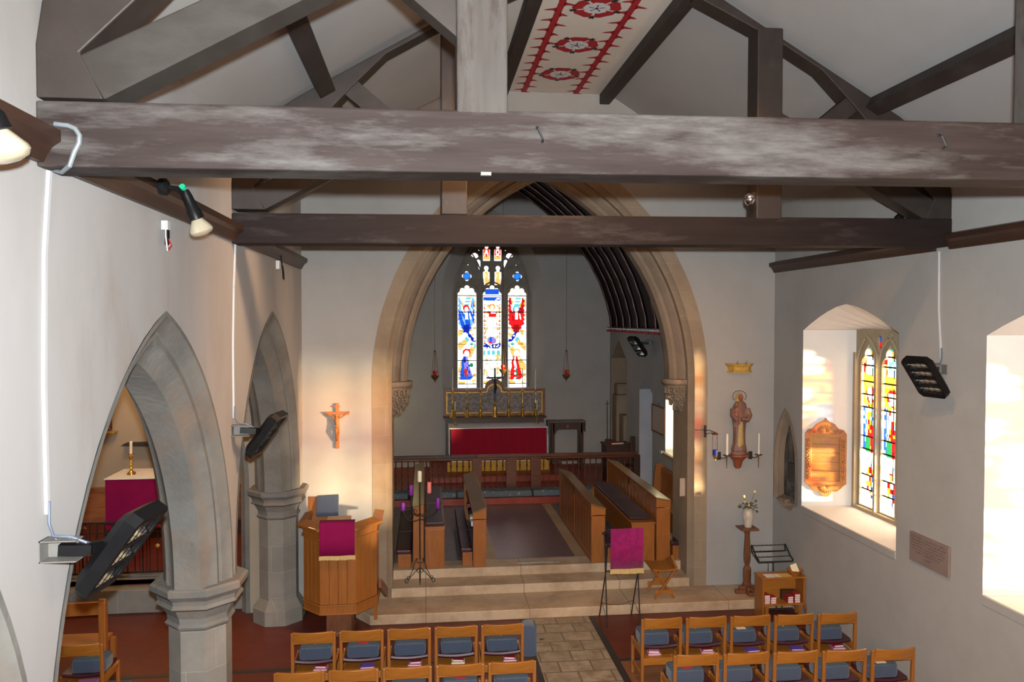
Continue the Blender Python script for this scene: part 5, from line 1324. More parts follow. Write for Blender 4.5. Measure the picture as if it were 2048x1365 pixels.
t = thing('choir_pew', (4.3, 12.6, 0.42), 'oak wall bench with a panelled end beneath the chancel side window', 'bench')
MB().prism([(4.25, 0.42), (4.62, 0.42), (4.62, 1.36), (4.55, 1.42), (4.44, 1.38), (4.40, 0.95), (4.25, 0.90)], 'XZ', 14.55, 14.62).build('bench_end', STALLZ, t, bevel=0.008)
MB().box(4.54, 12.2, 0.42, 4.62, 14.55, 1.34).build('back', STALLZ, t, bevel=0.005); MB().box(4.20, 12.2, 0.84, 4.55, 14.55, 0.88).build('seat', STALLZ, t, bevel=0.005)
MB().box(4.25, 12.2, 0.42, 4.30, 14.5, 0.84).build('front', STALLZ, t)
# books and papers under the desks
for k, (x, y, z, col, lab) in enumerate([(0.735, 12.05, 1.0, PAPER, 'white service booklet at the end'), (0.735, 12.35, 1.0, PAPERC, 'cream service booklet second from the end'), (0.735, 12.8, 1.0, BLACKP, 'black hymn book'), (0.735, 13.2, 1.0, BOOKR, 'red hymn book deepest in')]):
    m = MB().box(x - 0.03, y - 0.08, z - 0.015, x + 0.02, y + 0.08, z + 0.06)
    tag(m.build('service_book', col, loc=(x, y, z)), lab + ' on the shelf of the pulpit side choir desk', 'book', 'books in the choir desk')
tag(MB().box(1.42, 11.83, 0.4205, 2.07, 11.875, 0.428).build('metal_strip', mk('worn_aluminium', (0.55, 0.55, 0.50, 1), (0.25, 0.26, 0.22, 1), scale=5, rough=0.5, metal=0.3), loc=(1.7, 11.85, 0.42)), 'worn metal strip let into the stone at the top of the chancel steps', 'metal strip')

# ================================================================ COMMUNION RAIL AND KNEELERS
t = thing('communion_rail', (1.7, 16.11, 0.56), 'turned wooden communion rail across the chancel in front of the altar', 'altar rail')
YRL = 16.11
MB().box(-1.15, YRL - 0.06, 1.315, 1.05, YRL + 0.06, 1.375).build('top_rail', DARKW, t, bevel=0.012)
MB().box(1.05, YRL - 0.06, 1.315, 4.50, YRL + 0.06, 1.375).build('top_rail', RAILW, t, bevel=0.012)
MB().box(-1.15, YRL - 0.03, 1.27, 4.50, YRL + 0.03, 1.315).build('arcaded_rail', RAILW, t, bevel=0.004)
MB().box(-1.15, YRL - 0.035, 0.60, 4.50, YRL + 0.035, 0.67).build('bottom_rail', RAILW, t, bevel=0.004)
for a, b in ((0.97, 1.17), (1.68, 1.90), (2.20, 2.42), (4.42, 4.56), (-1.18, -1.08)):
    MB().box(a, YRL - 0.045, 0.56, b, YRL + 0.045, 1.315).build('post', RAILW if b < 4.5 else DARKW, t, bevel=0.005)
spans = [(-1.05, 0.97), (1.17, 1.68), (1.90, 2.20), (2.42, 4.42)]
spans[1] = (1.17, 1.68); spans[2] = (1.90, 2.20)
BAL = [(0.018, 0.67), (0.018, 0.70), (0.010, 0.72), (0.012, 0.78), (0.020, 0.80), (0.010, 0.82), (0.011, 0.93), (0.022, 0.97), (0.011, 1.0), (0.010, 1.10), (0.022, 1.14), (0.012, 1.17), (0.013, 1.24), (0.02, 1.27)]
proto = None
for a, b in spans:
    n = max(2, round((b - a) / 0.128))
    for k in range(n):
        x = a + (b - a) * (k + 0.5) / n
        if proto is None:
            proto = MB().lathe(BAL, (x, YRL, 0), 8).build('baluster', RAILW, t, smooth=True); px0 = x
        else:
            c = proto.copy(); COL.objects.link(c); c.parent = t; c.location = (x - px0, 0, 0)
KX = [(-1.1, -0.35), (-0.33, 0.62), (0.64, 0.98), (1.0, 2.18), (2.2, 3.35), (3.37, 4.5)]
for k, (a, b) in enumerate(KX):
    lab = ['at the far pulpit end of the communion rail', 'behind the candle stand, along the communion rail', 'short one beside the near choir desk, along the communion rail', 'in the middle of the communion rail', 'just beyond the middle of the communion rail on the statue side', 'at the statue end of the communion rail'][k]
    tag(MB().box(a, 15.70, 0.5605, b, 16.03, 0.69).build('long_kneeler', BLUEK, loc=(a, 15.8, 0.56), bevel=0.03), 'long blue embroidered kneeler ' + lab, 'kneeler', 'long blue kneelers at the communion rail')

# ================================================================ ALTAR GROUP
t = thing('altar', (1.695, 18.2, 0.70), 'high altar with a crimson frontal under the great stained glass window', 'altar')
MB().box(0.60, 17.84, 0.7005, 2.79, 18.62, 1.685).build('body', DARKW, t)
m = MB(); K = 40; vs = []
for i in range(K + 1):
    q = i / K; x = 0.585 + 2.22 * q; f = 0.010 * math.sin(q * 23) + 0.006 * math.sin(q * 51)
    vs += [(x, 17.80 + f * 1.2, 0.94), (x, 17.80 + f, 1.35), (x, 17.815, 1.685)]
m.add(vs, [(3 * i + j, 3 * i + 3 + j, 3 * i + 4 + j, 3 * i + 1 + j) for i in range(K) for j in range(2)]); o = m.build('frontal', ALTARRED, t, smooth=60, fix=False)
MB().box(0.585, 17.795, 0.925, 2.805, 17.825, 0.945).build('frontal_fringe', LINEN, t)
MB().box(0.50, 17.785, 0.7005, 2.89, 17.83, 0.925).build('base_cloth', YELLOWK, t)
t = thing('altar_cloth', (1.695, 18.2, 1.70), 'white linen cloth spread over the crimson high altar', 'altar cloth')
MB().box(0.545, 17.79, 1.687, 2.845, 18.68, 1.702).build('top', LINEN, t, bevel=0.005); MB().box(0.545, 17.86, 1.0, 0.56, 18.66, 1.69).build('side_fall', LINEN, t); MB().box(2.83, 17.86, 1.0, 2.845, 18.66, 1.69).build('side_fall', LINEN, t)
t = thing('reredos', (1.69, 18.9, 0.70), 'low reredos with a silver damask panel in a gilt frame behind the altar', 'reredos')
MB().box(0.50, 18.75, 0.7005, 2.89, 19.10, 1.80).build('carcase', DARKW, t); MB().box(0.44, 18.70, 1.795, 2.95, 19.12, 1.835).build('gradine', DARKW, t, bevel=0.008)
def rer(x0, x1, z0, z1, r, off_):
    P = [(x0, z0), (x1, z0), (x1, z1)]; c = 1.69
    P += [(c + r + 0.05, z1), (c + r, z1 + 0.02)] + [(c + r * math.cos(a), z1 + 0.03 + r * 0.92 * math.sin(a)) for a in [PI * i / 12 for i in range(13)]] + [(c - r, z1 + 0.02), (c - r - 0.05, z1)]
    return P + [(x0, z1)]
O_, I_ = rer(0.45, 2.95, 1.835, 2.50, 0.235, 0), rer(0.51, 2.89, 1.90, 2.43, 0.19, 0)
MB().prism(O_, 'XZ', 18.93, 18.99, holes=[I_]).build('outer_frame', MIDW, t, bevel=0.006)
G_ = rer(0.535, 2.865, 1.925, 2.405, 0.165, 0)
MB().prism(I_, 'XZ', 18.95, 18.98, holes=[G_]).build('gilt_border', GILT, t)
MB().prism(G_, 'XZ', 18.965, 18.985).build('damask_panel', DAMASK, t)
CS = [(0.0, 0), (0.075, 0.0), (0.072, 0.018), (0.055, 0.04), (0.038, 0.10), (0.026, 0.14), (0.022, 0.17), (0.034, 0.19), (0.034, 0.21), (0.018, 0.23), (0.024, 0.28), (0.030, 0.30), (0.018, 0.33), (0.013, 0.42), (0.016, 0.52), (0.022, 0.55), (0.014, 0.57), (0.020, 0.60), (0.056, 0.622), (0.060, 0.632), (0.014, 0.636), (0.014, 0.66), (0, 0.66)]
def tall_stick(x, lab):
    t = thing('tall_candlestick', (x, 18.80, 1.835), lab, 'candlestick', 'six tall gilt candlesticks on the reredos shelf')
    MB().lathe([(r, z + 1.8352) for r, z in CS], (x, 18.80, 0), 14).build('stem', BRASS, t, smooth=35)
    for k in range(3):
        a = 2 * PI * k / 3 + PI / 2 + PI / 3; ca, sa = math.cos(a), math.sin(a)
        MB().tube([(x + r * ca, 18.80 + r * sa * 0.8, 1.836 + z) for r, z in ((0.04, 0.11), (0.075, 0.06), (0.08, 0.03), (0.10, 0.012))], [0.012, 0.02, 0.022, 0.012], 7).build('scroll_foot', GILT, t, smooth=True)
    MB().tube([(x, 18.80, 2.47), (x, 18.80, 3.0)], 0.011, 10).build('candle', WAX, t, smooth=40)
    return t
TS = [(0.66, 'farther from the credence table, at the shelf end'), (1.01, 'second from the shelf end without the credence table'), (1.335, 'beside the black cross, away from the credence table'), (2.03, 'beside the black cross, towards the credence table'), (2.37, 'second from the credence table'), (2.69, 'first from the credence table')]
t0 = None
for x, p in TS:
    lab = 'tall gilt candlestick on the reredos shelf, ' + p
    if t0 is None: t0 = tall_stick(x, lab)
    else: tag(copy_tree(t0, None, (x, 18.80, 1.835)), lab)
t = thing('altar_cross', (1.69, 18.78, 1.835), 'black crucifix on a gilt foot in the centre of the reredos shelf', 'cross')
MB().lathe([(0, 1.8352), (0.085, 1.8352), (0.08, 1.86), (0.06, 1.92), (0.035, 2.0), (0.028, 2.08), (0.042, 2.10), (0.042, 2.12), (0.026, 2.14), (0.028, 2.2), (0, 2.2)], (1.69, 18.78, 0), 14).build('foot', BRASS, t, smooth=35)
m = MB().box(1.667, 18.77, 2.19, 1.713, 18.80, 3.03); m.box(1.48, 18.77, 2.765, 1.90, 18.80, 2.81); m.build('cross', IRON, t, bevel=0.003)
figure_on_cross(1.69, 18.765, 2.76, 0.46, IRON, t)
for x, p in ((0.70, 'on the crimson altar, at the corner away from the credence table'), (2.66, 'on the crimson altar, at the corner by the credence table')):
    t = thing('brass_candlestick', (x, 18.35, 1.703), 'small twisted brass candlestick ' + p, 'candlestick', 'pair of brass candlesticks on the high altar')
    MB().lathe([(0, 1.7025), (0.06, 1.7025), (0.055, 1.715), (0.02, 1.73)] + [(0.014 + 0.008 * (k % 2), 1.74 + 0.02 * k) for k in range(14)] + [(0.032, 2.03), (0.032, 2.04), (0.012, 2.045), (0, 2.045)], (x, 18.35, 0), 12).build('stem', BRASS, t, smooth=40)
    MB().tube([(x, 18.35, 2.04), (x, 18.35, 2.26)], 0.011, 8).build('candle', WAX, t)
t = thing('credence_table', (3.46, 18.7, 0.56), 'dark wooden credence table with a carved cross, beside the altar', 'table')
for x in (3.09, 3.80): 
    for y in (18.55, 18.92): MB().box(x - 0.035, y - 0.03, 0.5605, x + 0.035, y + 0.03, 1.68).build('leg', DARKW, t, bevel=0.005)
MB().prism([(3.08, 1.68), (3.08, 1.42), (3.14, 1.42), (3.17, 1.50), (3.24, 1.53), (3.66, 1.53), (3.72, 1.50), (3.75, 1.42), (3.81, 1.42), (3.81, 1.68)], 'XZ', 18.52, 18.56).build('apron', DARKW, t, bevel=0.004)
MB().box(3.02, 18.50, 1.68, 3.88, 18.98, 1.71).build('table_top', DARKW, t, bevel=0.006); MB().box(3.12, 18.54, 0.76, 3.78, 18.58, 0.82).build('stretcher', DARKW, t)
m = MB().box(3.437, 18.512, 1.56, 3.449, 18.52, 1.65); m.box(3.405, 18.512, 1.605, 3.48, 18.52, 1.617); m.build('inlaid_cross', WOODCARVE, t)
t = thing('credence_cloth', (3.46, 18.7, 1.71), 'pale cloth lying over the credence table', 'cloth')
MB().box(3.0, 18.49, 1.7105, 3.90, 18.99, 1.718).build('top', LINEN2 := mk('grey_linen', (0.30, 0.26, 0.26, 1), (0.26, 0.22, 0.22, 1), scale=6, rough=0.85), t); MB().box(2.985, 18.6, 1.40, 2.995, 18.98, 1.718).build('side_fall', LINEN2, t); MB().box(3.90, 18.6, 1.45, 3.91, 18.98, 1.718).build('side_fall', LINEN2, t)

# hanging sanctuary lamps
def sanctuary(x, zt, zl, lab):
    y = 16.8
    t = thing('hanging_lamp', (x, y, zl), lab, 'sanctuary lamp', 'hanging red sanctuary lamps')
    zc = zl + 0.52
    MB().tube([(x, y, zc), (x, y, zt)], 0.004, 5).build('chain', IRON, t)
    MB().lathe([(0, zc + 0.03), (0.018, zc + 0.01), (0.03, zc - 0.01), (0.012, zc - 0.015), (0, zc - 0.015)], (x, y, 0), 10).build('crown', BRASSD, t, smooth=True)
    for k in range(3):
        a = 2 * PI * k / 3 + 0.5
        MB().tube([(x + 0.02 * math.cos(a), y + 0.02 * math.sin(a), zc), (x + 0.075 * math.cos(a), y + 0.075 * math.sin(a), zl + 0.05), (x + 0.085 * math.cos(a), y + 0.085 * math.sin(a), zl - 0.01)], 0.004, 5).build('suspension_rod', BRASSD, t)
    MB().lathe([(0, zl - 0.16), (0.012, zl - 0.15), (0.006, zl - 0.12), (0.03, zl - 0.10), (0.06, zl - 0.06), (0.088, zl - 0.02), (0.09, zl - 0.005), (0.05, zl), (0.045, zl - 0.01), (0, zl - 0.01)], (x, y, 0), 14).build('bowl', BRASSD, t, smooth=40)
    MB().lathe([(0.03, zl), (0.046, zl + 0.02), (0.05, zl + 0.07), (0.045, zl + 0.095), (0.04, zl + 0.095), (0.04, zl + 0.02), (0, zl + 0.01)], (x, y, 0), 14).build('red_glass', REDGLASS, t, smooth=True)
    MB().ico((x, y, zl + 0.06), 0.016, sub=1).build('flame', FLAME, t)
    return t
BRASSD = mk('dull_brass', (0.20, 0.10, 0.04, 1), (0.14, 0.07, 0.03, 1), scale=12, rough=0.45, metal=0.6)
FLAME = bpy.data.materials.new('flame'); FLAME.use_nodes = True
FLAME.node_tree.nodes['Principled BSDF'].inputs['Emission Color'].default_value = (1, 0.35, 0.2, 1); FLAME.node_tree.nodes['Principled BSDF'].inputs['Emission Strength'].default_value = 3
sanctuary(0.21, 6.9, 3.0, 'red sanctuary lamp hanging on the pulpit side of the great window'); sanctuary(3.09, 7.0, 3.0, 'red sanctuary lamp hanging on the statue side of the great window'); sanctuary(1.69, 7.65, 3.12, 'red sanctuary lamp hanging in front of the middle of the great window')

# small things in the chancel
t = thing('processional_cross', (4.30, 18.2, 0.56), 'thin processional cross leaning in the corner by the stone recess', 'cross')
MB().tube([(4.36, 18.2, 0.5605), (4.44, 18.6, 2.10)], 0.012, 8).build('staff', DARKW, t); m = MB().tube([(4.44, 18.6, 2.08), (4.445, 18.62, 2.22)], 0.010, 6); m.tube([(4.40, 18.6, 2.14), (4.49, 18.61, 2.14)], 0.010, 6); m.build('cross_head', BRASS, t)
t = thing('wooden_chest', (4.25, 16.9, 0.56), 'small wooden cupboard with a dark top beside the communion rail', 'cupboard')
MB().box(4.02, 16.9, 0.5605, 4.60, 17.4, 1.36).build('body', DARKW, t, bevel=0.006); MB().box(4.0, 16.88, 1.36, 4.62, 17.42, 1.40).build('top', DARKW, t, bevel=0.006)
book_at(4.28, 17.1, 1.401, 0.30, 0.22, 0.03, BOOKR, 0.2, 'red service book lying on the small cupboard by the communion rail', 'book')
t = thing('sanctuary_chair', (4.52, 16.2, 0.56), 'dark high-backed chair half hidden in the grey doorway recess', 'chair')
MB().box(4.50, 16.66, 0.5605, 4.62, 16.72, 1.62).build('backrest', DARKW, t, bevel=0.02); MB().box(4.22, 16.29, 0.96, 4.62, 16.71, 1.01).build('seat', DARKW, t)
for x, y in ((4.25, 16.31), (4.55, 16.31), (4.25, 16.65)): MB().box(x, y, 0.5605, x + 0.04, y + 0.04, 0.96).build('leg', DARKW, t)
def framed(pts_center, lab, w_, h_, axis, name='framed_notice'):
    x, y, z = pts_center; t = thing(name, (x, y, z), lab, 'framed notice')
    if axis == 'X':   # on the right chancel wall
        MB().prism([(y - w_ / 2, z - h_ / 2), (y + w_ / 2, z - h_ / 2), (y + w_ / 2, z + h_ / 2), (y - w_ / 2, z + h_ / 2)], 'YZ', x - 0.025, x, holes=[[(y - w_ / 2 + .03, z - h_ / 2 + .03), (y + w_ / 2 - .03, z - h_ / 2 + .03), (y + w_ / 2 - .03, z + h_ / 2 - .03), (y - w_ / 2 + .03, z + h_ / 2 - .03)]]).build('frame', MIDW, t)
        MB().box(x - 0.012, y - w_ / 2 + 0.02, z - h_ / 2 + 0.02, x - 0.001, y + w_ / 2 - 0.02, z + h_ / 2 - 0.02).build('sheet', NOTICE, t)
        m = MB(); m.tube([(x - 0.01, y - 0.1, z + h_ / 2), (x - 0.015, y, z + h_ / 2 + 0.06), (x - 0.01, y + 0.1, z + h_ / 2)], 0.004, 5)
        m.build('hanging_wire', IRON, t)
    else:
        MB().prism([(x - w_ / 2, z - h_ / 2), (x + w_ / 2, z - h_ / 2), (x + w_ / 2, z + h_ / 2), (x - w_ / 2, z + h_ / 2)], 'XZ', y - 0.015, y, holes=[[(x - w_ / 2 + .012, z - h_ / 2 + .012), (x + w_ / 2 - .012, z - h_ / 2 + .012), (x + w_ / 2 - .012, z + h_ / 2 - .012), (x - w_ / 2 + .012, z + h_ / 2 - .012)]]).build('frame', MIDW, t)
        MB().box(x - w_ / 2 + .01, y - 0.008, z - h_ / 2 + .01, x + w_ / 2 - .01, y - 0.001, z + h_ / 2 - .01).build('sheet', NOTICE, t)
    return t
framed((CX1, 15.06, 2.20), 'framed notice hanging on the chancel side wall beyond the carved corbel', 0.84, 0.56, 'X')
framed((3.965, 11.52, 1.62), 'small framed notice on the stone jamb below the statue side corbel', 0.17, 0.30, 'Y')
m = MB().box(4.58, 14.66, 1.58, 4.65, 14.80, 1.63); tag(m.build('wall_box', WHITEP, loc=(4.62, 14.72, 1.6)), 'small white box on the chancel wall below the framed notice', 'box')

# ================================================================ ADVENT CANDLE STAND
t = thing('candle_stand', (-0.09, 11.52, 0.28), 'black wrought iron Advent stand with scrolled feet on the chancel steps', 'candle stand')
cx, cy = -0.085, 11.50; zb = 0.283
MB().tube([(cx, cy - 0.02, zb + 0.02), (cx, cy, 0.7), (cx, cy, 1.80)], 0.011, 8).build('pole', IRON, t, smooth=True)
def scroll(c, r0, r1, a0, a1, ux, uz, k=14): return [c + ux * (r0 + (r1 - r0) * i / k) * math.cos(a0 + (a1 - a0) * i / k) + uz * (r0 + (r1 - r0) * i / k) * math.sin(a0 + (a1 - a0) * i / k) for i in range(k + 1)]
Z_ = Vector((0, 0, 1))
for k in range(3):
    a = [PI, 0.0, -PI / 2][k]; u = Vector((math.cos(a), math.sin(a), 0)); C0 = Vector((cx, cy, 0)); l = 0.22 if k < 2 else 0.10
    def Q(r, z): return C0 + u * r + Z_ * z
    m = MB()
    m.tube([Q(0.01, 0.60), Q(0.03, 0.585), Q(0.045, 0.60), Q(0.05, 0.63), Q(0.035, 0.655), Q(0.055, 0.65), Q(0.075, 0.60), Q(0.10, 0.50), Q(l * .62, 0.42), Q(l * .72, zb + 0.09)], 0.006, 6)
    m.tube([Q(0.0, 0.52), Q(0.04, 0.49), Q(l * 0.5, 0.41), Q(l * 0.8, zb + 0.06)], 0.006, 6)
    m.tube(scroll(Q(l * 0.86, zb + 0.045), 0.040, 0.012, -0.2 - PI * .5, 1.5 * PI, u, Z_), 0.0065, 6); m.tube(scroll(Q(l * 0.80, zb + 0.085), 0.028, 0.008, 1.2 * PI, -0.7 * PI, u, Z_), 0.005, 6)
    m.tube(scroll(Q(0.03, 0.47), 0.03, 0.01, PI, 2.4 * PI, u, Z_), 0.005, 6)
    m.build('leg', IRON, t, smooth=True)
CND = [(-0.33, 11.40, 1.405, WAXP, 'purple', 0.115, 'on the Advent stand, the lowest one at its outer end'), (-0.215, 11.62, 1.58, WAXP, 'purple', 0.15, 'on the Advent stand, beside the white top candle'), (0.055, 11.62, 1.60, WAXK, 'pink', 0.165, 'on the Advent stand, the only pink one'), (0.18, 11.40, 1.42, WAXP, 'purple', 0.155, 'on the Advent stand, below the pink one'), (-0.085, 11.50, 1.80, WAX, 'white', 0.16, 'on top of the Advent stand, the highest')]
for i, (x, y, z, mt, cn, h_, pl) in enumerate(CND):
    m = MB(); m.lathe([(0, z - 0.012), (0.03, z - 0.010), (0.044, z - 0.002), (0.044, z), (0, z)], (x, y, 0), 14)
    if i < 4:
        o1 = Vector((cx, cy, 1.24 + 0.06 * (i % 2))); e = Vector((x, y, z - 0.012)); d = (e - o1); dd = Vector((d.x, d.y, 0))
        m.tube([o1, o1 + dd * 0.30 + Z_ * (-0.02), o1 + dd * 0.62 + Z_ * (-0.005), o1 + dd * 0.88 + Z_ * (d.z * 0.45), e], 0.009, 6)
        m.tube(scroll(o1 + dd * 0.45 + Z_ * 0.05, 0.045, 0.012, -PI / 2, 1.3 * PI, dd.normalized(), Z_), 0.005, 6)
    m.build('candle_arm', IRON, t, smooth=True)
    m = MB().lathe([(0, z + 0.0005), (0.030, z + 0.0005), (0.031, z + 0.01), (0.031, z + h_ - 0.01), (0.026, z + h_), (0.012, z + h_ - 0.006), (0, z + h_ - 0.008)], (x, y, 0), 16); c = m.build('pillar_candle', mt, loc=(x, y, z), smooth=40)
    tag(c, '%s pillar candle %s' % (cn, pl), 'candle', 'Advent candles')

# ================================================================ LECTERN AND STOOL
t = thing('folding_lectern', (2.72, 10.4, 0), 'black folding metal lectern standing before the chancel step', 'lectern')
m = MB()
for x0 in (2.47, 2.93):
    f = MB(); f.tube([(x0 - 0.02, 10.22, 0.012), (x0 + 0.005, 10.44, 0.72), (x0 + 0.01, 10.52, 1.22)], 0.009, 6); f.tube([(x0 - 0.035, 10.63, 0.012), (x0 + 0.005, 10.42, 0.72), (x0 + 0.015, 10.30, 1.30)], 0.009, 6)
    f.build('crossed_leg', IRON, t, smooth=True)
m.tube([(2.475, 10.43, 0.72), (2.935, 10.43, 0.72)], 0.007, 6); m.tube([(2.48, 10.52, 1.22), (2.94, 10.52, 1.22)], 0.008, 6); m.build('crossbar', IRON, t)
m = MB(); m.tube([(2.455, 10.58, 0.22), (2.60, 10.58, 0.19), (2.75, 10.58, 0.19), (2.91, 10.58, 0.24)], 0.004, 5); m.tube([(2.46, 10.58, 0.22), (2.455, 10.28, 0.12)], 0.003, 5); m.tube([(2.92, 10.58, 0.22), (2.935, 10.28, 0.12)], 0.003, 5); m.build('retaining_chain', IRON, t)
MB().hexa([(2.46, 10.28, 1.31), (2.96, 10.28, 1.31), (2.96, 10.60, 1.19), (2.46, 10.60, 1.19), (2.46, 10.28, 1.325), (2.96, 10.28, 1.325), (2.96, 10.60, 1.205), (2.46, 10.60, 1.205)]).build('book_rest', IRON, t)
cloth('lectern_fall', 2.505, 2.965, 10.265, 0.79, 1.345, BURG, 'magenta damask cloth with gold fringe hanging over the folding lectern', back=0.30, rise=-0.10, fr=0.07)
t = thing('folding_stool', (3.44, 11.03, 0.14), 'oak folding stool with crossed legs and a raised carved side, beside the lectern', 'stool')
m = MB(); K = 8; vs = []
for i in range(K + 1):
    q = i / K; z = 0.565 + 0.02 * (2 * q - 1) ** 2
    for yy, dz in ((10.82, -0.02), (10.82, 0.005), (11.26, 0.005), (11.26, -0.02)): vs.append((3.27 + 0.34 * q, yy, z + dz))
m.add(vs, [(4 * i + j, 4 * i + (j + 1) % 4, 4 * i + 4 + (j + 1) % 4, 4 * i + 4 + j) for i in range(K) for j in range(4)] + [(0, 1, 2, 3), (4 * K + 3, 4 * K + 2, 4 * K + 1, 4 * K)])
m.build('seat', OAKY, t, bevel=0.004)
MB().prism([(10.80, 0.57), (11.28, 0.57), (11.28, 0.60), (11.20, 0.63), (11.04, 0.72), (10.88, 0.63), (10.80, 0.60)], 'YZ', 3.60, 3.635).build('carved_side', WOODCARVE, t, bevel=0.006)
for yy in (10.84, 11.21):
    MB().bar((3.30, yy, 0.145), (3.60, yy, 0.56), 0.028, 0.04, (0, 1, 0)).build('leg', OAKZ, t, bevel=0.004); MB().bar((3.60, yy + 0.03, 0.145), (3.30, yy + 0.03, 0.56), 0.028, 0.04, (0, 1, 0)).build('leg', OAKZ, t, bevel=0.004)
for yy in (10.845, 11.225): MB().box(3.31, yy, 0.21, 3.59, yy + 0.015, 0.27).build('stretcher', OAKX, t, bevel=0.003)
MB().box(3.35, 11.0, 0.34, 3.55, 11.02, 0.40).build('stretcher', OAKX, t)

# ================================================================ STATUE, CANOPY, SCONCES
t = thing('madonna_statue', (4.71, 11.19, 2.17), 'painted statue of a robed woman holding a child, under the little gilt canopy', 'statue')
def rings(m, prof, c, n=20):
    vs = []; 
    for (rx, ry, z, ox, oy) in prof:
        for j in range(n):
            a = 2 * PI * j / n; fold = 1 + (0.06 * math.sin(7 * a) if z < 2.62 else 0.0)
            vs.append((c[0] + ox + rx * fold * math.cos(a), c[1] + oy + ry * fold * math.sin(a), z))
    fs = [(i * n + j, i * n + (j + 1) % n, (i + 1) * n + (j + 1) % n, (i + 1) * n + j) for i in range(len(prof) - 1) for j in range(n)]
    fs += [tuple(range(n - 1, -1, -1)), tuple((len(prof) - 1) * n + j for j in range(n))]
    m.add(vs, fs)
sc_ = (4.71, 11.20)
m = MB(); rings(m, [(0.115, 0.08, 2.215, 0, 0), (0.118, 0.082, 2.25, 0, 0), (0.095, 0.07, 2.34, 0, 0), (0.090, 0.066, 2.50, 0, 0), (0.100, 0.07, 2.62, 0, 0), (0.120, 0.078, 2.72, 0, 0), (0.125, 0.08, 2.80, 0, 0), (0.110, 0.072, 2.88, 0, 0), (0.085, 0.06, 2.94, 0.01, 0), (0.045, 0.04, 2.98, 0.0, 0), (0.03, 0.03, 3.0, 0, 0)], sc_)
m.tube([(4.82, 11.18, 2.86), (4.835, 11.14, 2.76), (4.79, 11.10, 2.70), (4.70, 11.09, 2.72)], [0.045, 0.05, 0.042, 0.025], 10)
m.tube([(4.60, 11.18, 2.86), (4.585, 11.13, 2.76), (4.62, 11.09, 2.71), (4.68, 11.085, 2.73)], [0.045, 0.048, 0.04, 0.022], 10)
o = m.build('robe', ROBE, t, smooth=60); r = o.modifiers.new('remesh', 'REMESH'); r.mode = 'VOXEL'; r.voxel_size = 0.009; r.use_smooth_shade = True
m = MB(); rings(m, [(0.055, 0.03, 2.24, -0.005, -0.045), (0.05, 0.028, 2.4, -0.005, -0.05), (0.042, 0.022, 2.55, -0.005, -0.052), (0.035, 0.02, 2.67, 0, -0.058)], sc_, 12); m.build('gold_gown', GOLDCLOTH, t, smooth=60)
m = MB().ico((4.712, 11.165, 3.03), 0.045, sub=3, sc=(0.85, 0.92, 1.15)); m.ico((4.700, 11.122, 3.025), 0.009, sub=1, sc=(.7, 1, 1.5)); m.tube([(4.71, 11.18, 2.97), (4.71, 11.17, 3.01)], 0.024, 10)
o = m.build('head', SKINP, t, smooth=True); r = o.modifiers.new('remesh', 'REMESH'); r.mode = 'VOXEL'; r.voxel_size = 0.004; r.use_smooth_shade = True
m = MB(); 
for k in (-1, 1): m.ico((4.703 + k * 0.014, 11.124, 3.037), 0.0045, sub=1)
m.build('eyes', DARKW, t); MB().box(4.694, 11.1225, 3.002, 4.712, 11.126, 3.006).build('mouth', TERRA, t)
m = MB(); rings(m, [(0.07, 0.05, 2.90, 0.0, 0.01), (0.062, 0.05, 2.96, 0.0, 0.012), (0.054, 0.05, 3.02, 0.002, 0.015), (0.048, 0.047, 3.06, 0.002, 0.013), (0.03, 0.033, 3.093, 0.002, 0.008), (0.008, 0.01, 3.105, 0.002, 0.004)], sc_, 16); m.build('veil', GOLDCLOTH, t, smooth=60)
m = MB(); cxx, cyy = 4.625, 11.125
m.tube([(cxx, cyy, 2.74), (cxx, cyy, 2.82), (cxx + 0.005, cyy, 2.88)], [0.042, 0.038, 0.022], 10); m.ico((cxx + 0.006, cyy - 0.005, 2.925), 0.034, sub=2, sc=(0.9, 0.95, 1.08))
m.tube([(cxx + 0.025, cyy - 0.01, 2.86), (cxx + 0.045, cyy - 0.035, 2.83), (cxx + 0.065, cyy - 0.04, 2.84)], [0.014, 0.012, 0.008], 8); m.tube([(cxx - 0.03, cyy - 0.01, 2.85), (cxx - 0.02, cyy - 0.04, 2.81)], [0.014, 0.009], 8)
m.tube([(cxx + 0.01, cyy - 0.02, 2.75), (cxx + 0.035, cyy - 0.05, 2.72), (cxx + 0.03, cyy - 0.055, 2.64)], [0.02, 0.016, 0.011], 8); m.tube([(cxx - 0.02, cyy - 0.02, 2.75), (cxx - 0.005, cyy - 0.05, 2.71), (cxx - 0.005, cyy - 0.05, 2.64)], [0.02, 0.016, 0.011], 8)
o = m.build('child_figure', SKINP, t, smooth=True); r = o.modifiers.new('remesh', 'REMESH'); r.mode = 'VOXEL'; r.voxel_size = 0.005; r.use_smooth_shade = True
m = MB(); 
for x in (4.735, 4.70, 4.665):
    m.tube([(x, 11.085, 2.72), (x - 0.012, 11.068, 2.735), (x - 0.03, 11.07, 2.74)], [0.009, 0.008, 0.006], 6)
m.build('hands', SKINP, t, smooth=True)
MB().lathe([(0, 2.165), (0.125, 2.165), (0.13, 2.18), (0.12, 2.205), (0.115, 2.215), (0, 2.215)], (4.71, 11.20, 0), 20, sy=0.72).build('plinth', ROBE, t, smooth=40)
m = MB(); m.tube([(4.712 + 0.105 * math.cos(a), 11.21, 3.045 + 0.085 * math.sin(a)) for a in [(-0.6 + (PI + 1.2) * i / 20) for i in range(21)]], 0.002, 5)
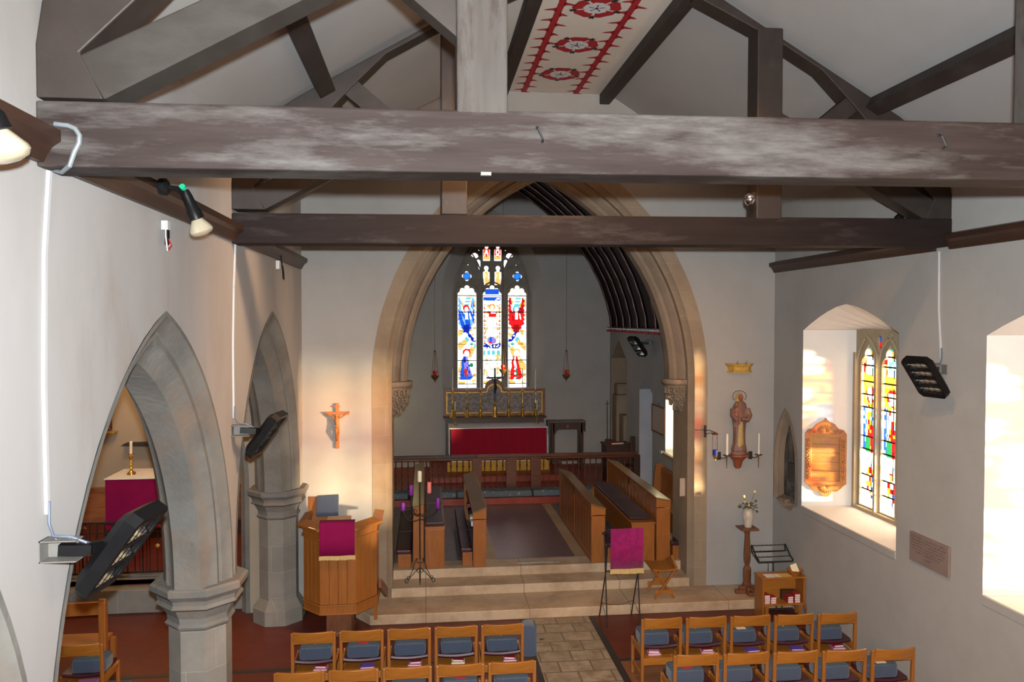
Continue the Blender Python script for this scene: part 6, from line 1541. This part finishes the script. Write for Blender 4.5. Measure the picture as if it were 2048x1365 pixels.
for i in range(12):
    a = -0.55 + (PI + 1.1) * i / 11; m.lathe([(0, -0.005), (0.011, -0.003), (0.011, 0.003), (0, 0.005)], (4.712 + 0.105 * math.cos(a), 11.21, 3.045 + 0.085 * math.sin(a)), 5, axis=Matrix.Rotation(PI / 2, 3, 'X'))
m.build('halo_of_stars', BRASSD, t)
t = thing('statue_bracket', (4.71, 11.2, 1.95), 'terracotta corbel bracket carrying the statue', 'bracket')
m = MB(); rings(m, [(0.03, 0.03, 1.945, 0, 0.05), (0.055, 0.05, 1.97, 0, 0.045), (0.075, 0.06, 2.06, 0, 0.035), (0.125, 0.085, 2.115, 0, 0.02), (0.165, 0.11, 2.14, 0, 0), (0.165, 0.11, 2.162, 0, 0)], (4.71, 11.21), 16); m.build('body', TERRA, t, smooth=35)
t = thing('gilt_canopy', (4.755, 11.24, 3.42), 'small gilt canopy fixed to the wall above the statue', 'canopy')
def halfpoly(m, R, c, n=4):
    vs = []
    for r, z in R:
        P = [(-1, 0), (-0.62, -0.62), (0.62, -0.62), (1, 0)]
        for px, py in P: vs.append((c[0] + px * r, c[1] + py * r * 0.7, z))
    k = 4; fs = [(i * k + j, i * k + j + 1, (i + 1) * k + j + 1, (i + 1) * k + j) for i in range(len(R) - 1) for j in range(3)] + [(3, 2, 1, 0)[::-1], tuple((len(R) - 1) * k + j for j in range(4))]
    fs += [(i * k, i * k + 3, (i + 1) * k + 3, (i + 1) * k) for i in range(len(R) - 1)]
    m.add(vs, fs)
m = MB(); halfpoly(m, [(0.20, 3.40), (0.20, 3.42), (0.185, 3.43), (0.185, 3.48), (0.225, 3.52), (0.235, 3.535)], (4.755, 11.325)); m.build('cornice', GILT, t)
m = MB()
for x in (4.69, 4.83): m.tube([(x, 11.25, 3.535), (x, 11.25, 3.56), (x + 0.015, 11.25, 3.575)], 0.004, 5); m.box(x - 0.02, 11.24, 3.535, x + 0.02, 11.26, 3.54)
m.build('hooks', IRON, t)
for x, lab in ((4.435, 'black wall sconce with a thick cream candle, between the hanging blue lamp and the statue'), (4.935, 'black wall sconce with a thin pale candle, between the statue and the wall corner')):
    t = thing('candle_sconce', (x, 11.3, 2.1), lab, 'sconce', 'pair of sconces beside the statue')
    MB().box(x - 0.03, 11.30, 2.07, x + 0.03, 11.33, 2.19).build('back_plate', IRON, t, bevel=0.006)
    m = MB().tube([(x, 11.30, 2.12), (x + 0.03, 11.24, 2.10), (x + 0.08, 11.20, 2.13)], 0.008, 7); m.tube([(x + 0.08, 11.20, 2.14), (x + 0.08, 11.20, 1.97)], [0.012, 0.005], 7); m.ico((x + 0.08, 11.20, 1.965), 0.010, sub=1); m.build('arm', BRASSD, t, smooth=True)
    MB().lathe([(0, 2.145), (0.05, 2.15), (0.06, 2.16), (0, 2.158)], (x + 0.08, 11.20, 0), 14).build('drip_pan', IRON, t)
    th_ = 0.021 if x < 4.6 else 0.014
    c = MB().lathe([(0, 2.161), (th_, 2.161), (th_ * 0.85, 2.48), (0, 2.485)], (x + 0.085, 11.20, 0), 12).build('candle', WAX, loc=(x + 0.085, 11.20, 2.16), smooth=40)
    tag(c, ('thick cream candle in the sconce by the chancel arch' if x < 4.6 else 'thin pale candle in the sconce by the wall corner'), 'candle')
t = thing('blue_votive_lamp', (4.31, 11.1, 2.15), 'small blue glass lamp hanging from an iron bracket at the edge of the chancel arch', 'lamp')
m = MB().tube([(4.20, 11.32, 2.52), (4.24, 11.2, 2.54), (4.29, 11.1, 2.52)], 0.006, 6); m.box(4.20, 11.29, 2.42, 4.23, 11.32, 2.60); m.tube([(4.215, 11.3, 2.46), (4.25, 11.2, 2.50), (4.29, 11.1, 2.51)], 0.005, 6); m.tube([(4.05, 11.31, 2.53), (4.13, 11.28, 2.53), (4.21, 11.3, 2.54)], 0.004, 5); m.build('bracket', IRON, t)
m = MB()
for k in (-1, 1): m.tube([(4.29, 11.1, 2.52), (4.29 + k * 0.035, 11.1, 2.47), (4.295 + k * 0.038, 11.1, 2.18)], 0.004, 5)
m.lathe([(0.05, 2.49), (0.052, 2.50), (0.02, 2.52), (0, 2.52)], (4.29, 11.1, 0), 10); m.build('chains', BRASSD, t)
MB().lathe([(0, 2.17), (0.034, 2.18), (0.036, 2.26), (0.033, 2.26), (0.03, 2.19), (0, 2.19)], (4.295, 11.1, 0), 14).build('blue_glass', BLUEGLASS, t, smooth=True)
MB().lathe([(0, 2.10), (0.012, 2.105), (0.01, 2.12), (0.03, 2.15), (0.034, 2.18), (0, 2.18)], (4.295, 11.1, 0), 12).build('cup', BRASS, t, smooth=True)

# ================================================================ PEDESTAL WITH ROSES
t = thing('wooden_pedestal', (4.74, 10.95, 0.14), 'tall turned wooden pedestal stand in the corner by the statue', 'pedestal')
m = MB().lathe([(0.055, 0.30), (0.06, 0.50), (0.045, 0.54), (0.03, 0.56), (0.045, 0.60), (0.052, 0.66), (0.048, 0.78), (0.036, 1.02), (0.045, 1.04), (0.036, 1.055), (0.05, 1.09), (0.06, 1.10)], (4.74, 10.95, 0), 8, rot=PI / 8); m.build('shaft', MIDW, t)
m = MB()
m.box(4.56, 10.91, 0.1405, 4.92, 10.99, 0.20); m.box(4.70, 10.77, 0.1405, 4.78, 11.13, 0.20); m.box(4.62, 10.915, 0.20, 4.86, 10.985, 0.25); m.box(4.705, 10.83, 0.20, 4.775, 11.07, 0.25); m.box(4.69, 10.90, 0.25, 4.79, 11.0, 0.31); m.build('cross_foot', MIDW, t, bevel=0.012)
o = MB().box(4.61, 10.82, 1.10, 4.87, 11.08, 1.125).build('top', MIDW, t, bevel=0.005)
t = thing('rose_vase', (4.75, 10.95, 1.127), 'cream crackle vase holding a few dried yellow roses on the tall pedestal', 'vase')
MB().lathe([(0, 1.1265), (0.05, 1.1265), (0.058, 1.16), (0.078, 1.26), (0.082, 1.32), (0.07, 1.365), (0.055, 1.385), (0.062, 1.405), (0.055, 1.405), (0.045, 1.385), (0.045, 1.3), (0, 1.3)], (4.75, 10.95, 0), 20).build('vase', VASE, t, smooth=True)
rnd = random.Random(11)
heads = [(4.66, 10.90, 1.60, 0.028), (4.84, 10.93, 1.66, 0.028), (4.67, 10.88, 1.53, 0.022), (4.72, 10.86, 1.48, 0.020), (4.72, 11.0, 1.50, 0.018)]
for i, (x, y, z, r) in enumerate(heads):
    m = MB().tube([(4.75, 10.95, 1.36), ((x + 4.75) / 2 + .01, (y + 10.95) / 2, (z + 1.4) / 2), (x, y, z - 0.02)], 0.003, 5, m=0)
    for k in range(7):
        a = 2 * PI * k / 7 * 2.4; rr = r * (0.25 + 0.09 * k); m.ico((x + rr * 0.55 * math.cos(a), y + rr * 0.55 * math.sin(a), z - 0.002 * k), r * 0.62, m=1, sub=1, sc=(1, 1, 1.15))
    m.build('rose', [LEAF, ROSEY if i != 1 else mk('pale_rose', (0.80, 0.72, 0.38, 1), (0.7, 0.6, 0.3, 1), rough=0.7)], t, smooth=True)
m = MB()
for k in range(60):
    a = rnd.random() * 2 * PI; rr = 0.03 + 0.11 * rnd.random() ** 0.8; z = 1.40 + 0.10 * rnd.random() * (1.2 - rr * 5); s_ = 0.014 + 0.012 * rnd.random()
    p = Vector((4.75 + rr * math.cos(a), 10.95 + rr * math.sin(a) * .8, max(1.37, z))); u = Vector((math.cos(a), math.sin(a), rnd.uniform(-.5, .8))).normalized(); v = u.cross(Z_).normalized(); w_ = u.cross(v)
    m.add([p - u * s_, p + v * s_ * .6 + w_ * .003, p + u * s_ * 1.2, p - v * s_ * .6 + w_ * .003], [(0, 1, 2), (0, 2, 3)])
for (x, y, z) in ((4.88, 10.93, 1.36), (4.60, 10.93, 1.44), (4.86, 10.93, 1.52)):
    m.tube([(4.75, 10.95, 1.38), ((x + 4.75) / 2, y, (z + 1.42) / 2), (x, y, z)], 0.0025, 4)
    for k in range(4): m.ico((x + 0.012 * math.cos(k * 1.7), y, z + 0.012 * math.sin(k * 1.7)), 0.012, sub=1, sc=(1, .4, .7))
m.build('foliage', LEAF, t)

# ================================================================ VOTIVE STAND AND BOOKCASE
t = thing('votive_candle_stand', (5.0, 10.75, 0), 'black iron votive candle rack with three rows of prickets', 'candle stand')
fx0, fx1 = 4.77, 5.285; 
def V(x, q): # q 0 front low .. 1 back high
    return (x, 10.62 + 0.24 * q, 0.70 + 0.18 * q)
m = MB(); m.tube([V(fx0, 0), V(fx1, 0)], 0.012, 8); m.tube([(fx0, 10.62, 0.70), (fx0, 10.86, 0.78)], 0.009, 7); m.tube([(fx0, 10.86, 0.78), (fx1, 10.86, 0.78)], 0.010, 7)
for x in (fx0, fx1): m.tube([V(x, 0), (x, 10.61, 0.73), V(x, 0.3), V(x, 1)], 0.011, 8); m.tube([V(x, 1), (x, 10.87, 0.86), (x, 10.86, 0.78)], 0.011, 8)
m.build('frame', IRON, t, smooth=True)
for q in (0.30, 0.62, 0.97):
    r = MB(); a, b = V(fx0, q), V(fx1, q); r.tube([a, b], 0.005, 6)
    for k in range(8):
        x = fx0 + (fx1 - fx0) * (k + 0.5) / 8; r.lathe([(0, a[2]), (0.011, a[2]), (0.011, a[2] + 0.004), (0.003, a[2] + 0.006), (0, a[2] + 0.026)], (x, a[1], 0), 7)
    r.build('pricket_row', IRON, t)
m = MB().tube([(5.0, 10.64, 0.69), (5.0, 10.62, 0.30), (5.04, 10.60, 0.02)], 0.013, 8); m.tube([(4.93, 10.65, 0.69), (4.93, 10.65, 0.25)], 0.005, 6); m.tube([(5.0, 10.62, 0.32), (5.12, 10.56, 0.02)], 0.010, 7); m.tube([(4.78, 10.62, 0.012), (5.2, 10.58, 0.012)], 0.013, 7); m.build('stem', IRON, t, smooth=True)
t = thing('low_bookcase', (4.98, 10.3, 0), 'low oak bookcase on legs against the window wall', 'bookcase')
bx0, bx1, by0, by1, bzt = 4.66, 5.29, 10.24, 10.50, 0.60
MB().box(bx0 - 0.01, by0 - 0.01, bzt - 0.02, bx1 + 0.02, by1 + 0.01, bzt).build('top', OAKX, t, bevel=0.004)
MB().box(bx0, by0, 0.0, bx0 + 0.03, by1, bzt - 0.02).build('side', OAKZ, t, bevel=0.003); MB().box(bx1 - 0.03, by0, 0.20, bx1, by1, bzt - 0.02).build('side', OAKZ, t, bevel=0.003)
MB().box(bx0 + 0.03, by1 - 0.015, 0.22, bx1 - 0.03, by1, bzt - 0.02).build('back', OAKX, t); MB().box(bx0 + 0.03, by0, 0.20, bx1 - 0.03, by1, 0.225).build('shelf', OAKX, t, bevel=0.002)
for x in (bx0 + 0.045, bx1 - 0.10): MB().box(x, by0, 0, x + 0.05, by0 + 0.03, 0.20).build('leg', OAKZ, t, bevel=0.003)
MB().box(bx1 - 0.03, by1 - 0.03, 0.0, bx1, by1, 0.20).build('leg', OAKZ, t)
MB().lathe([(0.012, 0.02), (0.018, 0.05), (0.010, 0.07), (0.024, 0.10), (0.028, 0.15), (0.018, 0.20), (0.0, 0.21)], (bx1 + 0.012, by0 + 0.02, 0), 10).build('turned_drop', MIDW, t, smooth=True)
k = 0
for x, n, mt in ((4.745, 4, PAPER), (4.835, 3, PAPER), (5.085, 3, PAPER), (5.185, 4, BOOKP)):
    for j in range(n):
        z = 0.2255 + j * 0.0305
        b = book_at(x, by0 + 0.085, z, 0.082, 0.13, 0.030, BOOKR, 0.02 * ((j * 7 + k) % 3 - 1), 'red hymn book with pale page edges, number %d from the bottom of the %s pile on the bookcase shelf' % (j + 1, {4.745: 'leftmost', 4.835: 'second', 5.085: 'third', 5.185: 'rightmost pink-edged'}[x]), 'book', 'hymn books on the bookcase shelf')
        b['label'] = '%s red hymn book of the %s on the low bookcase' % (['bottom', 'second', 'third', 'topmost'][j], {4.745: 'tall pile at the pedestal end', 4.835: 'short pile near the pedestal end', 5.085: 'pale-edged pile near the wall end', 5.185: 'pink-edged pile at the wall end'}[x]); k += 1
tag(MB().box(5.02, 10.38, 0.2255, 5.23, 10.47, 0.36).build('dark_box', DARKW, loc=(5.1, 10.4, 0.2255), bevel=0.01), 'dark box behind the book piles on the low bookcase', 'box')
for x, mt, lab in ((4.765, PAPER, 'white leaflet at the pedestal end'), (4.835, PAPER, 'white leaflet second from the pedestal end'), (4.915, NOTICE2 if 'NOTICE2' in globals() else PAPERC, 'cream leaflet in the middle'), (4.995, PAPERY, 'yellow leaflet beside the cream one'), (5.07, PAPERY, 'yellow leaflet beside the bowl')):
    tag(MB().box(x - 0.036, by0 + 0.02, bzt + 0.0005, x + 0.036, by0 + 0.16, bzt + 0.003).build('leaflet', mt, loc=(x, by0 + 0.09, bzt)), lab + ' on top of the low bookcase', 'leaflet', 'leaflets on the low bookcase')
t = thing('wooden_bowl', (5.19, 10.37, bzt), 'shallow wooden bowl on the window end of the low bookcase', 'bowl')
MB().lathe([(0, bzt + 0.001), (0.06, bzt + 0.001), (0.065, bzt + 0.01), (0.115, bzt + 0.07), (0.108, bzt + 0.07), (0.055, bzt + 0.015), (0, bzt + 0.012)], (5.19, 10.36, 0), 24).build('bowl', WOODCARVE, t, smooth=35)
t = thing('greeting_card', (5.19, 10.33, bzt + 0.02), 'cream card propped up in the wooden bowl', 'card'); 
MB().hexa([(5.14, 10.31, bzt + 0.02), (5.235, 10.315, bzt + 0.05), (5.235, 10.325, bzt + 0.05), (5.14, 10.32, bzt + 0.02), (5.12, 10.37, bzt + 0.125), (5.215, 10.375, bzt + 0.15), (5.215, 10.379, bzt + 0.15), (5.12, 10.374, bzt + 0.125)]).build('card', PAPERC, t)

# ================================================================ WALL MONUMENT, PLAQUE, HONOURS BOARD
m = MB(); arch_band(m, 10.89, 2.05, 0.36, 0.86, [(0, -0.03), (0.025, -0.035), (0.045, -0.01), (0.05, 0.02), (0.075, 0.03), (0.08, 0.10), (0.085, 0.20)], 'YZ', WR, 1, n=10, z0=1.50)
t = thing('wall_niche_monument', (WR, 10.89, 1.46), 'pointed stone niche monument in the window wall beside the corner', 'monument')
m.build('moulded_arch', STONE, t, smooth=30)
MB().box(WR + 0.10, 10.56, 1.50, WR + 0.13, 11.22, 2.80).build('back_slab', mk('mottled_niche_stone', (0.13, 0.11, 0.10, 1), (0.035, 0.03, 0.03, 1), scale=5, rough=0.8, lo=.4, hi=.6), t)
MB().box(WR + 0.06, 10.70, 1.80, WR + 0.10, 10.98, 2.08).build('black_tablet', BLACKM, t); MB().box(WR + 0.06, 10.72, 2.12, WR + 0.10, 10.82, 2.60).build('side_pier', BLACKM, t)
m = MB().hexa([(WR - 0.10, 10.78, 1.46), (WR - 0.02, 10.74, 1.42), (WR + 0.2, 10.6, 1.44), (WR + 0.2, 11.28, 1.46), (WR - 0.14, 10.95, 1.55), (WR - 0.02, 10.62, 1.52), (WR + 0.2, 10.55, 1.54), (WR + 0.2, 11.28, 1.56)]); m.box(WR - 0.09, 10.75, 1.50, WR + 0.0, 10.95, 1.57); m.build('carved_ledge', STONE, t, bevel=0.02)
t = thing('stone_plaque', (WR, 7.59, 1.73), 'pinkish stone plaque with faint red incised lines of writing below the wall heater', 'plaque')
MB().box(WR - 0.03, 7.27, 1.57, WR, 7.91, 1.885).build('slab', PLAQUE, t, bevel=0.005)
m = MB(); rnd = random.Random(5)
for L_, (z, ya, yb) in enumerate([(1.845, 7.88, 7.33), (1.812, 7.87, 7.32), (1.780, 7.88, 7.33), (1.748, 7.87, 7.34), (1.716, 7.86, 7.33), (1.684, 7.80, 7.40), (1.64, 7.66, 7.56)]):
    y = ya
    while y > yb:
        wl = rnd.randint(2, 7)
        for _ in range(wl):
            h_ = 0.013 if rnd.random() < 0.7 else 0.019; kind = rnd.randint(0, 3); w_ = 0.0085
            m.box(WR - 0.0315, y - 0.002, z - 0.006, WR - 0.0295, y, z - 0.006 + h_)
            if kind != 1: m.box(WR - 0.0315, y - w_, z - 0.006 + (h_ - 0.003) * (kind / 3), WR - 0.0295, y, z - 0.006 + (h_ - 0.003) * (kind / 3) + 0.0025)
            if kind > 1: m.box(WR - 0.0315, y - w_, z - 0.006, WR - 0.0295, y - w_ + 0.002, z + 0.007)
            y -= w_ + 0.004
            if y <= yb: break
        y -= 0.008
m.build('incised_lines', INCISED, t)
# board on the sunlit far reveal of window 2; the reveal runs from (WR,10.42) to (WR+.65,10.17)
t = thing('honours_board', (5.60, 10.29, 1.7), 'carved oak board with a blank panel and shaped crest, hanging in the sunlit window reveal', 'board')
dirx = Vector((0.65, -0.25, 0)).normalized(); nr = Vector((-0.25, -0.65, 0)).normalized(); O0 = Vector((5.60, 10.312, 0)) + nr * 0.004
def BP_(u, z, d): p = O0 + dirx * u + nr * d; return (p.x, p.y, z)
def bprism(poly, d0, d1, holes=()):
    b = MB().prism(poly, 'XZ', 0, 1, holes=holes); b.v = [BP_(q[0], q[2], d0 + (d1 - d0) * q[1]) for q in b.v]; return b
W_ = 0.275
crest = [(W_, 1.90), (W_, 2.60), (0.235, 2.655), (0.18, 2.665), (0.155, 2.69), (0.12, 2.735), (0.06, 2.765), (0.025, 2.79), (0, 2.825)]
foot = [(0, 1.705), (0.04, 1.715), (0.07, 1.745), (0.09, 1.785), (0.15, 1.79), (0.20, 1.83), (0.235, 1.87)]
outl = [(x, z) for x, z in foot] + crest + [(-x, z) for x, z in reversed(crest[:-1])] + [(-x, z) for x, z in reversed(foot[1:])]
bprism(outl, 0.0, 0.03, holes=[[(-0.185, 1.93), (0.185, 1.93), (0.185, 2.55), (-0.185, 2.55)]]).build('carved_frame', WOODCARVE, t, bevel=0.005)
bprism([(-0.19, 1.925), (0.19, 1.925), (0.19, 2.555), (-0.19, 2.555)], 0.0, 0.012).build('panel', WOODCARVE, t)
m = MB()
for k in range(4): 
    z = 2.07 + k * 0.125; b = bprism([(-0.185, z), (0.185, z), (0.185, z + 0.006), (-0.185, z + 0.006)], 0.012, 0.016); m.add(b.v, b.f)
m.build('panel_battens', MIDW, t)
m = MB(); rnd = random.Random(2)
def leafspray(cu, cz, n, L_, a0, a1):
    for k in range(n):
        a = a0 + (a1 - a0) * k / (n - 1); m.tube([BP_(cu + 0.01 * math.cos(a), cz + 0.01 * math.sin(a), 0.030), BP_(cu + L_ * .6 * math.cos(a + .15), cz + L_ * .6 * math.sin(a + .15), 0.038), BP_(cu + L_ * math.cos(a), cz + L_ * math.sin(a), 0.031)], [0.004, 0.010, 0.003], 6)
leafspray(0, 2.62, 11, 0.11, 0.05, PI - 0.05); leafspray(0, 1.86, 11, 0.10, -PI + 0.1, -0.1)
for s_ in (-1, 1):
    leafspray(s_ * 0.17, 2.60, 6, 0.07, PI * 0.1, PI * 0.9)
    for k in range(11): z = 1.98 + k * 0.052; leafspray(s_ * 0.23, z, 4, 0.032, k * 0.9, k * 0.9 + 4.5)
m.build('leaf_carving', WOODCARVE, t, smooth=60)

# ================================================================ AISLE CHAPEL
t = thing('aisle_altar', (-4.5, 14.0, 0.42), 'side altar with a purple-red frontal seen through the arcade arch', 'altar')
MB().box(-5.42, 13.93, 0.425, -3.6, 14.75, 1.45).build('body', DARKW, t)
m = MB(); vs = []; K = 30
for i in range(K + 1):
    q = i / K; x = -5.45 + 1.88 * q; f = 0.008 * math.sin(q * 17); vs += [(x, 13.89 + f, 0.60), (x, 13.895, 1.455)]
m.add(vs, [(2 * i, 2 * i + 2, 2 * i + 3, 2 * i + 1) for i in range(K)]); m.box(-5.455, 13.90, 0.60, -5.445, 14.72, 1.455); m.build('frontal', BURG2, t, smooth=50, fix=False)
t = thing('aisle_altar_cloth', (-4.5, 14.3, 1.46), 'white cloth covering the side altar', 'altar cloth'); MB().box(-5.47, 13.885, 1.458, -3.55, 14.8, 1.475).build('top', LINEN, t)
t = thing('aisle_candlestick', (-5.15, 14.25, 1.476), 'turned brass candlestick with a white candle on the side altar', 'candlestick')
MB().lathe([(0, 1.4762), (0.075, 1.4762), (0.07, 1.50), (0.035, 1.53), (0.02, 1.56), (0.034, 1.59), (0.018, 1.61), (0.034, 1.645), (0.018, 1.67), (0.034, 1.705), (0.018, 1.73), (0.028, 1.76), (0.022, 1.79), (0.055, 1.83), (0.055, 1.84), (0.02, 1.845), (0, 1.845)], (-5.15, 14.25, 0), 16).build('stem', BRASS, t, smooth=35)
MB().tube([(-5.15, 14.25, 1.84), (-5.15, 14.25, 2.06)], 0.026, 12).build('candle', WAX, t, smooth=40)
t = thing('iron_altar_rail', (-4.6, 11.9, 0.42), 'black iron railing with small gold ornaments in front of the side altar', 'altar rail')
m = MB(); m.box(-6.1, 11.89, 1.20, -2.75, 11.91, 1.225); m.box(-6.1, 11.89, 0.46, -2.75, 11.91, 0.48); m.box(-6.1, 11.89, 1.06, -2.75, 11.905, 1.075); m.build('rails', IRON, t)
m = MB(); x = -6.05; bars_ = []
while x < -2.8:
    m.box(x - 0.006, 11.893, 0.425, x + 0.006, 11.907, 1.20); x += 0.105
m.build('upright_bars', IRON, t)
m = MB(); k = 0; x = -5.68
for xc in (-5.62, -4.99, -4.15, -3.52):
    for d in (-0.05, 0, 0.05): m.box(xc + d - 0.004, 11.893, 0.48, xc + d + 0.004, 11.907, 1.065)
m.build('thin_bars', IRON, t)
m = MB()
for xc in (-4.99, -3.94, -5.9): 
    m.lathe([(0, -0.006), (0.035, 0), (0, 0.006)], (xc, 11.885, 0.86), 4, axis=Matrix.Rotation(PI / 2, 3, 'X'))
    m.tube([(xc - 0.05, 11.885, 1.14), (xc - 0.03, 11.885, 1.17), (xc, 11.885, 1.145), (xc + 0.03, 11.885, 1.17), (xc + 0.05, 11.885, 1.14)], 0.005, 5)
m.build('gold_ornaments', GILT, t)
tag(MB().box(-6.1, 11.80, 0.4255, -2.7, 12.0, 0.455).build('stone_kerb', STONE_A, loc=(-4.5, 11.9, 0.425), bevel=0.008), 'rough stone kerb beneath the iron railing', 'kerb')
t = thing('wood_panelling', (-4.5, 15.15, 0.42), 'ribbon-grained wooden dado behind the side altar', 'panelling')
MB().box(-6.39, 15.12, 0.425, -2.36, 15.19, 1.02).build('panels', PANELR, t); MB().box(-6.39, 15.09, 1.02, -2.36, 15.19, 1.07).build('capping', PANELR, t)
t = thing('painted_icon_case', (-5.7, 15.15, 2.2), 'gilded and painted bracketed picture case on the wall beside the side altar', 'picture')
def icon(x0, x1):
    MB().box(x0 + 0.02, 15.10, 2.15, x1 - 0.10, 15.19, 2.66).build('frame', BOOKR if False else mk('deep_crimson_paint', (0.10, 0.008, 0.01, 1), (0.08, 0.007, 0.008, 1), rough=0.6), t)
    MB().box(x0 + 0.06, 15.088, 2.20, x1 - 0.15, 15.10, 2.61).build('picture', MIDW, t)
    m = MB()
    for k in range(9):
        z = 2.17 + k * 0.058; m.box(x1 - 0.13, 15.09, z, x1 - 0.11, 15.10, z + 0.025); m.box(x0 + .03, 15.09, z, x0 + .05, 15.10, z + 0.025)
    m.build('painted_studs', GILT, t)
    m = MB(); m.box(x0 - 0.05, 15.02, 2.66, x1, 15.19, 2.70); m.box(x0 - 0.03, 15.05, 2.70, x1 - 0.02, 15.19, 2.77); m.box(x0 - 0.06, 14.98, 2.77, x1 + 0.01, 15.19, 2.79)
    m.box(x0 - 0.05, 15.0, 2.10, x1, 15.19, 2.13); m.box(x0 - 0.02, 15.04, 2.06, x1 - 0.03, 15.19, 2.10); m.build('gilt_cornice', GILT, t, bevel=0.006)
    MB().prism([(x0, 2.06), (x1 - 0.06, 2.06), ((x0 + x1) / 2 + 0.02, 1.96), ((x0 + x1) / 2 - 0.10, 1.96)], 'XZ', 15.08, 15.19).build('bracket', GILT, t)
icon(-6.36, -5.72)
tag(MB().prism([(-5.60, 1.86), (-4.9, 1.84), (-4.9, 1.92), (-5.55, 1.90)], 'XZ', 14.98, 15.19).build('wooden_shelf', BEAMG, loc=(-5.2, 15.1, 1.88)), 'short grey wooden shelf on the wall behind the side altar candle', 'shelf')
